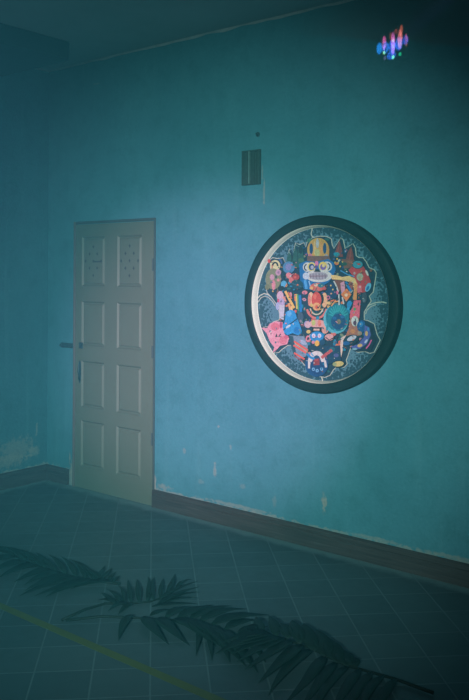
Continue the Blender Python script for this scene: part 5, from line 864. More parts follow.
(235,205,165,[205.3,57.4,203.5,52.1,198.8,48.5,192.5,47.6,186.8,49.7,183.3,54.2,183.2,59.7,186.6,64.3,192.4,66.7,198.6,66,203.4,62.6]),
(40,140,190,[230.3,2.4,225.8,-5.1,219.6,-10.6,212.6,-13.1,206.1,-12.2,201.2,-8,198.8,-1.3,199.3,6.8,202.6,14.8,208.2,21.5,215,25.6,221.9,26.3,227.6,23.7,231.3,18.2,232.3,10.7]),
(22,60,95,[74.1,129.7,114.8,124.4,135.6,44.5,95.3,26.4,67.7,71.9]),
(215,190,100,[97.3,109.8,94.3,105.3,88.2,105.2,85.1,109.6,88.1,114.1,94.2,114.2]),
(215,190,100,[111,87,108,82.5,101.9,82.4,98.9,86.8,101.9,91.3,107.9,91.4]),
(215,190,100,[101.1,63.9,98.1,59.3,92,59.2,88.9,63.6,91.9,68.2,98,68.3]),
(210,110,140,[81.3,41.1,79.9,36,85.2,33.4,87.3,39.9]),
(210,110,140,[79.9,36,76.6,33.4,78.9,28.6,85.2,33.4]),
(210,110,140,[76.6,33.4,73,33.3,70.8,28.4,78.9,28.6]),
(210,110,140,[73,33.3,69.7,35.7,64.5,32.9,70.8,28.4]),
(210,110,140,[69.7,35.7,68.3,40.1,62.1,40,64.5,32.9]),
(210,110,140,[68.3,40.1,69.6,44.6,64.3,47.1,62.1,40]),
(210,110,140,[69.6,44.6,72.9,47.1,70.6,51.9,64.3,47.1]),
(210,110,140,[72.9,47.1,76.5,47.2,78.7,52.1,70.6,51.9]),
(210,110,140,[76.5,47.2,79.8,44.8,85,47.6,78.7,52.1]),
(210,110,140,[79.8,44.8,81.3,39.7,87.2,41.2,85,47.6]),
(220,190,120,[102.2,9.3,100.2,5.2,94.6,1.9,86.4,-0.1,77.4,-0.4,69.1,1.2,63.4,4.2,61.4,8.2,63.4,12.2,69,15.6,77.2,17.6,86.3,17.8,94.5,16.3,100.1,13.2]),
(225,160,90,[98.8,-10.1,118,12.6,113.3,18.1,92.3,-6.2]),
(225,160,90,[118,12.6,143.5,18.5,141.5,25.1,113.3,18.1]),
(226,98,118,[244.8,27.2,290.1,31.1,281.2,-70.1,219.4,-72.4,222.4,-32.7,238.6,-9.6]),
(95,160,100,[259.5,-20.3,258.2,-25.5,254.6,-29.1,249.9,-30,245.5,-27.9,242.9,-23.5,242.9,-18.1,245.4,-13.5,249.8,-11.1,254.5,-11.7,258.1,-15.1]),
(55,30,45,[279.3,8.4,276.8,3.5,271.6,3.3,269,8.1,271.5,13.1,276.7,13.2]),
(168,112,86,[222.7,-69.5,277.9,-64.6,278.8,-168.4,190.6,-175.8,213.3,-129.3]),
(200,210,200,[276.2,-87.1,274.9,-97.2,270.9,-106.1,264.7,-112.9,257.2,-116.7,249,-117.1,241.4,-113.9,235,-107.7,230.9,-99,229.4,-89,230.7,-78.9,234.7,-69.9,240.9,-63.1,248.6,-59.4,256.7,-59.1,264.3,-62.3,270.6,-68.6,274.7,-77.2]),
(90,60,85,[264,-97.7,262.6,-104.6,258.6,-109.7,253.1,-111.7,247.5,-110.1,243.4,-105.4,241.9,-98.7,243.3,-91.8,247.3,-86.7,252.8,-84.7,258.4,-86.3,262.4,-91.1]),
(200,135,80,[255.9,-144.3,254.1,-150.1,249,-154.8,241.7,-157.3,233.9,-156.9,227.5,-153.9,223.8,-148.8,223.7,-142.8,227.3,-137.4,233.8,-133.7,241.5,-132.6,248.8,-134.4,254,-138.6]),
(18,88,140,[325.8,-113,324.5,-123.4,320.4,-132.9,313.9,-140.6,305.7,-145.8,296.6,-147.9,287.5,-146.7,279.2,-142.3,272.6,-135.2,268.3,-126,266.7,-115.6,268.1,-105.1,272.2,-95.6,278.8,-87.8,287,-82.7,296.1,-80.7,305.2,-82,313.5,-86.4,320,-93.6,324.3,-102.7]),
(40,130,185,[305.9,-102.7,304.5,-109.5,300.5,-114.9,294.7,-117.6,288.6,-117.1,283.5,-113.3,280.6,-107.3,280.5,-100.3,283.4,-94,288.4,-89.8,294.5,-88.7,300.3,-91,304.4,-96]),
(165,145,120,[299.3,-153.4,297.4,-159.6,292.3,-164.4,285.2,-166.4,278.1,-165.1,272.9,-160.9,270.9,-154.8,272.8,-148.5,277.9,-143.7,285,-141.7,292.1,-143,297.3,-147.3]),
(16,45,66,[319.9,-93.7,358.1,-108.8,373,-160.8,387.1,-187.7,356.1,-247.8,295.6,-254.4,250.3,-257.2,220.8,-239.3,269.4,-211.1,307.7,-169.7]),
(88,98,170,[316.8,-107.8,345.5,-117.7,355.4,-161.7,330.4,-210.4,285.8,-241,240.4,-243.8,230.5,-230.2,275.9,-216.3,311,-175.1]),
(220,180,110,[336.9,-152.6,336,-159.4,333.2,-164.7,329.2,-167.4,325,-166.8,321.4,-163,319.4,-157,319.3,-150,321.3,-143.8,324.8,-139.7,329,-138.6,333,-140.9,335.9,-145.9]),
(220,180,110,[302.4,-217.7,301.9,-222.4,297.8,-227.2,291.1,-230.8,283.3,-232.6,276.1,-232,271.3,-229.2,269.9,-224.9,272.3,-220,277.8,-215.6,285.4,-212.9,293.1,-212.3,299.2,-214.1]),
(190,205,225,[331.6,-199.9,326.5,-205.2,321.2,-208.2,317.1,-208.1,315.4,-205,316.5,-199.6,320.1,-193.5,325.2,-188.2,330.5,-185.2,334.5,-185.2,336.2,-188.4,335.2,-193.7]),
(130,180,190,[270.3,-243,268.4,-246,263.1,-248.6,255.5,-250.1,247.5,-250.3,240.8,-249,237,-246.6,237,-243.6,240.7,-240.8,247.4,-238.7,255.4,-237.8,263,-238.4,268.4,-240.3]),
(60,140,190,[345.6,-128.8,344.8,-134.4,342.5,-138.6,339.4,-140.2,336.2,-138.9,333.8,-134.9,332.9,-129.4,333.7,-123.8,336,-119.6,339.2,-118,342.4,-119.3,344.7,-123.3]),
(228,92,155,[357.2,-185.1,341.8,-213.5,348.3,-216.7,364,-187.7]),
(228,92,155,[341.8,-213.5,323.2,-234.9,329.1,-238.7,348.3,-216.7]),
(14,50,68,[279.2,-178,280.2,-185.1,277.8,-192.8,272.4,-200.8,264.1,-208.5,253.5,-215.6,241.1,-221.6,227.6,-226.1,213.9,-229,200.7,-230,188.8,-229.1,178.9,-226.3,171.6,-221.7,167.3,-215.7,166.4,-208.5,168.8,-200.7,174.4,-192.6,182.8,-184.8,193.7,-177.7,206.2,-171.7,219.8,-167.2,233.5,-164.5,246.6,-163.6,258.3,-164.6,268,-167.5,275.1,-172.1]),
(192,202,208,[263.5,-172.7,263.6,-177.3,260,-182.8,253.2,-188.5,244,-193.8,233.6,-198.1,223,-200.7,213.8,-201.5,206.8,-200.2,203.1,-197.1,203,-192.5,206.7,-187,213.5,-181.2,222.8,-175.9,233.3,-171.7,243.8,-169.1,253,-168.4,259.8,-169.6]),
(30,95,150,[220.6,-213.9,218.6,-218.6,213,-222.7,204.8,-225.6,195.2,-226.6,186.1,-225.7,178.9,-222.9,174.9,-218.8,174.9,-214.1,178.8,-209.6,185.9,-206,195,-204,204.6,-204,212.9,-205.9,218.5,-209.4]),
(220,200,180,[160.8,-188.8,197.2,-166.9,190.7,-181.5,177.6,-199.2,174.7,-256.3,165,-296.9,158,-246]),
(215,105,85,[144.3,-206.8,157.6,-200.3,161.5,-268.6,151.6,-286.3]),
(215,165,160,[113.9,-185.5,111.9,-192.7,106,-199.1,97.1,-203.9,86.4,-206.5,75.2,-206.4,65,-203.8,57.4,-198.9,53.2,-192.3,53.2,-185.1,57.2,-178.2,64.8,-172.4,74.9,-168.7,86.1,-167.5,96.9,-168.9,105.8,-172.8,111.8,-178.6]),
(14,34,42,[57.3,-190.7,83.5,-207.3,83.5,-201.5,61.7,-186.1]),
(14,34,42,[83.5,-207.3,119,-187.7,115.5,-183,83.5,-201.5]),
(205,110,105,[130.6,-167.5,128.8,-172.1,123.9,-175.7,117.2,-177.3,110.4,-176.4,105.4,-173.3,103.6,-168.8,105.4,-164.1,110.3,-160.5,117,-159,123.8,-159.9,128.7,-163]),
(118,142,160,[-202.6,-190.3,-90.6,-190.4,-61.8,-241.8,-75.4,-307.3,-139.6,-332.4,-168.9,-295.7]),
(40,75,90,[-202.6,-190.3,-169.7,-194.5,-139.7,-323.5,-168.9,-295.7]),
(220,92,76,[-165.7,-228.6,-65,-275.8,-58.2,-266.5,-158.7,-219.2]),
(220,92,76,[-169,-252.7,-78.9,-291.5,-72.4,-282,-162.3,-243.1]),
(220,92,76,[-165,-297.1,-89.3,-330.4,-82.6,-321,-158.2,-287.5]),
(205,165,110,[-156.5,-238.6,-63,-284.9,-59.9,-280.8,-153.2,-234.5]),
(140,75,80,[-160.4,-313,-99,-344.3,-94.1,-338.1,-155.4,-306.8]),
(160,180,200,[-72.7,-236.5,-77.3,-239.8,-84.9,-241,-94.5,-240,-104.5,-236.8,-113.5,-232,-120,-226.3,-123.1,-220.6,-122.3,-215.7,-117.7,-212.5,-110,-211.3,-100.4,-212.4,-90.4,-215.6,-81.5,-220.4,-75,-226,-71.9,-231.7]),
(18,60,90,[49.6,-241,157.8,-228.9,165.2,-314,77.8,-343.2]),
(30,100,110,[124.5,-253.8,122.6,-259.8,117,-265,108.9,-268.2,99.9,-268.7,91.7,-266.6,86,-262.1,83.9,-256.3,85.9,-250.1,91.5,-245,99.7,-241.8,108.7,-241.3,116.8,-243.5,122.5,-247.9]),
(80,90,140,[148.9,-286.5,147,-292,141.5,-296.4,133.7,-298.9,125.4,-298.8,118.5,-296.2,114.5,-291.6,114.5,-286.1,118.4,-280.9,125.2,-277.4,133.5,-276.2,141.3,-277.6,146.9,-281.3]),
(14,72,122,[78.5,-346,77,-359.8,72.4,-373.3,64.8,-386,54.5,-397.3,41.9,-406.7,27.6,-414,12,-418.8,-4.1,-420.8,-20.2,-420,-35.5,-416.4,-49.4,-410.2,-61.4,-401.5,-70.9,-390.7,-77.5,-378.3,-81,-364.8,-81.1,-350.7,-77.9,-336.7,-71.5,-323.4,-62.1,-311.2,-50.3,-300.8,-36.5,-292.4,-21.2,-286.6,-5.2,-283.4,10.9,-283.1,26.5,-285.6,41,-290.7,53.7,-298.3,64.2,-308.1,72,-319.6,76.8,-332.4]),
(208,206,200,[-30.8,-337.6,-29.9,-327.1,-60.5,-325,-61.7,-337.6]),
(208,206,200,[-29.9,-327.1,-27.3,-318.2,-56.5,-311.6,-60.5,-325]),
(208,206,200,[-27.3,-318.2,-23.2,-310.4,-49.9,-299.1,-56.5,-311.6]),
(208,206,200,[-23.2,-310.4,-18,-304.1,-40.8,-288.1,-49.9,-299.1]),
(208,206,200,[-18,-304.1,-12.3,-299.7,-29.3,-279.2,-40.8,-288.1]),
(208,206,200,[-12.3,-299.7,-6.6,-297,-15.9,-273.1,-29.3,-279.2]),
(208,206,200,[-6.6,-297,-1.1,-295.9,-1.3,-270.3,-15.9,-273.1]),
(208,206,200,[-1.1,-295.9,4.5,-296.3,13.3,-271.2,-1.3,-270.3]),
(208,206,200,[4.5,-296.3,10.2,-298.2,26.7,-275.7,13.3,-271.2]),
(208,206,200,[10.2,-298.2,15.9,-301.8,38.1,-283,26.7,-275.7]),
(208,206,200,[15.9,-301.8,21.1,-307.4,47.2,-292.7,38.1,-283]),
(208,206,200,[21.1,-307.4,25.3,-314.6,53.8,-304.1,47.2,-292.7]),
(208,206,200,[25.3,-314.6,28,-323.1,57.8,-316.7,53.8,-304.1]),
(208,206,200,[28,-323.1,29.1,-333.3,59.2,-329,57.8,-316.7]),
(208,206,200,[-61.1,-329.8,-60.7,-376.8,-43.8,-375.5,-44.2,-328.7]),
(208,206,200,[48.3,-323.2,56.9,-363.1,71.7,-359.9,63.2,-320]),
(15,62,112,[45.1,-358.9,43.5,-370.9,38.7,-382.3,30.9,-392.2,20.8,-399.9,9.1,-404.9,-3.3,-406.7,-15.6,-405.3,-26.8,-400.6,-36.1,-393.1,-42.7,-383.2,-46.2,-371.8,-46.3,-359.7,-43,-347.8,-36.5,-336.9,-27.4,-328,-16.3,-321.7,-4,-318.4,8.4,-318.3,20.2,-321.5,30.4,-327.7,38.3,-336.5,43.3,-347.1]),
(142,46,56,[-21.8,-318.3,18.5,-312.6,20.2,-350.3,-21.5,-356.3]),
(175,60,65,[9.6,-322,7.8,-325.9,3.1,-328.8,-3.1,-329.8,-8.8,-328.5,-12.2,-325.5,-12.3,-321.5,-8.9,-318,-3.2,-315.9,3,-316.1,7.8,-318.3]),
(120,180,215,[-11.6,-377.7,-13.3,-383.2,-18,-387.3,-24.2,-388.5,-30,-386.7,-33.5,-382.2,-33.5,-376.6,-30.1,-371.6,-24.4,-368.9,-18.2,-369.2,-13.4,-372.5]),
(15,72,122,[-17.8,-378.2,-20.3,-382.5,-25.1,-382.8,-27.6,-379,-25.2,-374.7,-20.3,-374.4]),
(120,180,215,[14.9,-383.8,13.2,-389.3,8.5,-393.3,2.3,-394.6,-3.4,-392.8,-6.8,-388.3,-6.9,-382.7,-3.5,-377.8,2.2,-375,8.4,-375.3,13.1,-378.6]),
(15,72,122,[8.7,-384.3,6.3,-388.5,1.4,-388.9,-1,-385.1,1.4,-380.9,6.2,-380.5]),
(120,180,215,[45.2,-372.2,43.5,-377.7,38.8,-381.7,32.7,-382.9,27,-381.1,23.6,-376.6,23.6,-371.1,26.9,-366.2,32.5,-363.4,38.7,-363.7,43.4,-367]),
(15,72,122,[39,-372.7,36.6,-376.9,31.8,-377.3,29.4,-373.4,31.7,-369.2,36.6,-368.9]),
(190,82,84,[39.4,-315.2,70,-292.9,57.4,-279.9,26.6,-302.3]),
(190,82,84,[70,-292.9,110.4,-264.4,98.2,-251.4,57.4,-279.9]),
(40,140,195,[-74.4,-297.5,-48.3,-317.2,-39,-304.9,-62.5,-286.8]),
(40,140,195,[-48.3,-317.2,-18.4,-324.7,-12.6,-311.1,-39,-304.9]),
(110,165,200,[-44.3,-287.1,-26.6,-306.4,-18.7,-301.1,-36.3,-281.8]),
(14,34,42,[191,-329.4,189.7,-336.2,184.3,-342.8,175.5,-348.8,164,-353.6,151,-356.6,137.7,-357.5,125.4,-356.4,115.4,-353.1,108.7,-348.2,105.8,-342,107.2,-335.2,112.7,-328.5,121.6,-322.4,133.3,-317.7,146.3,-314.8,159.6,-313.9,171.7,-315.1,181.6,-318.4,188.2,-323.3]),
(206,190,112,[183.1,-329.4,181.5,-334.9,175.8,-340.4,166.7,-345.2,155.2,-348.7,142.7,-350.6,130.8,-350.5,120.8,-348.6,114,-344.9,111.2,-340,112.8,-334.4,118.6,-328.9,127.8,-324.1,139.4,-320.5,151.9,-318.7,163.8,-318.8,173.7,-320.8,180.4,-324.5]),
(150,165,110,[135.3,-337.8,133.5,-343.7,128.6,-348.2,121.9,-350.3,115.2,-349.2,110.2,-345.4,108.3,-339.8,110.1,-333.9,115,-329.3,121.7,-327.3,128.5,-328.4,133.4,-332.2]),
(215,120,70,[222.6,-118.3,220.6,-122.8,216.5,-122.9,214.4,-118.7,216.4,-114.3,220.5,-114.1]),
(200,90,85,[22.9,-110.3,9.9,-125.6,13.8,-127.9,26.8,-112.6]),
(20,80,120,[69.2,74.6,67.2,71.1,63,71,60.9,74.4,62.9,77.9,67.1,78]),
(130,85,70,[313.1,189.4,289.7,184.6,290.7,181.2,314,186]),
(25,100,105,[274.8,-52.3,273.5,-54.4,270.8,-54.5,269.5,-52.5,270.8,-50.3,273.5,-50.2]),
(40,105,100,[205.2,200.4,180.9,199,181.2,195.4,205.5,196.8]),
(60,90,140,[208.8,74.5,206.1,72.1,200.7,72,197.9,74.3,200.6,76.8,206,76.9]),
(215,120,70,[-42.1,-37,-39.3,-58.7,-34.7,-58.2,-37.5,-36.4]),
(14,34,42,[248.3,113.3,246.5,111.1,242.7,111.1,240.8,113.2,242.6,115.4,246.4,115.5]),
(25,100,105,[186.4,207.8,207.4,204.5,207.8,206.8,186.9,210.1]),
(20,80,120,[48.8,-136.9,46.1,-142,40.7,-142.2,37.9,-137.4,40.6,-132.4,46.1,-132.1]),
(215,120,70,[-218.7,116.2,-229.9,97.8,-226.1,96.3,-214.9,114.7]),
(30,130,160,[-288.9,-154.4,-290.6,-159,-294.3,-159.2,-296.1,-154.7,-294.3,-150,-290.7,-149.9]),
(25,100,105,[-95.9,-284.6,-105.8,-290.2,-103.1,-293.7,-93.2,-288.1]),
(200,90,85,[-170.9,227.3,-173.2,222.5,-178.1,222.5,-180.5,227.3,-178.1,232.2,-173.3,232.2]),
(200,90,85,[277.9,67.9,290,62.5,292,65.7,279.8,71.2]),
(180,190,175,[297,-102,294.3,-105.2,288.9,-105.4,286.2,-102.5,288.9,-99.3,294.3,-99]),
(130,85,70,[238.7,-206.3,224.5,-212.6,226.4,-215.9,240.5,-209.7]),
(200,140,150,[-254.6,143.9,-257.2,141.5,-262.5,141.5,-265.1,143.8,-262.5,146.2,-257.2,146.2]),
(130,85,70,[58,105.3,70.6,103.8,71.4,108.3,58.9,109.8]),
(14,34,42,[-323.3,244.4,-325.5,241.5,-330,241.5,-332.2,244.5,-330,247.4,-325.6,247.4]),
(210,170,90,[292.6,196.2,287.9,180.4,292.6,179.3,297.3,195.1]),
(200,210,200,[45.9,-252.3,44.3,-255.2,41.1,-255.4,39.5,-252.7,41.1,-249.8,44.3,-249.6]),
(30,130,160,[124.1,288.1,130.7,270.6,135,271.7,128.4,289.2]),
(130,85,70,[-36.4,-163.5,-39.5,-167.6,-46,-167.9,-49.2,-164.2,-46,-160.1,-39.6,-159.8]),
(130,85,70,[235.4,2.4,258.1,-4,259.3,-1,236.6,5.4]),
(30,130,160,[56.8,92.9,55.2,89.4,51.9,89.4,50.2,92.8,51.8,96.2,55.1,96.2]),
(60,90,140,[-338.9,122.7,-321.8,121.8,-321.3,126.6,-338.4,127.6]),
(130,85,70,[45.3,-384.9,42.8,-389.1,37.9,-389.5,35.4,-385.7,37.8,-381.4,42.8,-381.1]),
(210,170,90,[34.4,-24,15.1,-28.3,16.4,-32.8,35.6,-28.5]),
(130,85,70,[268.6,238.3,266.5,235.2,262,235.2,259.8,238.3,262,241.4,266.4,241.4]),
(180,190,175,[-48.7,-176,-55.2,-196.9,-50.5,-197.7,-44,-176.8]),
(30,130,160,[-11.3,117.1,-12.9,111.8,-16.4,111.8,-18.1,117,-16.5,122.2,-13,122.3]),
(40,105,100,[-7.6,95.1,-12.2,76,-7.7,75.3,-3.1,94.4]),
(40,105,100,[-51.3,-265.8,-53.8,-271.1,-58.9,-271.4,-61.5,-266.5,-59,-261.2,-53.9,-260.9]),
(30,130,160,[179,-189,155.9,-194.5,156.5,-197.1,179.7,-191.6]),
(40,105,100,[-92.3,-101.1,-95.3,-106.4,-101.5,-106.7,-104.6,-101.6,-101.5,-96.3,-95.4,-96.1]),
(200,140,150,[-167.1,177.8,-188.6,168.8,-186.8,165.8,-165.3,174.8]),
(200,210,200,[124.1,-304.6,122.7,-308.1,119.7,-308.3,118.2,-305,119.6,-301.5,122.6,-301.3]),
(120,140,110,[102.6,37.7,86.2,35,87,31.1,103.4,33.8]),
(200,210,200,[-162.8,-120.8,-164.8,-125.6,-168.7,-125.8,-170.7,-121.1,-168.8,-116.3,-164.8,-116.1]),
(14,34,42,[90.8,18.7,97.3,0.5,102.1,1.8,95.6,20]),
(40,105,100,[-66.6,-148.3,-68,-151.6,-71,-151.7,-72.5,-148.6,-71,-145.3,-68.1,-145.1]),
(14,34,42,[16.8,-5.3,14.8,-14.4,19.5,-15,21.5,-6]),
(20,80,120,[183.9,-241,181.2,-245.6,175.7,-246,173,-241.6,175.7,-237,181.1,-236.6]),
(200,90,85,[-326.9,227.6,-330.9,207.3,-325.5,206.6,-321.5,226.9]),
(200,140,150,[-145.5,241.6,-147.3,238,-151,238,-152.9,241.6,-151,245.2,-147.4,245.2]),
(215,120,70,[278.3,50.9,278.8,39,282.2,39.1,281.8,51]),
(25,100,105,[273.2,40.1,270.9,37.7,266.2,37.6,263.9,39.9,266.2,42.3,270.8,42.4]),
(22,56,76,[-233.7,6.2,-216.9,6.3,-216.8,10.1,-233.7,10]),
(200,140,150,[-45.1,-46,-47.5,-48.8,-52.5,-49,-55,-46.3,-52.6,-43.5,-47.6,-43.4]),
(40,105,100,[162.4,247.3,164.4,239.8,168.9,240.6,166.9,248.2]),
(130,85,70,[182.1,-153.5,180.8,-156.5,178,-156.7,176.6,-153.7,177.9,-150.7,180.7,-150.5]),
(22,56,76,[146.9,-35,166,-49.5,167.9,-47.7,148.8,-33.2]),
(200,210,200,[205.8,190,203.2,186.4,197.9,186.4,195.3,190,197.9,193.6,203.1,193.6]),
(120,140,110,[0.6,78.1,6.7,71.7,10.3,74.2,4.2,80.5]),
(200,140,150,[99.1,62.9,96.8,59.1,92.1,59,89.7,62.7,92,66.5,96.7,66.5]),
(14,34,42,[71.4,-287.7,67.5,-305.4,70.2,-305.6,74.1,-288]),
(215,120,70,[242.1,234.8,239.3,232.6,233.5,232.6,230.6,234.9,233.5,237.1,239.3,237.1]),
(20,80,120,[21.8,-260.3,38.8,-265.4,40.1,-262.7,23.1,-257.7]),
(30,130,160,[53.9,-342.5,51.1,-346.9,45.3,-347.4,42.4,-343.3,45.2,-338.8,51,-338.4]),
(120,140,110,[-296.8,50.8,-291.2,36,-287.5,36.9,-293.1,51.7]),
(200,210,200,[-323.9,-175.4,-327.5,-178.4,-334.7,-178.8,-338.3,-176.1,-334.7,-173.1,-327.5,-172.7]),
(215,120,70,[207.5,-147.2,212,-162.8,216.5,-161.6,212,-146]),
(180,190,175,[255.3,-41,252.3,-44,246.3,-44.2,243.2,-41.4,246.2,-38.4,252.2,-38.2]),
(120,140,110,[126.2,-209.2,116.9,-214.2,118.8,-216.8,128,-211.8]),
(40,105,100,[-274,-233.2,-275.6,-236.4,-278.7,-236.6,-280.3,-233.6,-278.7,-230.4,-275.6,-230.2]),
(120,140,110,[318.8,138.5,319.4,125.4,323.8,125.6,323.2,138.7]),
(120,140,110,[286.7,-125.7,285.3,-130.1,282.4,-130.2,280.9,-126,282.3,-121.7,285.2,-121.6]),
(215,120,70,[-21.9,104.7,-30.6,82.6,-27.9,81.9,-19.2,104]),
(60,90,140,[-138.9,-104.3,-141.9,-106.7,-147.9,-107,-150.9,-104.8,-147.9,-102.3,-141.9,-102]),
(120,140,110,[82.8,-264.3,73.9,-267.2,75.4,-271.4,84.4,-268.5]),
(200,90,85,[3.8,-189.1,0.8,-192.3,-5.4,-192.6,-8.5,-189.7,-5.4,-186.6,0.7,-186.2]),
(200,140,150,[156.3,-55.4,167,-57.5,167.6,-55.2,157,-53.1]),
(40,105,100,[-16.7,-200.3,-18.2,-204.4,-21.2,-204.5,-22.8,-200.6,-21.3,-196.6,-18.3,-196.4]),
(200,140,150,[-241,36.9,-221.2,36.2,-220.9,39.8,-240.7,40.5]),
(200,140,150,[-81.5,-26.4,-83,-31.2,-86.2,-31.3,-87.8,-26.6,-86.3,-21.8,-83.1,-21.7]),
(30,130,160,[-195.4,168.2,-185.6,158.6,-181.4,161.5,-191.1,171]),
(200,90,85,[-176.8,230.5,-179.4,227.8,-184.5,227.8,-187.1,230.5,-184.5,233.2,-179.4,233.2]),
(14,34,42,[-167,250.4,-168.5,227.5,-165.1,227.4,-163.6,250.2]),
(200,210,200,[-182.4,162.3,-185.1,157.7,-190.7,157.7,-193.6,162.2,-190.8,166.8,-185.2,166.8]),
(40,105,100,[-253,-198.9,-278.2,-200.6,-278.1,-203.4,-252.9,-201.7]),
(215,120,70,[307,154.3,305.2,151.1,301.6,151.1,299.8,154.2,301.6,157.4,305.2,157.5]),
(40,105,100,[-253.2,-85.6,-224.8,-84.9,-224.8,-82,-253.2,-82.6]),
(120,140,110,[-213.9,154.2,-215.8,148.5,-219.6,148.5,-221.6,154.2,-219.7,159.9,-215.9,159.9]),
(180,190,175,[176.6,-126.8,163.2,-133.9,165.6,-137.4,179,-130.3]),
(130,85,70,[203.8,-89,202.1,-93.1,198.5,-93.2,196.6,-89.3,198.4,-85.1,202,-85]),
(20,80,120,[-128.1,71.1,-124.8,63.5,-120.7,64.8,-123.9,72.4]),
(60,90,140,[317.7,-216.6,315.1,-219.1,309.7,-219.4,307,-217.2,309.7,-214.7,315,-214.4]),
(60,90,140,[1.6,82.5,12.6,71.4,15.1,73.1,4.1,84.2]),
(20,80,120,[-186.5,184.2,-188.6,179.3,-193,179.3,-195.2,184.2,-193.1,189.2,-188.7,189.2]),
(215,120,70,[-268.2,-102.2,-253.2,-103.6,-252.3,-99.1,-267.4,-97.7]),
(14,34,42,[-327,-187.2,-328.7,-192,-332.3,-192.2,-334.1,-187.6,-332.3,-182.8,-328.8,-182.6]),
(14,34,42,[-79.5,-80.6,-78.9,-91.3,-75.5,-91,-76.1,-80.4]),
(20,80,120,[-168.1,227.8,-170.5,224.8,-175.3,224.8,-177.8,227.8,-175.4,230.7,-170.5,230.7]),
(120,140,110,[139.5,288,140.9,279.9,145.2,280.4,143.7,288.5]),
(30,130,160,[38.9,-366.8,36.9,-371.8,32.8,-372.1,30.7,-367.4,32.7,-362.4,36.9,-362.1]),
(215,120,70,[20.1,10.7,23.2,2.9,26.2,3.9,23.1,11.7]),
(200,210,200,[311.8,40.6,309.9,38.3,306.2,38.3,304.4,40.5,306.2,42.7,309.9,42.8]),
(40,105,100,[178.7,-84.8,160.2,-101,162.5,-102.9,180.9,-86.7]),
(180,190,175,[244.1,131.7,242.2,127.8,238.4,127.8,236.5,131.6,238.3,135.5,242.2,135.5]),
(30,130,160,[286.1,8.3,294.7,4.4,296.8,7.9,288.3,11.8]),
(200,90,85,[-110.9,-219.7,-113.2,-223.1,-117.7,-223.4,-120,-220.2,-117.8,-216.7,-113.2,-216.5]),
(22,56,76,[114.7,58,123.8,57.5,124.2,61.9,115.1,62.4]),
(120,140,110,[151.5,-269,149.9,-271.1,146.8,-271.3,145.2,-269.4,146.8,-267.3,149.9,-267.1]),
(25,100,105,[281.4,137.7,291.3,124.7,294,126.2,284.1,139.2]),
(200,210,200,[-11.1,-340.7,-13.4,-343.8,-18.1,-344.1,-20.4,-341.4,-18.1,-338.3,-13.4,-337.9]),
(14,34,42,[150.3,37.4,142,29.3,144.6,27.4,152.9,35.5]),
(30,130,160,[168.9,69.6,167.4,66,164.3,65.9,162.8,69.5,164.3,73.2,167.4,73.2]),
(130,85,70,[238.1,-177.1,248.3,-178.1,249.1,-173.9,238.9,-172.9]),
(14,34,42,[15.4,-18.2,12.5,-23.6,6.6,-23.8,3.6,-18.5,6.5,-13.1,12.4,-12.9]),
(14,34,42,[196.7,118.6,220.8,109.6,222.7,113.5,198.7,122.4]),
(40,105,100,[90.1,-49.9,87.8,-52.4,83.2,-52.6,80.8,-50.3,83.1,-47.8,87.8,-47.6]),
(120,140,110,[-284.3,87.4,-282.3,77.6,-277.6,78.3,-279.6,88.1]),
(30,130,160,[297.3,55.2,294.6,52.8,289,52.7,286.3,55,289,57.4,294.6,57.5]),
(14,34,42,[257.2,-72.5,260.3,-92.3,264.7,-91.7,261.6,-71.8]),
(215,120,70,[252.8,-192.1,249.8,-196.1,243.7,-196.5,240.6,-192.8,243.6,-188.7,249.7,-188.4]),
(25,100,105,[95.1,-304.6,87.6,-307.9,89.7,-311.9,97.2,-308.7]),
(200,140,150,[127.1,71.7,125.6,67,122.6,67,121,71.6,122.5,76.3,125.5,76.4]),
(60,90,140,[-92.7,69.3,-90,47.8,-85.1,48.3,-87.7,69.8]),
(25,100,105,[-229,166.8,-231.7,164.2,-237.4,164.1,-240.2,166.8,-237.4,169.4,-231.8,169.4]),
(22,56,76,[303.5,185.3,286,183.1,286.6,179,304.2,181.2]),
(25,100,105,[182.5,110.4,180,108.4,175,108.3,172.5,110.3,175,112.3,180,112.4]),
(180,190,175,[36.8,-39.7,45.5,-42.8,47.4,-39.1,38.8,-36.1]),
(20,80,120,[174.3,294.5,171.2,290.9,164.8,290.9,161.6,294.6,164.8,298.2,171.1,298.2]),
(180,190,175,[-70.2,-332.5,-47.1,-334.2,-46.5,-331.4,-69.7,-329.7]),
(14,34,42,[236.6,119.6,233.7,116,227.8,116,224.9,119.4,227.8,123,233.6,123]),
(14,34,42,[281.1,19.1,277.4,-0.8,280.2,-1.1,283.8,18.8]),
(40,105,100,[-282,14.4,-284.1,10.6,-288.1,10.5,-290.2,14.2,-288.2,17.9,-284.1,18]),
(210,170,90,[-261.5,215.2,-244.5,213.1,-244,216,-261,218.1]),
(180,190,175,[39,108.1,37.5,103.9,34.5,103.9,33,108,34.5,112.2,37.5,112.2]),
(180,190,175,[-34.3,-271.2,-18.6,-272.4,-18,-268.8,-33.6,-267.6]),
(180,190,175,[208.6,29.6,207.2,26.9,204.2,26.9,202.8,29.4,204.2,32.1,207.1,32.1]),
(25,100,105,[126,277,117.5,268.2,121.7,265.3,130.1,274.1]),
(215,120,70,[253.6,-51.1,251.1,-56.4,246.1,-56.6,243.5,-51.4,246,-46,251,-45.8]),
(25,100,105,[1.1,-301.8,-2.4,-319.2,1.2,-319.5,4.8,-302.1]),
(40,105,100,[-269.8,214.3,-271.9,211,-276.2,211,-278.4,214.3,-276.3,217.6,-272,217.6]),
(14,34,42,[138,-183.5,145.4,-195.2,149,-193.4,141.6,-181.7]),
(20,80,120,[108.4,80.2,106.1,76.4,101.3,76.4,98.8,80,101.2,83.8,106,83.9]),
(40,105,100,[65.5,-47.8,71.7,-66.3,75.1,-65.3,68.8,-46.9]),
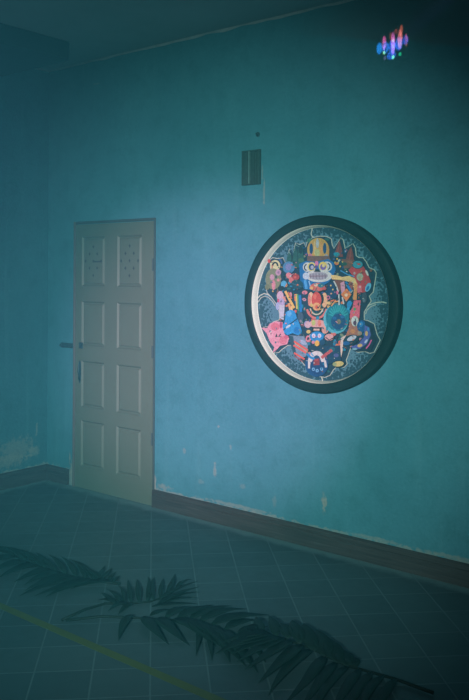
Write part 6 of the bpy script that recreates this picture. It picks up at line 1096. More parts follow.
(120,140,110,[123.1,-114.9,121.5,-117.9,118.2,-118,116.6,-115.2,118.2,-112.2,121.4,-112.1]),
(30,130,160,[-147.6,-148.1,-151.3,-156,-146.2,-157.4,-142.5,-149.6]),
(210,170,90,[282,62.6,280.6,60,277.8,60,276.4,62.5,277.8,65,280.6,65.1]),
(20,80,120,[-254.8,17.1,-260.9,7.4,-255.8,5.3,-249.7,15]),
(40,105,100,[264.1,-111.3,262.6,-116.6,259.6,-116.8,258,-111.6,259.5,-106.3,262.5,-106.2]),
(60,90,140,[96.6,49.8,91,31.5,94,30.9,99.7,49.2]),
(30,130,160,[-147.4,46.5,-150.1,44.2,-155.4,44.1,-158.1,46.3,-155.4,48.5,-150.1,48.6]),
(14,34,42,[-258.4,-182.5,-271,-196.6,-266.9,-199,-254.2,-184.8]),
(215,120,70,[-127,111,-130.5,106.9,-137.6,106.8,-141.2,110.8,-137.7,114.9,-130.6,115]),
(25,100,105,[67.8,53.5,82.9,52.7,83.3,57.2,68.3,58.1]),
(30,130,160,[249.8,-41,248.4,-43.7,245.6,-43.8,244.1,-41.2,245.5,-38.5,248.4,-38.4]),
(200,90,85,[190.2,-107.1,208.3,-109.2,208.8,-106.7,190.7,-104.7]),
(60,90,140,[-36.2,-236.8,-37.8,-240.6,-41,-240.8,-42.6,-237.2,-41.1,-233.4,-37.8,-233.2]),
(200,140,150,[128.7,-95.1,143.9,-103,146.6,-99.3,131.4,-91.4]),
(200,210,200,[228.9,-87.3,226.9,-89.9,222.7,-90.1,220.6,-87.6,222.7,-85,226.8,-84.8]),
(215,120,70,[-158,213.4,-142.1,208.5,-140.6,211.8,-156.6,216.7]),
(210,170,90,[-309.2,69.6,-312.3,64.5,-318.6,64.4,-321.8,69.4,-318.6,74.5,-312.4,74.6]),
(130,85,70,[-137.8,90.5,-139.1,83.4,-133.7,82.7,-132.4,89.9]),
(210,170,90,[229.8,58.6,226.9,56.6,221,56.5,218.1,58.4,221,60.4,226.9,60.5]),
(22,56,76,[156.3,-197,168.4,-198.5,169.4,-194.6,157.2,-193.1]),
(200,140,150,[-210,-119.9,-213.5,-124.3,-220.6,-124.6,-224.2,-120.5,-220.7,-116.1,-213.6,-115.8]),
(120,140,110,[-94.2,-181.1,-80.7,-192.9,-78.5,-191.2,-92,-179.4]),
(40,105,100,[136,100.4,134.4,96.1,131.1,96,129.4,100.3,131,104.6,134.3,104.7]),
(120,140,110,[-124.7,-149.3,-111.5,-167.4,-108,-165.6,-121.2,-147.5]),
(200,140,150,[76,-150.6,74.5,-155,71.5,-155.1,70,-150.9,71.4,-146.5,74.4,-146.4]),
(40,105,100,[-191.1,38.7,-199.5,35,-197,31.2,-188.6,35]),
(215,120,70,[-143.6,175,-146.7,171.8,-153.1,171.7,-156.4,175,-153.2,178.2,-146.8,178.2]),
(120,140,110,[-149.9,139.2,-141.6,127.3,-138.7,128.7,-147,140.5]),
(40,105,100,[-155,61.2,-157.8,58,-163.6,57.9,-166.5,61,-163.7,64.1,-157.9,64.2]),
(130,85,70,[-144,106.7,-137.6,101.4,-134,104.5,-140.4,109.7]),
]
FRONDS = {
'A': ([(0.865,-1.24),(1.182,-1.251),(1.519,-1.263),(1.792,-1.245),(1.976,-1.2),(2.075,-1.153)],
 [(2.034,-1.17,1.923,-1.353,0.0621),(1.976,-1.2,1.911,-1.499,0.0709),(1.934,-1.218,1.86,-1.526,0.0723),(1.873,-1.233,1.803,-1.574,0.0733),(1.812,-1.248,1.769,-1.519,0.0728),(1.738,-1.254,1.702,-1.47,0.0753),(1.662,-1.26,1.629,-1.478,0.0779),(1.565,-1.264,1.518,-1.498,0.0814),(1.464,-1.268,1.417,-1.508,0.0844),(1.344,-1.266,1.292,-1.517,0.085),(1.182,-1.251,1.141,-1.482,0.085),(1.992,-1.187,1.733,-1.1,0.0337),(1.961,-1.214,1.635,-1.06,0.0359),(1.9,-1.229,1.576,-1.068,0.0359),(1.839,-1.244,1.495,-1.072,0.0349),(1.765,-1.25,1.417,-1.095,0.0365),(1.69,-1.256,1.337,-1.118,0.0379),(1.614,-1.262,1.257,-1.141,0.0411),(1.523,-1.259,1.176,-1.165,0.0444),(1.443,-1.265,1.093,-1.189,0.0472),(1.326,-1.26,1.034,-1.216,0.0511),(1.228,-1.256,0.958,-1.233,0.056),(2.018,-1.183,1.921,-1.039,0.0215),(2.044,-1.179,1.981,-1.066,0.0234),(1.976,-1.2,1.86,-1.012,0.0275),(1.946,-1.208,1.796,-1.006,0.0207)]),
'B': ([(2.204,-1.63),(2.192,-1.484),(2.21,-1.375),(2.295,-1.304),(2.358,-1.218),(2.372,-1.108),(2.338,-1)],
 [(2.28,-1.316,2.063,-1.162,0.0224),(2.306,-1.294,2.043,-1.07,0.0275),(2.326,-1.261,2.08,-1.038,0.0299),(2.347,-1.227,2.097,-0.977,0.0304),(2.36,-1.2,2.125,-0.953,0.0277),(2.369,-1.16,2.176,-0.938,0.0256),(2.365,-1.114,2.171,-0.846,0.0272),(2.379,-1.184,2.342,-0.853,0.0311),(2.403,-1.195,2.397,-0.906,0.0335),(2.413,-1.219,2.449,-0.957,0.0364),(2.423,-1.242,2.497,-1.018,0.0392),(2.416,-1.263,2.543,-1.077,0.0383),(2.349,-1.026,2.299,-0.852,0.0252),(2.265,-1.328,2.061,-1.235,0.0265),(2.236,-1.353,2.078,-1.29,0.0271),(2.26,-1.349,2.138,-1.356,0.0408),(2.303,-1.312,2.275,-1.414,0.0487),(2.325,-1.293,2.345,-1.415,0.0366)]),
'C': ([(2.222,-1.622),(2.307,-1.492),(2.421,-1.41),(2.542,-1.336),(2.662,-1.263),(2.821,-1.239),(2.993,-1.24)],
 [(2.411,-1.388,2.551,-1.601,0.0427),(2.466,-1.371,2.745,-1.488,0.0579),(2.527,-1.334,2.82,-1.437,0.0629),(2.591,-1.295,2.912,-1.372,0.0751),(2.654,-1.255,3.018,-1.38,0.0728),(2.746,-1.248,3.123,-1.431,0.0651),(2.828,-1.247,3.192,-1.44,0.0627),(2.483,-1.342,2.497,-1.21,0.0366),(2.555,-1.31,2.56,-1.11,0.057),(2.605,-1.283,2.61,-1.036,0.062),(2.654,-1.255,2.684,-0.989,0.0642),(2.704,-1.242,2.761,-0.97,0.0665),(2.767,-1.231,2.883,-0.958,0.0782),(2.845,-1.233,2.899,-1.033,0.0586),(2.599,-1.316,2.824,-1.344,0.0486),(2.697,-1.262,2.939,-1.324,0.0536),(2.507,-1.366,2.748,-1.409,0.0361),(2.922,-1.235,2.96,-1.067,0.0555),(2.941,-1.245,3.164,-1.351,0.0519),(2.818,-1.27,3.051,-1.446,0.0491),(2.77,-1.283,2.983,-1.48,0.0337),(2.739,-1.282,2.903,-1.49,0.0288)]),
'D': ([(3.808,-1.148),(3.644,-1.144),(3.431,-1.171),(3.262,-1.174),(3.121,-1.195),(2.987,-1.232)],
 [(3.045,-1.222,2.899,-1.077,0.0446),(3.108,-1.206,2.935,-1.031,0.0514),(3.158,-1.188,3.026,-1.066,0.0605),(3.219,-1.186,3.046,-1.001,0.0652),(3.29,-1.186,3.108,-0.996,0.0739),(3.348,-1.184,3.184,-1.013,0.0809),(3.405,-1.182,3.257,-1.029,0.0811),(3.449,-1.178,3.332,-1.067,0.0759),(3.479,-1.164,3.397,-1.108,0.0602),(3.025,-1.225,2.934,-1.251,0.0743),(3.045,-1.222,2.976,-1.342,0.085),(3.07,-1.213,2.998,-1.409,0.0796),(3.108,-1.206,3.001,-1.488,0.0774),(3.145,-1.199,3.114,-1.483,0.0652),(3.182,-1.193,3.18,-1.514,0.0593),(3.231,-1.188,3.27,-1.541,0.0611),(3.278,-1.184,3.345,-1.576,0.0554),(3.337,-1.182,3.42,-1.589,0.0522),(3.394,-1.18,3.497,-1.597,0.0481),(3.449,-1.178,3.559,-1.598,0.0467),(3.5,-1.168,3.612,-1.588,0.0454),(3.55,-1.159,3.664,-1.578,0.0439),(3.599,-1.15,3.715,-1.568,0.0426),(3.651,-1.148,3.764,-1.544,0.0423),(3.089,-1.209,2.956,-1.384,0.0743),(3.127,-1.203,3.051,-1.446,0.0623)]),
}

# ------------------------------------------------------------------ materials
def lin(c, k=1.0):
    def f(v):
        v /= 255.0
        return v / 12.92 if v <= .04045 else ((v + .055) / 1.055) ** 2.4
    return tuple(min(1, f(v) * k) for v in c) + (1,)

class NT:
    def __init__(self, name):
        self.m = bpy.data.materials.new(name); self.m.use_nodes = True
        self.t = self.m.node_tree; self.b = self.t.nodes['Principled BSDF']
    def n(self, kind, **kw):
        nd = self.t.nodes.new(kind)
        for k, v in kw.items(): setattr(nd, k, v)
        return nd
    def put(self, sock, v):
        if hasattr(v, 'is_linked'): self.t.links.new(v, sock)
        else: sock.default_value = v
    def math(self, op, a, b=0.0, c=0.0, clamp=False):
        nd = self.n('ShaderNodeMath', operation=op, use_clamp=clamp)
        for i, v in enumerate((a, b, c)): self.put(nd.inputs[i], v)
        return nd.outputs[0]
    def mix(self, f, a, b, mode='MIX'):
        nd = self.n('ShaderNodeMix', data_type='RGBA', blend_type=mode)
        self.put(nd.inputs[0], f); self.put(nd.inputs[6], a); self.put(nd.inputs[7], b)
        return nd.outputs[2]
    def pos(self):
        g = self.n('ShaderNodeNewGeometry'); s = self.n('ShaderNodeSeparateXYZ')
        self.t.links.new(g.outputs['Position'], s.inputs[0])
        return g.outputs['Position'], s.outputs[0], s.outputs[1], s.outputs[2]
    def vec(self, x, y, z):
        nd = self.n('ShaderNodeCombineXYZ')
        for i, v in enumerate((x, y, z)): self.put(nd.inputs[i], v)
        return nd.outputs[0]
    def noise(self, v, scale, detail=3.0, rough=.55):
        nd = self.n('ShaderNodeTexNoise')
        self.put(nd.inputs['Vector'], v); nd.inputs['Scale'].default_value = scale
        nd.inputs['Detail'].default_value = detail; nd.inputs['Roughness'].default_value = rough
        return nd.outputs[0]
    def step(self, v, lo, hi):
        nd = self.n('ShaderNodeMapRange', interpolation_type='SMOOTHSTEP')
        self.put(nd.inputs[0], v); nd.inputs[1].default_value = lo; nd.inputs[2].default_value = hi
        return nd.outputs[0]
    def bump(self, h, strength, dist=.01):
        nd = self.n('ShaderNodeBump'); nd.inputs['Strength'].default_value = strength
        nd.inputs['Distance'].default_value = dist; self.put(nd.inputs['Height'], h)
        self.t.links.new(nd.outputs[0], self.b.inputs['Normal'])
    def out(self, col, rough=.7, spec=.3):
        self.put(self.b.inputs['Base Color'], col); self.put(self.b.inputs['Roughness'], rough)
        self.b.inputs['Specular IOR Level'].default_value = spec
        return self.m

def plain(name, col, rough=.6, spec=.3, var=.12, scale=18, metal=0):
    k = NT(name); p, x, y, z = k.pos()
    f = k.noise(p, scale, 4)
    dark = tuple(c * (1 - var) for c in col[:3]) + (1,); light = tuple(min(1, c * (1 + var)) for c in col[:3]) + (1,)
    k.bump(k.noise(p, scale * 6, 2), .12, .004)
    k.b.inputs['Metallic'].default_value = metal
    return k.out(k.mix(f, dark, light), rough, spec)

def wall_material(name, left):
    k = NT(name); p, x, y, z = k.pos()
    u = y if left else x
    big = k.noise(p, 1.3, 4); mid = k.noise(p, 7, 5, .65); fine = k.noise(p, 60, 3)
    col = k.mix(k.step(big, .3, .7), BLUE_A, BLUE_B)
    col = k.mix(k.math('MULTIPLY', k.step(mid, .45, .72), .34), col, BLUE_C)
    streak = k.noise(k.vec(k.math('MULTIPLY', u, 9.0), 0.0, k.math('MULTIPLY', z, .7)), 1.6, 4)
    col = k.mix(k.math('MULTIPLY', k.step(streak, .52, .78), .22), col, BLUE_D)
    # speckle of old paint
    grain = k.noise(p, 55, 4, .75)
    col = k.mix(k.math('MULTIPLY', k.step(grain, .50, .70), .30), col, BLUE_C)
    col = k.mix(k.math('MULTIPLY', k.step(grain, .50, .30), .22), col, BLUE_D)
    sp = k.step(k.noise(p, 38, 2), .68, .75)
    col = k.mix(k.math('MULTIPLY', sp, .30), col, BLUE_D)
    # paint gone just above the skirting
    ch = k.noise(k.vec(k.math('MULTIPLY', x, .8), k.math('MULTIPLY', y, .8), k.math('MULTIPLY', z, 1.7)), 22, 5, .7)
    lim = k.math('ADD', ch, k.math('MULTIPLY', k.math('SUBTRACT', .145, z), 8.0))
    chip = k.step(lim, .60, .72)
    chipcol = k.mix(k.noise(p, 45, 2), CHIP_A, CHIP_B)
    col = k.mix(k.math('MULTIPLY', chip, .62), col, chipcol)
    spots = LEFT_SPOTS if left else BACK_SPOTS
    wob = k.math('MULTIPLY', k.math('SUBTRACT', k.noise(p, 30, 4, .7), .5), 1.5)
    for (a, b, ra, rb, s) in spots:
        da = k.math('DIVIDE', k.math('SUBTRACT', u, a), ra); db = k.math('DIVIDE', k.math('SUBTRACT', z, b), rb)
        d = k.math('SQRT', k.math('ADD', k.math('MULTIPLY', da, da), k.math('MULTIPLY', db, db)))
        f = k.step(k.math('ADD', d, k.math('MULTIPLY', wob, 1.6)), 1.05, .45)
        col = k.mix(k.math('MULTIPLY', f, s), col, chipcol)
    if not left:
        # shadow along the wall top towards the right, mixed into the colour
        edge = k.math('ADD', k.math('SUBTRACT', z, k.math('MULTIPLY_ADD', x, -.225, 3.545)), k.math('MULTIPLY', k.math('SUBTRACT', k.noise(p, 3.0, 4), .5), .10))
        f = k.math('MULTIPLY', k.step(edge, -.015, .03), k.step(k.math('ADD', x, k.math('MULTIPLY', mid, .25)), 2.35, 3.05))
        col = k.mix(k.math('MULTIPLY', f, .78), col, SHADOW_BAND)
    k.bump(k.math('ADD', k.math('MULTIPLY', mid, .7), k.math('MULTIPLY', fine, .35)), .4, .014)
    return k.out(col, .72, .25)

def floor_material():
    k = NT('diagonal floor tiles'); p, x, y, z = k.pos()
    q = math.sqrt(.5)
    s = k.math('MULTIPLY', k.math('ADD', x, y), q); t = k.math('MULTIPLY', k.math('SUBTRACT', y, x), q)
    def cell(v, size, off):
        w = k.math('DIVIDE', k.math('SUBTRACT', v, off), size)
        fr = k.math('FRACT', w); fl = k.math('FLOOR', w)
        d = k.math('MULTIPLY', k.math('MINIMUM', fr, k.math('SUBTRACT', 1.0, fr)), size)
        return d, fl
    ds, fs = cell(s, .2312, .1154); dt, ft = cell(t, .2267, -.0106)
    g = k.step(k.math('MINIMUM', ds, dt), GROUT, GROUT * .35)
    wn = k.n('ShaderNodeTexWhiteNoise', noise_dimensions='2D')
    k.t.links.new(k.vec(fs, ft, 0.0), wn.inputs['Vector'])
    col = k.mix(wn.outputs['Value'], TILE_A, TILE_B)
    col = k.mix(k.math('MULTIPLY', k.step(k.noise(p, 5, 5, .65), .45, .75), .35), col, TILE_C)
    # dusty line where mop water dried beside the skirting
    dust = k.step(k.math('ADD', k.math('MAXIMUM', y, k.math('MULTIPLY', x, -1.0)), k.math('MULTIPLY', k.noise(p, 9, 4), .10)), -.075, .01)
    col = k.mix(k.math('MULTIPLY', dust, .62), col, DUST)
    col = k.mix(k.math('MULTIPLY', g, k.math('MULTIPLY_ADD', k.noise(p, 4, 3), .8, .25), clamp=True), col, GROUT_C)
    rough = k.math('MULTIPLY_ADD', k.noise(p, 12, 4), .25, FLOOR_ROUGH)
    k.bump(k.math('SUBTRACT', k.math('MULTIPLY', k.noise(p, 30, 3), .1), g), .25, .003)
    return k.out(col, rough, FLOOR_SPEC)

def panel_ground():
    k = NT('painted dot ground'); p, x, y, z = k.pos()
    dx = k.math('SUBTRACT', x, ACX); dz = k.math('SUBTRACT', z, ACZ)
    r = k.math('SQRT', k.math('ADD', k.math('MULTIPLY', dx, dx), k.math('MULTIPLY', dz, dz)))
    v = k.n('ShaderNodeTexVoronoi', feature='F1'); v.inputs['Scale'].default_value = 70
    k.t.links.new(p, v.inputs['Vector'])
    near = k.step(r, .33, .45)
    thr = k.math('MULTIPLY_ADD', near, .55, .20)
    f = k.step(k.math('SUBTRACT', thr, v.outputs['Distance']), -.06, .06)
    col = k.mix(k.noise(p, 6, 3), lin((74, 118, 134), ART_K), lin((96, 138, 150), ART_K))
    col = k.mix(k.math('MULTIPLY', f, .8), col, lin((20, 58, 70), ART_K))
    return k.out(col, .55, .3)

def paint_material():
    k = NT('painted collage colours')
    a = k.n('ShaderNodeVertexColor', layer_name='paint')
    p, x, y, z = k.pos()
    f = k.math('MULTIPLY_ADD', k.noise(p, 85, 5, .8), 1.5, .25)
    col = k.mix(1.0, a.outputs['Color'], k.vec(f, f, f), 'MULTIPLY')
    col = k.mix(.14, col, (.11, .20, .22, 1))
    return k.out(col, .5, .3)

def skirting_material():
    k = NT('dark wood skirting'); p, x, y, z = k.pos()
    v = k.vec(k.math('MULTIPLY', x, 1.2), k.math('MULTIPLY', y, 1.2), k.math('MULTIPLY', z, 45))
    f = k.noise(v, 2.2, 5, .65)
    col = k.mix(k.step(f, .3, .7), SKIRT_A, SKIRT_B)
    sc = k.step(k.noise(v, 3.1, 4), .62, .72)
    col = k.mix(k.math('MULTIPLY', sc, .35), col, SKIRT_C)
    k.bump(f, .3, .004)
    return k.out(col, .55, .3)

def leaf_material():
    k = NT('palm leaf'); p, x, y, z = k.pos()
    f = k.noise(p, 9, 4)
    col = k.mix(f, LEAF_A, LEAF_B)
    return k.out(col, .6, .2)

# ------------------------------------------------------------------ mesh helpers
def obj(name, bm, mat, parent=None, smooth=False):
    me = bpy.data.meshes.new(name); bm.normal_update(); bm.to_mesh(me); bm.free()
    for m in (mat if isinstance(mat, (list, tuple)) else [mat]): me.materials.append(m)
    if smooth:
        for f in me.polygons: f.use_smooth = True
    o = bpy.data.objects.new(name, me); C.objects.link(o)
    if parent: o.parent = parent
    return o
def empty(name, loc=(0, 0, 0)):
    o = bpy.data.objects.new(name, None); C.objects.link(o); o.location = loc; o.empty_display_size = .1
    return o
def tag(o, label, cat, group=None):
    o['label'] = label; o['category'] = cat
    if group: o['group'] = group
    return o
def struct(o): o['kind'] = 'structure'; return o
def box(bm, x0, x1, y0, y1, z0, z1, bev=0.0):
    r = bmesh.ops.create_cube(bm, size=1.0); vs = r['verts']
    for v in vs:
        v.co = Vector((x0 + (v.co.x + .5) * (x1 - x0), y0 + (v.co.y + .5) * (y1 - y0), z0 + (v.co.z + .5) * (z1 - z0)))
    if bev:
        es = list({e for v in vs for e in v.link_edges})
        bmesh.ops.bevel(bm, geom=es, offset=bev, segments=2, affect='EDGES', profile=.5)
    return vs
def bx(*a, **k): bm = bmesh.new(); box(bm, *a, **k); return bm
def cyl_y(bm, x, z, y0, y1, r, n=16, r2=None):
    a = [bm.verts.new((x + r * math.cos(2 * math.pi * i / n), y0, z + r * math.sin(2 * math.pi * i / n))) for i in range(n)]
    r2 = r if r2 is None else r2
    b = [bm.verts.new((x + r2 * math.cos(2 * math.pi * i / n), y1, z + r2 * math.sin(2 * math.pi * i / n))) for i in range(n)]
    for i in range(n): bm.faces.new((a[i], a[(i + 1) % n], b[(i + 1) % n], b[i]))
    bm.faces.new(a); bm.faces.new(b[::-1]); bmesh.ops.recalc_face_normals(bm, faces=bm.faces)
def lathe_y(prof, n=128):
    bm = bmesh.new(); rings = []
    for r, y in prof:
        rings.append([bm.verts.new((r * math.cos(2 * math.pi * i / n), y, r * math.sin(2 * math.pi * i / n))) for i in range(n)])
    for a, b in zip(rings, rings[1:]):
        for i in range(n): bm.faces.new((a[i], a[(i + 1) % n], b[(i + 1) % n], b[i]))
    bmesh.ops.recalc_face_normals(bm, faces=bm.faces)
    return bm
def sweep(bm, path, rad, n=8):
    P = [Vector(p) for p in path]; rings = []
    for i, p in enumerate(P):
        t = (P[min(i + 1, len(P) - 1)] - P[max(i - 1, 0)]).normalized()
        s = t.cross(Vector((0, 0, 1)));  s = s.normalized() if s.length > 1e-4 else Vector((1, 0, 0)); u = s.cross(t)
        r = rad[i] if isinstance(rad, (list, tuple)) else rad
        rings.append([bm.verts.new(p + s * (r * math.cos(2 * math.pi * k / n)) + u * (r * math.sin(2 * math.pi * k / n))) for k in range(n)])
    for a, b in zip(rings, rings[1:]):
        for k in range(n): bm.faces.new((a[k], a[(k + 1) % n], b[(k + 1) % n], b[k]))
    bm.faces.new(rings[0]); bm.faces.new(rings[-1][::-1])
    bmesh.ops.recalc_face_normals(bm, faces=bm.faces)

# ------------------------------------------------------------------ colours
KEY_E = 1420; KEY_C = (.54, .96, .93); KEY_S = 39; CORE_E = 2250; CORE_C = (1.0, .54, .86); CORE_S = 21; FILL_E = 330; FILL_C = (.42, .95, 1.0)
AMB_C = (.58, .80, .86, 1); AMB_S = .105
HAZE_C = (.16, .80, 1.0, 1); HAZE_D = .0175
BLUE_A = (.058, .218, .270, 1); BLUE_B = (.074, .258, .312, 1); BLUE_C = (.034, .150, .168, 1); BLUE_D = (.12, .30, .35, 1)
CHIP_A = (.40, .37, .31, 1); CHIP_B = (.22, .28, .26, 1); SHADOW_BAND = (.11, .17, .185, 1)
BACK_SPOTS = [(2.558, .272, .022, .060, .85), (1.172, .16, .018, .07, .9), (.298, .09, .03, .12, .75), (.272, .20, .010, .06, .7), (2.105, 2.10, .010, .10, .55), (2.09, 2.22, .008, .06, .45), (1.72, .33, .016, .06, .5), (1.95, .27, .03, .02, .25), (1.60, .24, .03, .02, .22), (1.45, .42, .02, .02, .35), (2.2, .22, .02, .04, .22), (1.85, .50, .012, .02, .4), (2.9, .134, .2, .014, .5), (3.4, .132, .3, .014, .5), (1.9, .136, .3, .014, .5), (1.26, .15, .08, .02, .6), (.55, 2.99, .05, .008, .25), (1.75, .62, .012, .012, .5)]
LEFT_SPOTS = [(-.28, .27, .20, .11, .42), (-.12, .24, .06, .05, .45), (-.10, .40, .012, .06, .5), (-.45, .2, .3, .07, .4)]
ART_K = .92
ACX, ACZ = 2.530, 1.429
GROUT = .0050; FLOOR_ROUGH = .40; FLOOR_SPEC = .3
TILE_A = (.054, .092, .105, 1); TILE_B = (.070, .112, .124, 1); TILE_C = (.048, .068, .078, 1)
DUST = (.22, .34, .36, 1); GROUT_C = (.14, .20, .215, 1)
SKIRT_A = (.040, .038, .038, 1); SKIRT_B = (.072, .066, .064, 1); SKIRT_C = (.2, .2, .2, 1)
LEAF_A = (.008, .022, .020, 1); LEAF_B = (.016, .038, .033, 1)

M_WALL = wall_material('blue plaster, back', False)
BLUE_A, BLUE_B, BLUE_C = [tuple(v * .80 for v in c_[:3]) + (1,) for c_ in (BLUE_A, BLUE_B, BLUE_C)]   # the same blues, made darker for the left wall
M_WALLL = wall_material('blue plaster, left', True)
M_FLOOR = floor_material(); M_CEIL = plain('grey ceiling plaster', (.34, .37, .38, 1), .85, .15, .15, 3)
M_BEAM = plain('blue beam paint', (.022, .045, .062, 1), .75, .2, .15, 4)
M_EDGE = plain('bare plaster edge', (.42, .44, .42, 1), .8, .2, .3, 14)
M_SKIRT = skirting_material()
M_DOOR = plain('off-white door paint', (.118, .160, .120, 1), .55, .3, .07, 5)
M_JAMB = plain('door jamb paint', (.14, .14, .13, 1), .6, .3, .12, 9)
M_DARKHOLE = plain('dark opening', (.02, .045, .055, 1), .8, .1)
M_SHADE_TRIM = plain('shade-toned trim paint', (.060, .090, .090, 1), .7, .2, .2, 12)  # dark tone stands in for the shade line around the door
M_PIERCE = plain('shaded lozenge recess', (.060, .075, .075, 1), .8, .1)
M_IRON = plain('dark painted iron', (.030, .070, .080, 1), .5, .4, .2, 30)
M_FRAME = plain('dark teal frame lacquer', (.010, .034, .038, 1), .6, .15, .12, 12)
M_CREAM = plain('cream rim paint', (.58, .68, .54, 1), .5, .3, .06, 16)
M_VENT = plain('rusted grille paint', (.045, .085, .080, 1), .75, .2, .35, 40)
M_VENTP = plain('pale worn grille paint', (.11, .20, .19, 1), .75, .2, .35, 40)
M_TAPE = plain('yellow floor tape', (.105, .130, .036, 1), .55, .3, .2, 14)
M_LEAF = leaf_material(); M_STEM = plain('palm stem', (.010, .020, .017, 1), .6, .2, .2, 20)

# ------------------------------------------------------------------ the room
XR, YF, HC = 7.2, -6.4, 3.168
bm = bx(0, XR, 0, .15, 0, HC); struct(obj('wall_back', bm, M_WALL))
bm = bx(-.15, 0, YF, .15, 0, HC); struct(obj('wall_left', bm, M_WALLL))
bm = bx(-.15, XR, YF, .15, -.12, 0); struct(obj('floor', bm, M_FLOOR))
bm = bx(-.15, XR, YF, .15, HC, HC + .12); struct(obj('ceiling', bm, M_CEIL))
# beam under the ceiling along the left wall
bm = bx(.0, .765, YF, -.427, 3.040, HC, bev=.006); struct(obj('trim_1', bm, M_BEAM))
# thin bare edge where wall and ceiling meet
def ragged_edge(along_x, length):
    bm = bmesh.new(); n = int(length / .05); a = []
    for i in range(n + 1):
        t = length * i / n; d = .010 + .007 * noise.noise(Vector((t * 5, 1.3 if along_x else 7.7, 0)))
        h = .012 + .010 * noise.noise(Vector((t * 7, 4.1, 2.0)))
        pts = [(0, HC), (d, HC), (d * .8, HC - h * .5), (0, HC - h)]
        a.append([bm.verts.new((t, -p, z) if along_x else (p, -t, z)) for p, z in pts])
    for p, q in zip(a, a[1:]):
        for k in range(3): bm.faces.new((p[k], p[k + 1], q[k + 1], q[k]))
    bmesh.ops.recalc_face_normals(bm, faces=bm.faces)
    return bm
struct(obj('trim_2', ragged_edge(True, 4.6), M_EDGE)); struct(obj('trim_3', ragged_edge(False, .42), M_EDGE))

def skirting(name, runs):
    bm = bmesh.new()
    prof = [(0, 0), (.022, 0), (.022, .078), (.018, .082), (.018, .086), (.021, .090), (.020, .108), (.010, .118), (0, .118)]
    for (p0, p1, nrm) in runs:
        A = [bm.verts.new((p0[0] + nrm[0] * d, p0[1] + nrm[1] * d, z)) for d, z in prof]
        B = [bm.verts.new((p1[0] + nrm[0] * d, p1[1] + nrm[1] * d, z)) for d, z in prof]
        for i in range(len(prof) - 1): bm.faces.new((A[i], A[i + 1], B[i + 1], B[i]))
        bm.faces.new(A); bm.faces.new(B[::-1])
    bmesh.ops.recalc_face_normals(bm, faces=bm.faces)
    return struct(obj(name, bm, M_SKIRT))
skirting('baseboard_back', [((.0, 0), (.268, 0), (0, -1)), ((1.168, 0), (XR, 0), (0, -1))])
skirting('baseboard_left', [((0, -.0), (0, YF), (1, 0))])

# ------------------------------------------------------------------ door
DX0, DX1, DZ = .346, 1.160, 1.962
def door_leaf():
    bm = bmesh.new(); yf = -.012
    cols = [(.412, .668), (.797, 1.050)]; rows = [(.165, .512), (.606, .953), (1.062, 1.395), (1.503, 1.872)]
    xs = sorted([DX0, DX1] + [v for c in cols for v in c]); zs = sorted([.004, DZ] + [v for c in rows for v in c])
    V = {(x, z): bm.verts.new((x, yf, z)) for x in xs for z in zs}
    for i in range(len(xs) - 1):
        for j in range(len(zs) - 1):
            if (xs[i], xs[i + 1]) in cols and (zs[j], zs[j + 1]) in rows: continue
            bm.faces.new((V[xs[i], zs[j]], V[xs[i + 1], zs[j]], V[xs[i + 1], zs[j + 1]], V[xs[i], zs[j + 1]]))
    for (x0, x1) in cols:
        for (z0, z1) in rows:
            prev = [V[x0, z0], V[x1, z0], V[x1, z1], V[x0, z1]]
            for ins, dy in ((.002, -.001), (.014, .0112), (.017, .0112), (.029, .003)):
                cur = [bm.verts.new((x, yf + dy, z)) for x, z in ((x0 + ins, z0 + ins), (x1 - ins, z0 + ins), (x1 - ins, z1 - ins), (x0 + ins, z1 - ins))]
                for k in range(4): bm.faces.new((prev[k], prev[(k + 1) % 4], cur[(k + 1) % 4], cur[k]))
                prev = cur
            bm.faces.new(prev)
    # edges of the leaf back to the wall
    for a, b in (((DX0, .004), (DX0, DZ)), ((DX1, .004), (DX1, DZ)), ((DX0, DZ), (DX1, DZ)), ((DX0, .004), (DX1, .004))):
        q = [bm.verts.new((a[0], yf, a[1])), bm.verts.new((b[0], yf, b[1])), bm.verts.new((b[0], 0, b[1])), bm.verts.new((a[0], 0, a[1]))]
        bm.faces.new(q)
    bmesh.ops.recalc_face_normals(bm, faces=bm.faces)
    return bm
door = struct(obj('door_1', door_leaf(), M_DOOR))
bm = bmesh.new()
box(bm, .324, .343, -.020, 0, 0, 1.985, bev=.003); obj('jamb', bm, M_JAMB, door)
obj('jamb', bx(1.163, 1.174, -.010, 0, 0, 1.985, bev=.002), M_SHADE_TRIM, door)
obj('lintel_shade_strip', bx(.343, 1.163, -.014, 0, 1.966, 1.985, bev=.002), M_SHADE_TRIM, door)
bm = bmesh.new()      # pierced lozenge pattern in the top two panels
for cx in (.540, .924):
    for (du, dv) in ((0, .105), (-.042, .052), (.042, .052), (-.086, 0), (0, 0), (.086, 0), (-.042, -.052), (.042, -.052), (0, -.105)):
        r = .011; y = -.0112
        a = [(cx + du - r, 0), (cx + du, 1), (cx + du + r, 0), (cx + du, -1)]
        z0 = 1.690 + dv
        o_ = [bm.verts.new((cx + du + p * r, y, z0 + q * r * 1.25)) for p, q in ((-1, 0), (0, -1), (1, 0), (0, 1))]
        i_ = [bm.verts.new((cx + du + p * r * .7, y + .0008, z0 + q * r * .9)) for p, q in ((-1, 0), (0, -1), (1, 0), (0, 1))]
        for k in range(4): bm.faces.new((o_[k], o_[(k + 1) % 4], i_[(k + 1) % 4], i_[k]))
        bm.faces.new(i_)
box(bm, .540,   .630, -.0118, -.0095, 1.680, 1.692)
obj('pierced_pattern', bm, M_PIERCE, door)
bm = bmesh.new()      # lens-shaped pull handle with its plate
P = [(.398, -.0125, .795), (.398, -.022, .815), (.398, -.027, .866), (.398, -.022, .917), (.398, -.0125, .937)]
sweep(bm, P, [.003, .006, .008, .006, .003], 10)
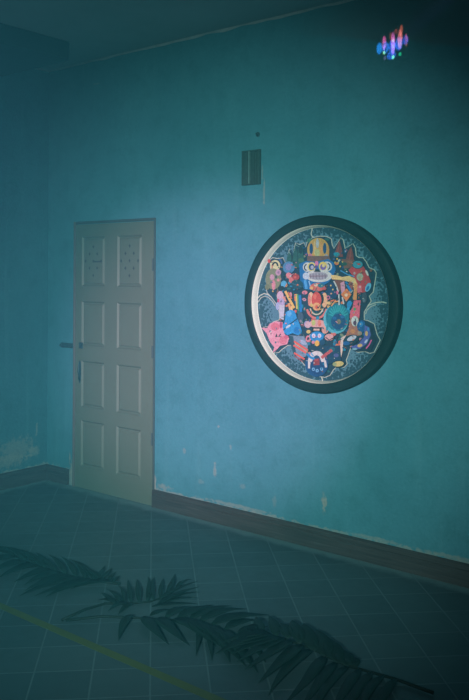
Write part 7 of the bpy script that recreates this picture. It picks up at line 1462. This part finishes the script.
h = obj('handle', bm, M_IRON, door, True)
bm = bmesh.new()
pl = [bm.verts.new((.398 + .014 * math.cos(2 * math.pi * i / 20), -.0155, .866 + .085 * math.sin(2 * math.pi * i / 20))) for i in range(20)]
f = bm.faces.new(pl); r = bmesh.ops.extrude_face_region(bm, geom=[f])
for v in r['geom']:
    if isinstance(v, bmesh.types.BMVert): v.co.y = -.0118
bmesh.ops.recalc_face_normals(bm, faces=bm.faces)
obj('handle_plate', bm, M_IRON, h)
bm = bx(.392, .430, -.018, -.0115, 1.040, 1.086, bev=.002)
for zz in (1.047, 1.071): box(bm, .396, .426, -.026, -.017, zz, zz + .008, bev=.002)
obj('bolt_keeper', bm, M_IRON, door)
for z0 in (1.02, .42, 1.62):
    bm = bmesh.new(); sweep(bm, [(1.1605, -.016, z0), (1.1605, -.016, z0 + .085)], .006, 10); obj('hinge', bm, M_SHADE_TRIM, door)

# sliding bolt on the wall
root = empty('slide_bolt', (.162, 0, 1.05)); tag(root, 'dark iron slide bolt on the blue wall at the left of the white door', 'bolt')
def loc(bm): bmesh.ops.translate(bm, vec=-root.location, verts=bm.verts); return bm
obj('back_plate', loc(bx(.166, .322, -.008, 0, 1.034, 1.072, bev=.002)), M_IRON, root)
bm = bmesh.new(); sweep(bm, [(.172, -.017, 1.053), (.330, -.017, 1.053)], .009, 12); obj('bolt_bar', loc(bm), M_IRON, root)
for xx in (.190, .290): obj('guide', loc(bx(xx, xx + .014, -.028, -.006, 1.038, 1.068, bev=.002)), M_IRON, root)

# ------------------------------------------------------------------ wall grille
root = empty('wall_grille', (2.004, 0, 2.264)); tag(root, 'small dark rusty grille with upright slats high on the blue wall', 'vent')
obj('backing', loc(bx(1.944, 2.078, -.006, 0, 2.160, 2.368)), M_DARKHOLE, root)
bm = bmesh.new()
box(bm, 1.942, 1.950, -.022, 0, 2.156, 2.372, bev=.002); box(bm, 2.072, 2.082, -.022, 0, 2.156, 2.372, bev=.002)
box(bm, 1.950, 2.072, -.020, 0, 2.156, 2.163, bev=.002); box(bm, 1.950, 2.072, -.018, 0, 2.364, 2.372, bev=.002)
obj('grille_frame', loc(bm), M_VENT, root)
for i, xx in enumerate((1.953, 1.964, 1.975, 1.986, 2.007, 2.019, 2.032, 2.045, 2.058)):
    h_ = 2.364 - (.006 if i % 3 == 1 else 0)
    obj('slat', loc(bx(xx, xx + .0075, -.018, -.004, 2.163, h_, bev=.002)), M_VENT, root)
obj('centre_post', loc(bx(1.995, 2.004, -.023, -.004, 2.163, 2.366, bev=.002)), M_VENTP, root)
# nail above it
root = empty('wall_nail', (2.055, 0, 2.470)); tag(root, 'small bent dark nail in the blue wall above the rusty grille', 'nail')
bm = bmesh.new(); sweep(bm, [(2.055, 0, 2.462), (2.055, -.014, 2.464), (2.055, -.020, 2.467), (2.055, -.021, 2.474)], .0045, 8); obj('shank', loc(bm), M_IRON, root)
bm = bmesh.new(); cyl_y(bm, 2.055, 2.466, -.004, 0, .015, 16); obj('rust_washer', loc(bm), M_IRON, root)

# ------------------------------------------------------------------ round picture
root = empty('round_picture', (ACX, 0, ACZ))
tag(root, 'round deep-framed picture of a crowded colourful collage hanging on the blue wall', 'picture')
rm = .4610; ro = .5210
fr_ = obj('frame', lathe_y([(ro - .004, 0), (ro - .002, -.050), (ro - .006, -.057), (ro - .012, -.060), (rm + .006, -.060), (rm, -.056), (rm, -.050), (rm + .012, 0)]), M_FRAME, root, True)
prof = [(rm, -.056), (rm - .003, -.052), (rm - .007, -.035), (rm - .010, -.020), (rm - .0105, -.0108), (.450, -.0108), (.450, 0)]
obj('inner_rim', lathe_y(prof), M_CREAM, root, True).scale = fr_.scale = (1.027, 1, .992)
bm = bmesh.new(); cl = bm.loops.layers.float_color.new('paint')
disc = [bm.verts.new((.4690 * math.cos(2 * math.pi * i / 96), -.0100, .4560 * math.sin(2 * math.pi * i / 96))) for i in range(96)]
f = bm.faces.new(disc); f.material_index = 0
y = -.0110
for (r_, g_, b_, pts) in ART:
    y -= .000035; col = lin((r_, g_, b_), ART_K)
    try: f = bm.faces.new([bm.verts.new((px / 1000, y, pz / 1000)) for px, pz in zip(pts[::2], pts[1::2])])
    except ValueError: continue
    f.material_index = 1
    for lp in f.loops: lp[cl] = col
bm.normal_update()
for f in bm.faces:
    if f.normal.y > 0: f.normal_flip()
obj('painted_panel', bm, [panel_ground(), paint_material()], root)

# ------------------------------------------------------------------ floor tape
tape = obj('floor_tape', bx(.3, 5.6, -1.720, -1.677, 0, .0012), M_TAPE)
tag(tape, 'long straight strip of yellow tape stuck across the floor tiles', 'tape')

# ------------------------------------------------------------------ palm fronds
FR_LABEL = {'A': 'cut palm frond lying at the left edge of the tiled floor',
            'B': 'small palm frond with upright comb of leaflets, second from the left on the floor',
            'C': 'palm frond with broad drooping leaflets in the middle of the floor row',
            'D': 'largest, darkest palm frond with a long bare stem, rightmost on the floor'}
def over(k, x):      # the large frond rests on top of its neighbour at its tip
    return .034 * max(0, min(1, (3.40 - x) / .22)) if k == 'D' else 0
def leaflet(bm, x0, y0, x1, y1, w, lift, rnd):
    a = Vector((x0, y0, .008 + lift)); b = Vector((x1, y1, .004)); d = b - a; L = d.length
    side = Vector((-d.y, d.x, 0)).normalized(); n = 7; rows = []
    bend = side * (L * .05 * rnd.uniform(-1, 1))
    for i in range(n + 1):
        t = i / n
        c = a.lerp(b, t) + bend * (4 * t * (1 - t)); c.z = a.z * (1 - t) + .004 * t + .010 * 4 * t * (1 - t) * rnd.uniform(.8, 1.2)
        hw = w * .5 * max(.05, min(1, (t * 4 + .28)) * (1 - max(0, t - .38) / .62) ** .9) if t < 1 else 0
        e = Vector((0, 0, hw * .35))
        c.z += over(key, c.x)
        rows.append([bm.verts.new(c + side * hw + e), bm.verts.new(c), bm.verts.new(c - side * hw + e)] if t < 1 else [bm.verts.new(c)])
    fs = []
    for p, q in zip(rows, rows[1:]):
        if len(q) == 3:
            bm.faces.new((p[0], p[1], q[1], q[0])); bm.faces.new((p[1], p[2], q[2], q[1]))
        else: bm.faces.new((p[0], p[1], q[0])); bm.faces.new((p[1], p[2], q[0]))
for key, (stem, leaves) in FRONDS.items():
    rnd = random.Random(ord(key))
    base = Vector((stem[0][0], stem[0][1], 0)); root = empty('palm_frond', base)
    tag(root, FR_LABEL[key], 'palm frond')
    order = stem if key != 'A' else stem[::-1]
    n = len(order); bm = bmesh.new()
    sweep(bm, [(x, y_, .012 + over(key, x)) for x, y_ in order], [.007 - .004 * i / (n - 1) for i in range(n)], 8)
    obj('stem', loc(bm), M_STEM, root, True)
    bm = bmesh.new()
    for (x0, y0, x1, y1, w) in leaves: leaflet(bm, x0, y0, x1, y1, w, .006, rnd)
    o = obj('leaflets', loc(bm), M_LEAF, root, True)
    md = o.modifiers.new('thickness', 'SOLIDIFY'); md.thickness = .0012; md.offset = 1

# ------------------------------------------------------------------ light
def spot(name, pos, aim, energy, col, size, blend, rad, scale=(1, 1, 1), roll=0):
    l = bpy.data.lights.new(name, 'SPOT'); l.energy = energy; l.color = col; l.spot_size = R(size); l.spot_blend = blend; l.shadow_soft_size = rad
    o = bpy.data.objects.new(name, l); C.objects.link(o); o.location = pos
    q = (Vector(aim) - Vector(pos)).to_track_quat('-Z', 'Y').to_matrix().to_4x4()
    o.matrix_world = Matrix.Translation(Vector(pos)) @ q @ Matrix.Rotation(R(roll), 4, 'Z') @ Matrix.Diagonal(Vector(scale).to_4d())
    return o
spot('flash_lamp', (5.60, -5.70, 2.05), (1.90, 0, 1.08), KEY_E, KEY_C, KEY_S, 1.0, .06)
spot('flash_core', (5.60, -5.70, 2.05), (1.66, 0, 1.08), CORE_E, CORE_C, CORE_S, 1.0, .06)
spot('floor_fill', (5.50, -5.60, 2.25), (1.15, -1.0, 0), FILL_E, FILL_C, 29, 1.0, .06)  # added fill spot that brightens the left floor, no source of its own
w = bpy.data.worlds.new('dusk'); bpy.context.scene.world = w; w.use_nodes = True
bg = w.node_tree.nodes['Background']; bg.inputs[0].default_value = AMB_C; bg.inputs[1].default_value = AMB_S
# unseen coloured spots, added to throw a broken patch of colour on the wall
PX, PZ = 2.9875, 2.867
PATCH_SPOTS = [(-.085, -.010, (.06, .35, 1), .042, .075, 1.2), (-.045, -.012, (.10, .25, 1), .050, .075, 1.0), (-.005, -.012, (.12, .2, 1), .055, .085, 1.0), (.035, -.005, (.12, .2, 1), .055, .085, 1.0), (.075, .010, (.08, .15, 1), .045, .06, .7), (-.01, -.060, (.12, .2, 1), .07, .055, .8),
         (-.055, .014, (1, .10, .32), .030, .090, 2.0), (.000, .002, (1, .12, .40), .032, .140, 2.1), (.042, .018, (1, .14, .12), .034, .120, 2.3), (.080, .006, (.8, .08, .05), .028, .085, .9), (.018, .066, (.7, .08, .05), .024, .035, .7), (-.015, .046, (.7, .1, .05), .02, .05, .7), (.050, .070, (.9, .12, .06), .024, .06, 1.0),
         (-.055, -.038, (.9, .9, .35), .020, .024, 1.5), (.000, .020, (.9, .8, .3), .016, .022, 1.2), (.000, -.014, (.9, .7, .5), .014, .016, .9), (.000, -.072, (.6, 1, .4), .020, .026, 1.6), (.043, -.062, (.05, .8, .3), .022, .024, .9), (-.05, -.068, (.6, .2, .4), .018, .03, .6)]
LP = Vector((4.55, -1.30, 2.95))
for (du, dv, c, wu, hv, e) in PATCH_SPOTS:
    aim = Vector((PX + du, 0, PZ + dv)); d = (aim - LP).length
    cosi = 1.30 / d; ang = 1.2; base = d * math.tan(R(ang / 2))
    spot('patch_spot', LP, aim, PATCH_E * e, c, ang, .7, 0.0, (wu * cosi / 2 / base, hv / 2 / base, 1))

# added haze volume, a bluish veil that lifts the dark tones
hm = bpy.data.materials.new('added haze veil'); hm.use_nodes = True; nt = hm.node_tree; nt.nodes.clear()
vo = nt.nodes.new('ShaderNodeVolumeScatter'); ou = nt.nodes.new('ShaderNodeOutputMaterial')
vo.inputs['Color'].default_value = HAZE_C; vo.inputs['Density'].default_value = HAZE_D; vo.inputs['Anisotropy'].default_value = 0
nt.links.new(vo.outputs[0], ou.inputs['Volume'])
hz = obj('haze', bx(-.10, XR - .2, YF + .2, .10, -.08, HC + .08), hm); hz['kind'] = 'stuff'
tag(hz, 'added bluish haze volume veiling the whole room', 'haze')

# ------------------------------------------------------------------ camera
cd = bpy.data.cameras.new('camera'); cam = bpy.data.objects.new('camera', cd); C.objects.link(cam)
cd.sensor_fit = 'AUTO'; cd.sensor_width = 36; cd.lens = 833.79 / 700 * 36; cd.shift_y = -72.79 / 700; cd.clip_start = .05
f = Vector((-.6350, .7725, -.0036)).normalized(); r = Vector((.7725, .6350, .0063)); r = (r - f * r.dot(f)).normalized(); u = r.cross(f)
cam.matrix_world = Matrix(((r.x, u.x, -f.x, 5.2272), (r.y, u.y, -f.y, -4.0802), (r.z, u.z, -f.z, 1.6), (0, 0, 0, 1)))
sc = bpy.context.scene; sc.camera = cam
vs = sc.view_settings; vs.view_transform = 'Standard'; vs.look = 'None'; vs.gamma = 1.0; vs.use_curve_mapping = False; vs.exposure = 0.0
sc.display_settings.display_device = 'sRGB'
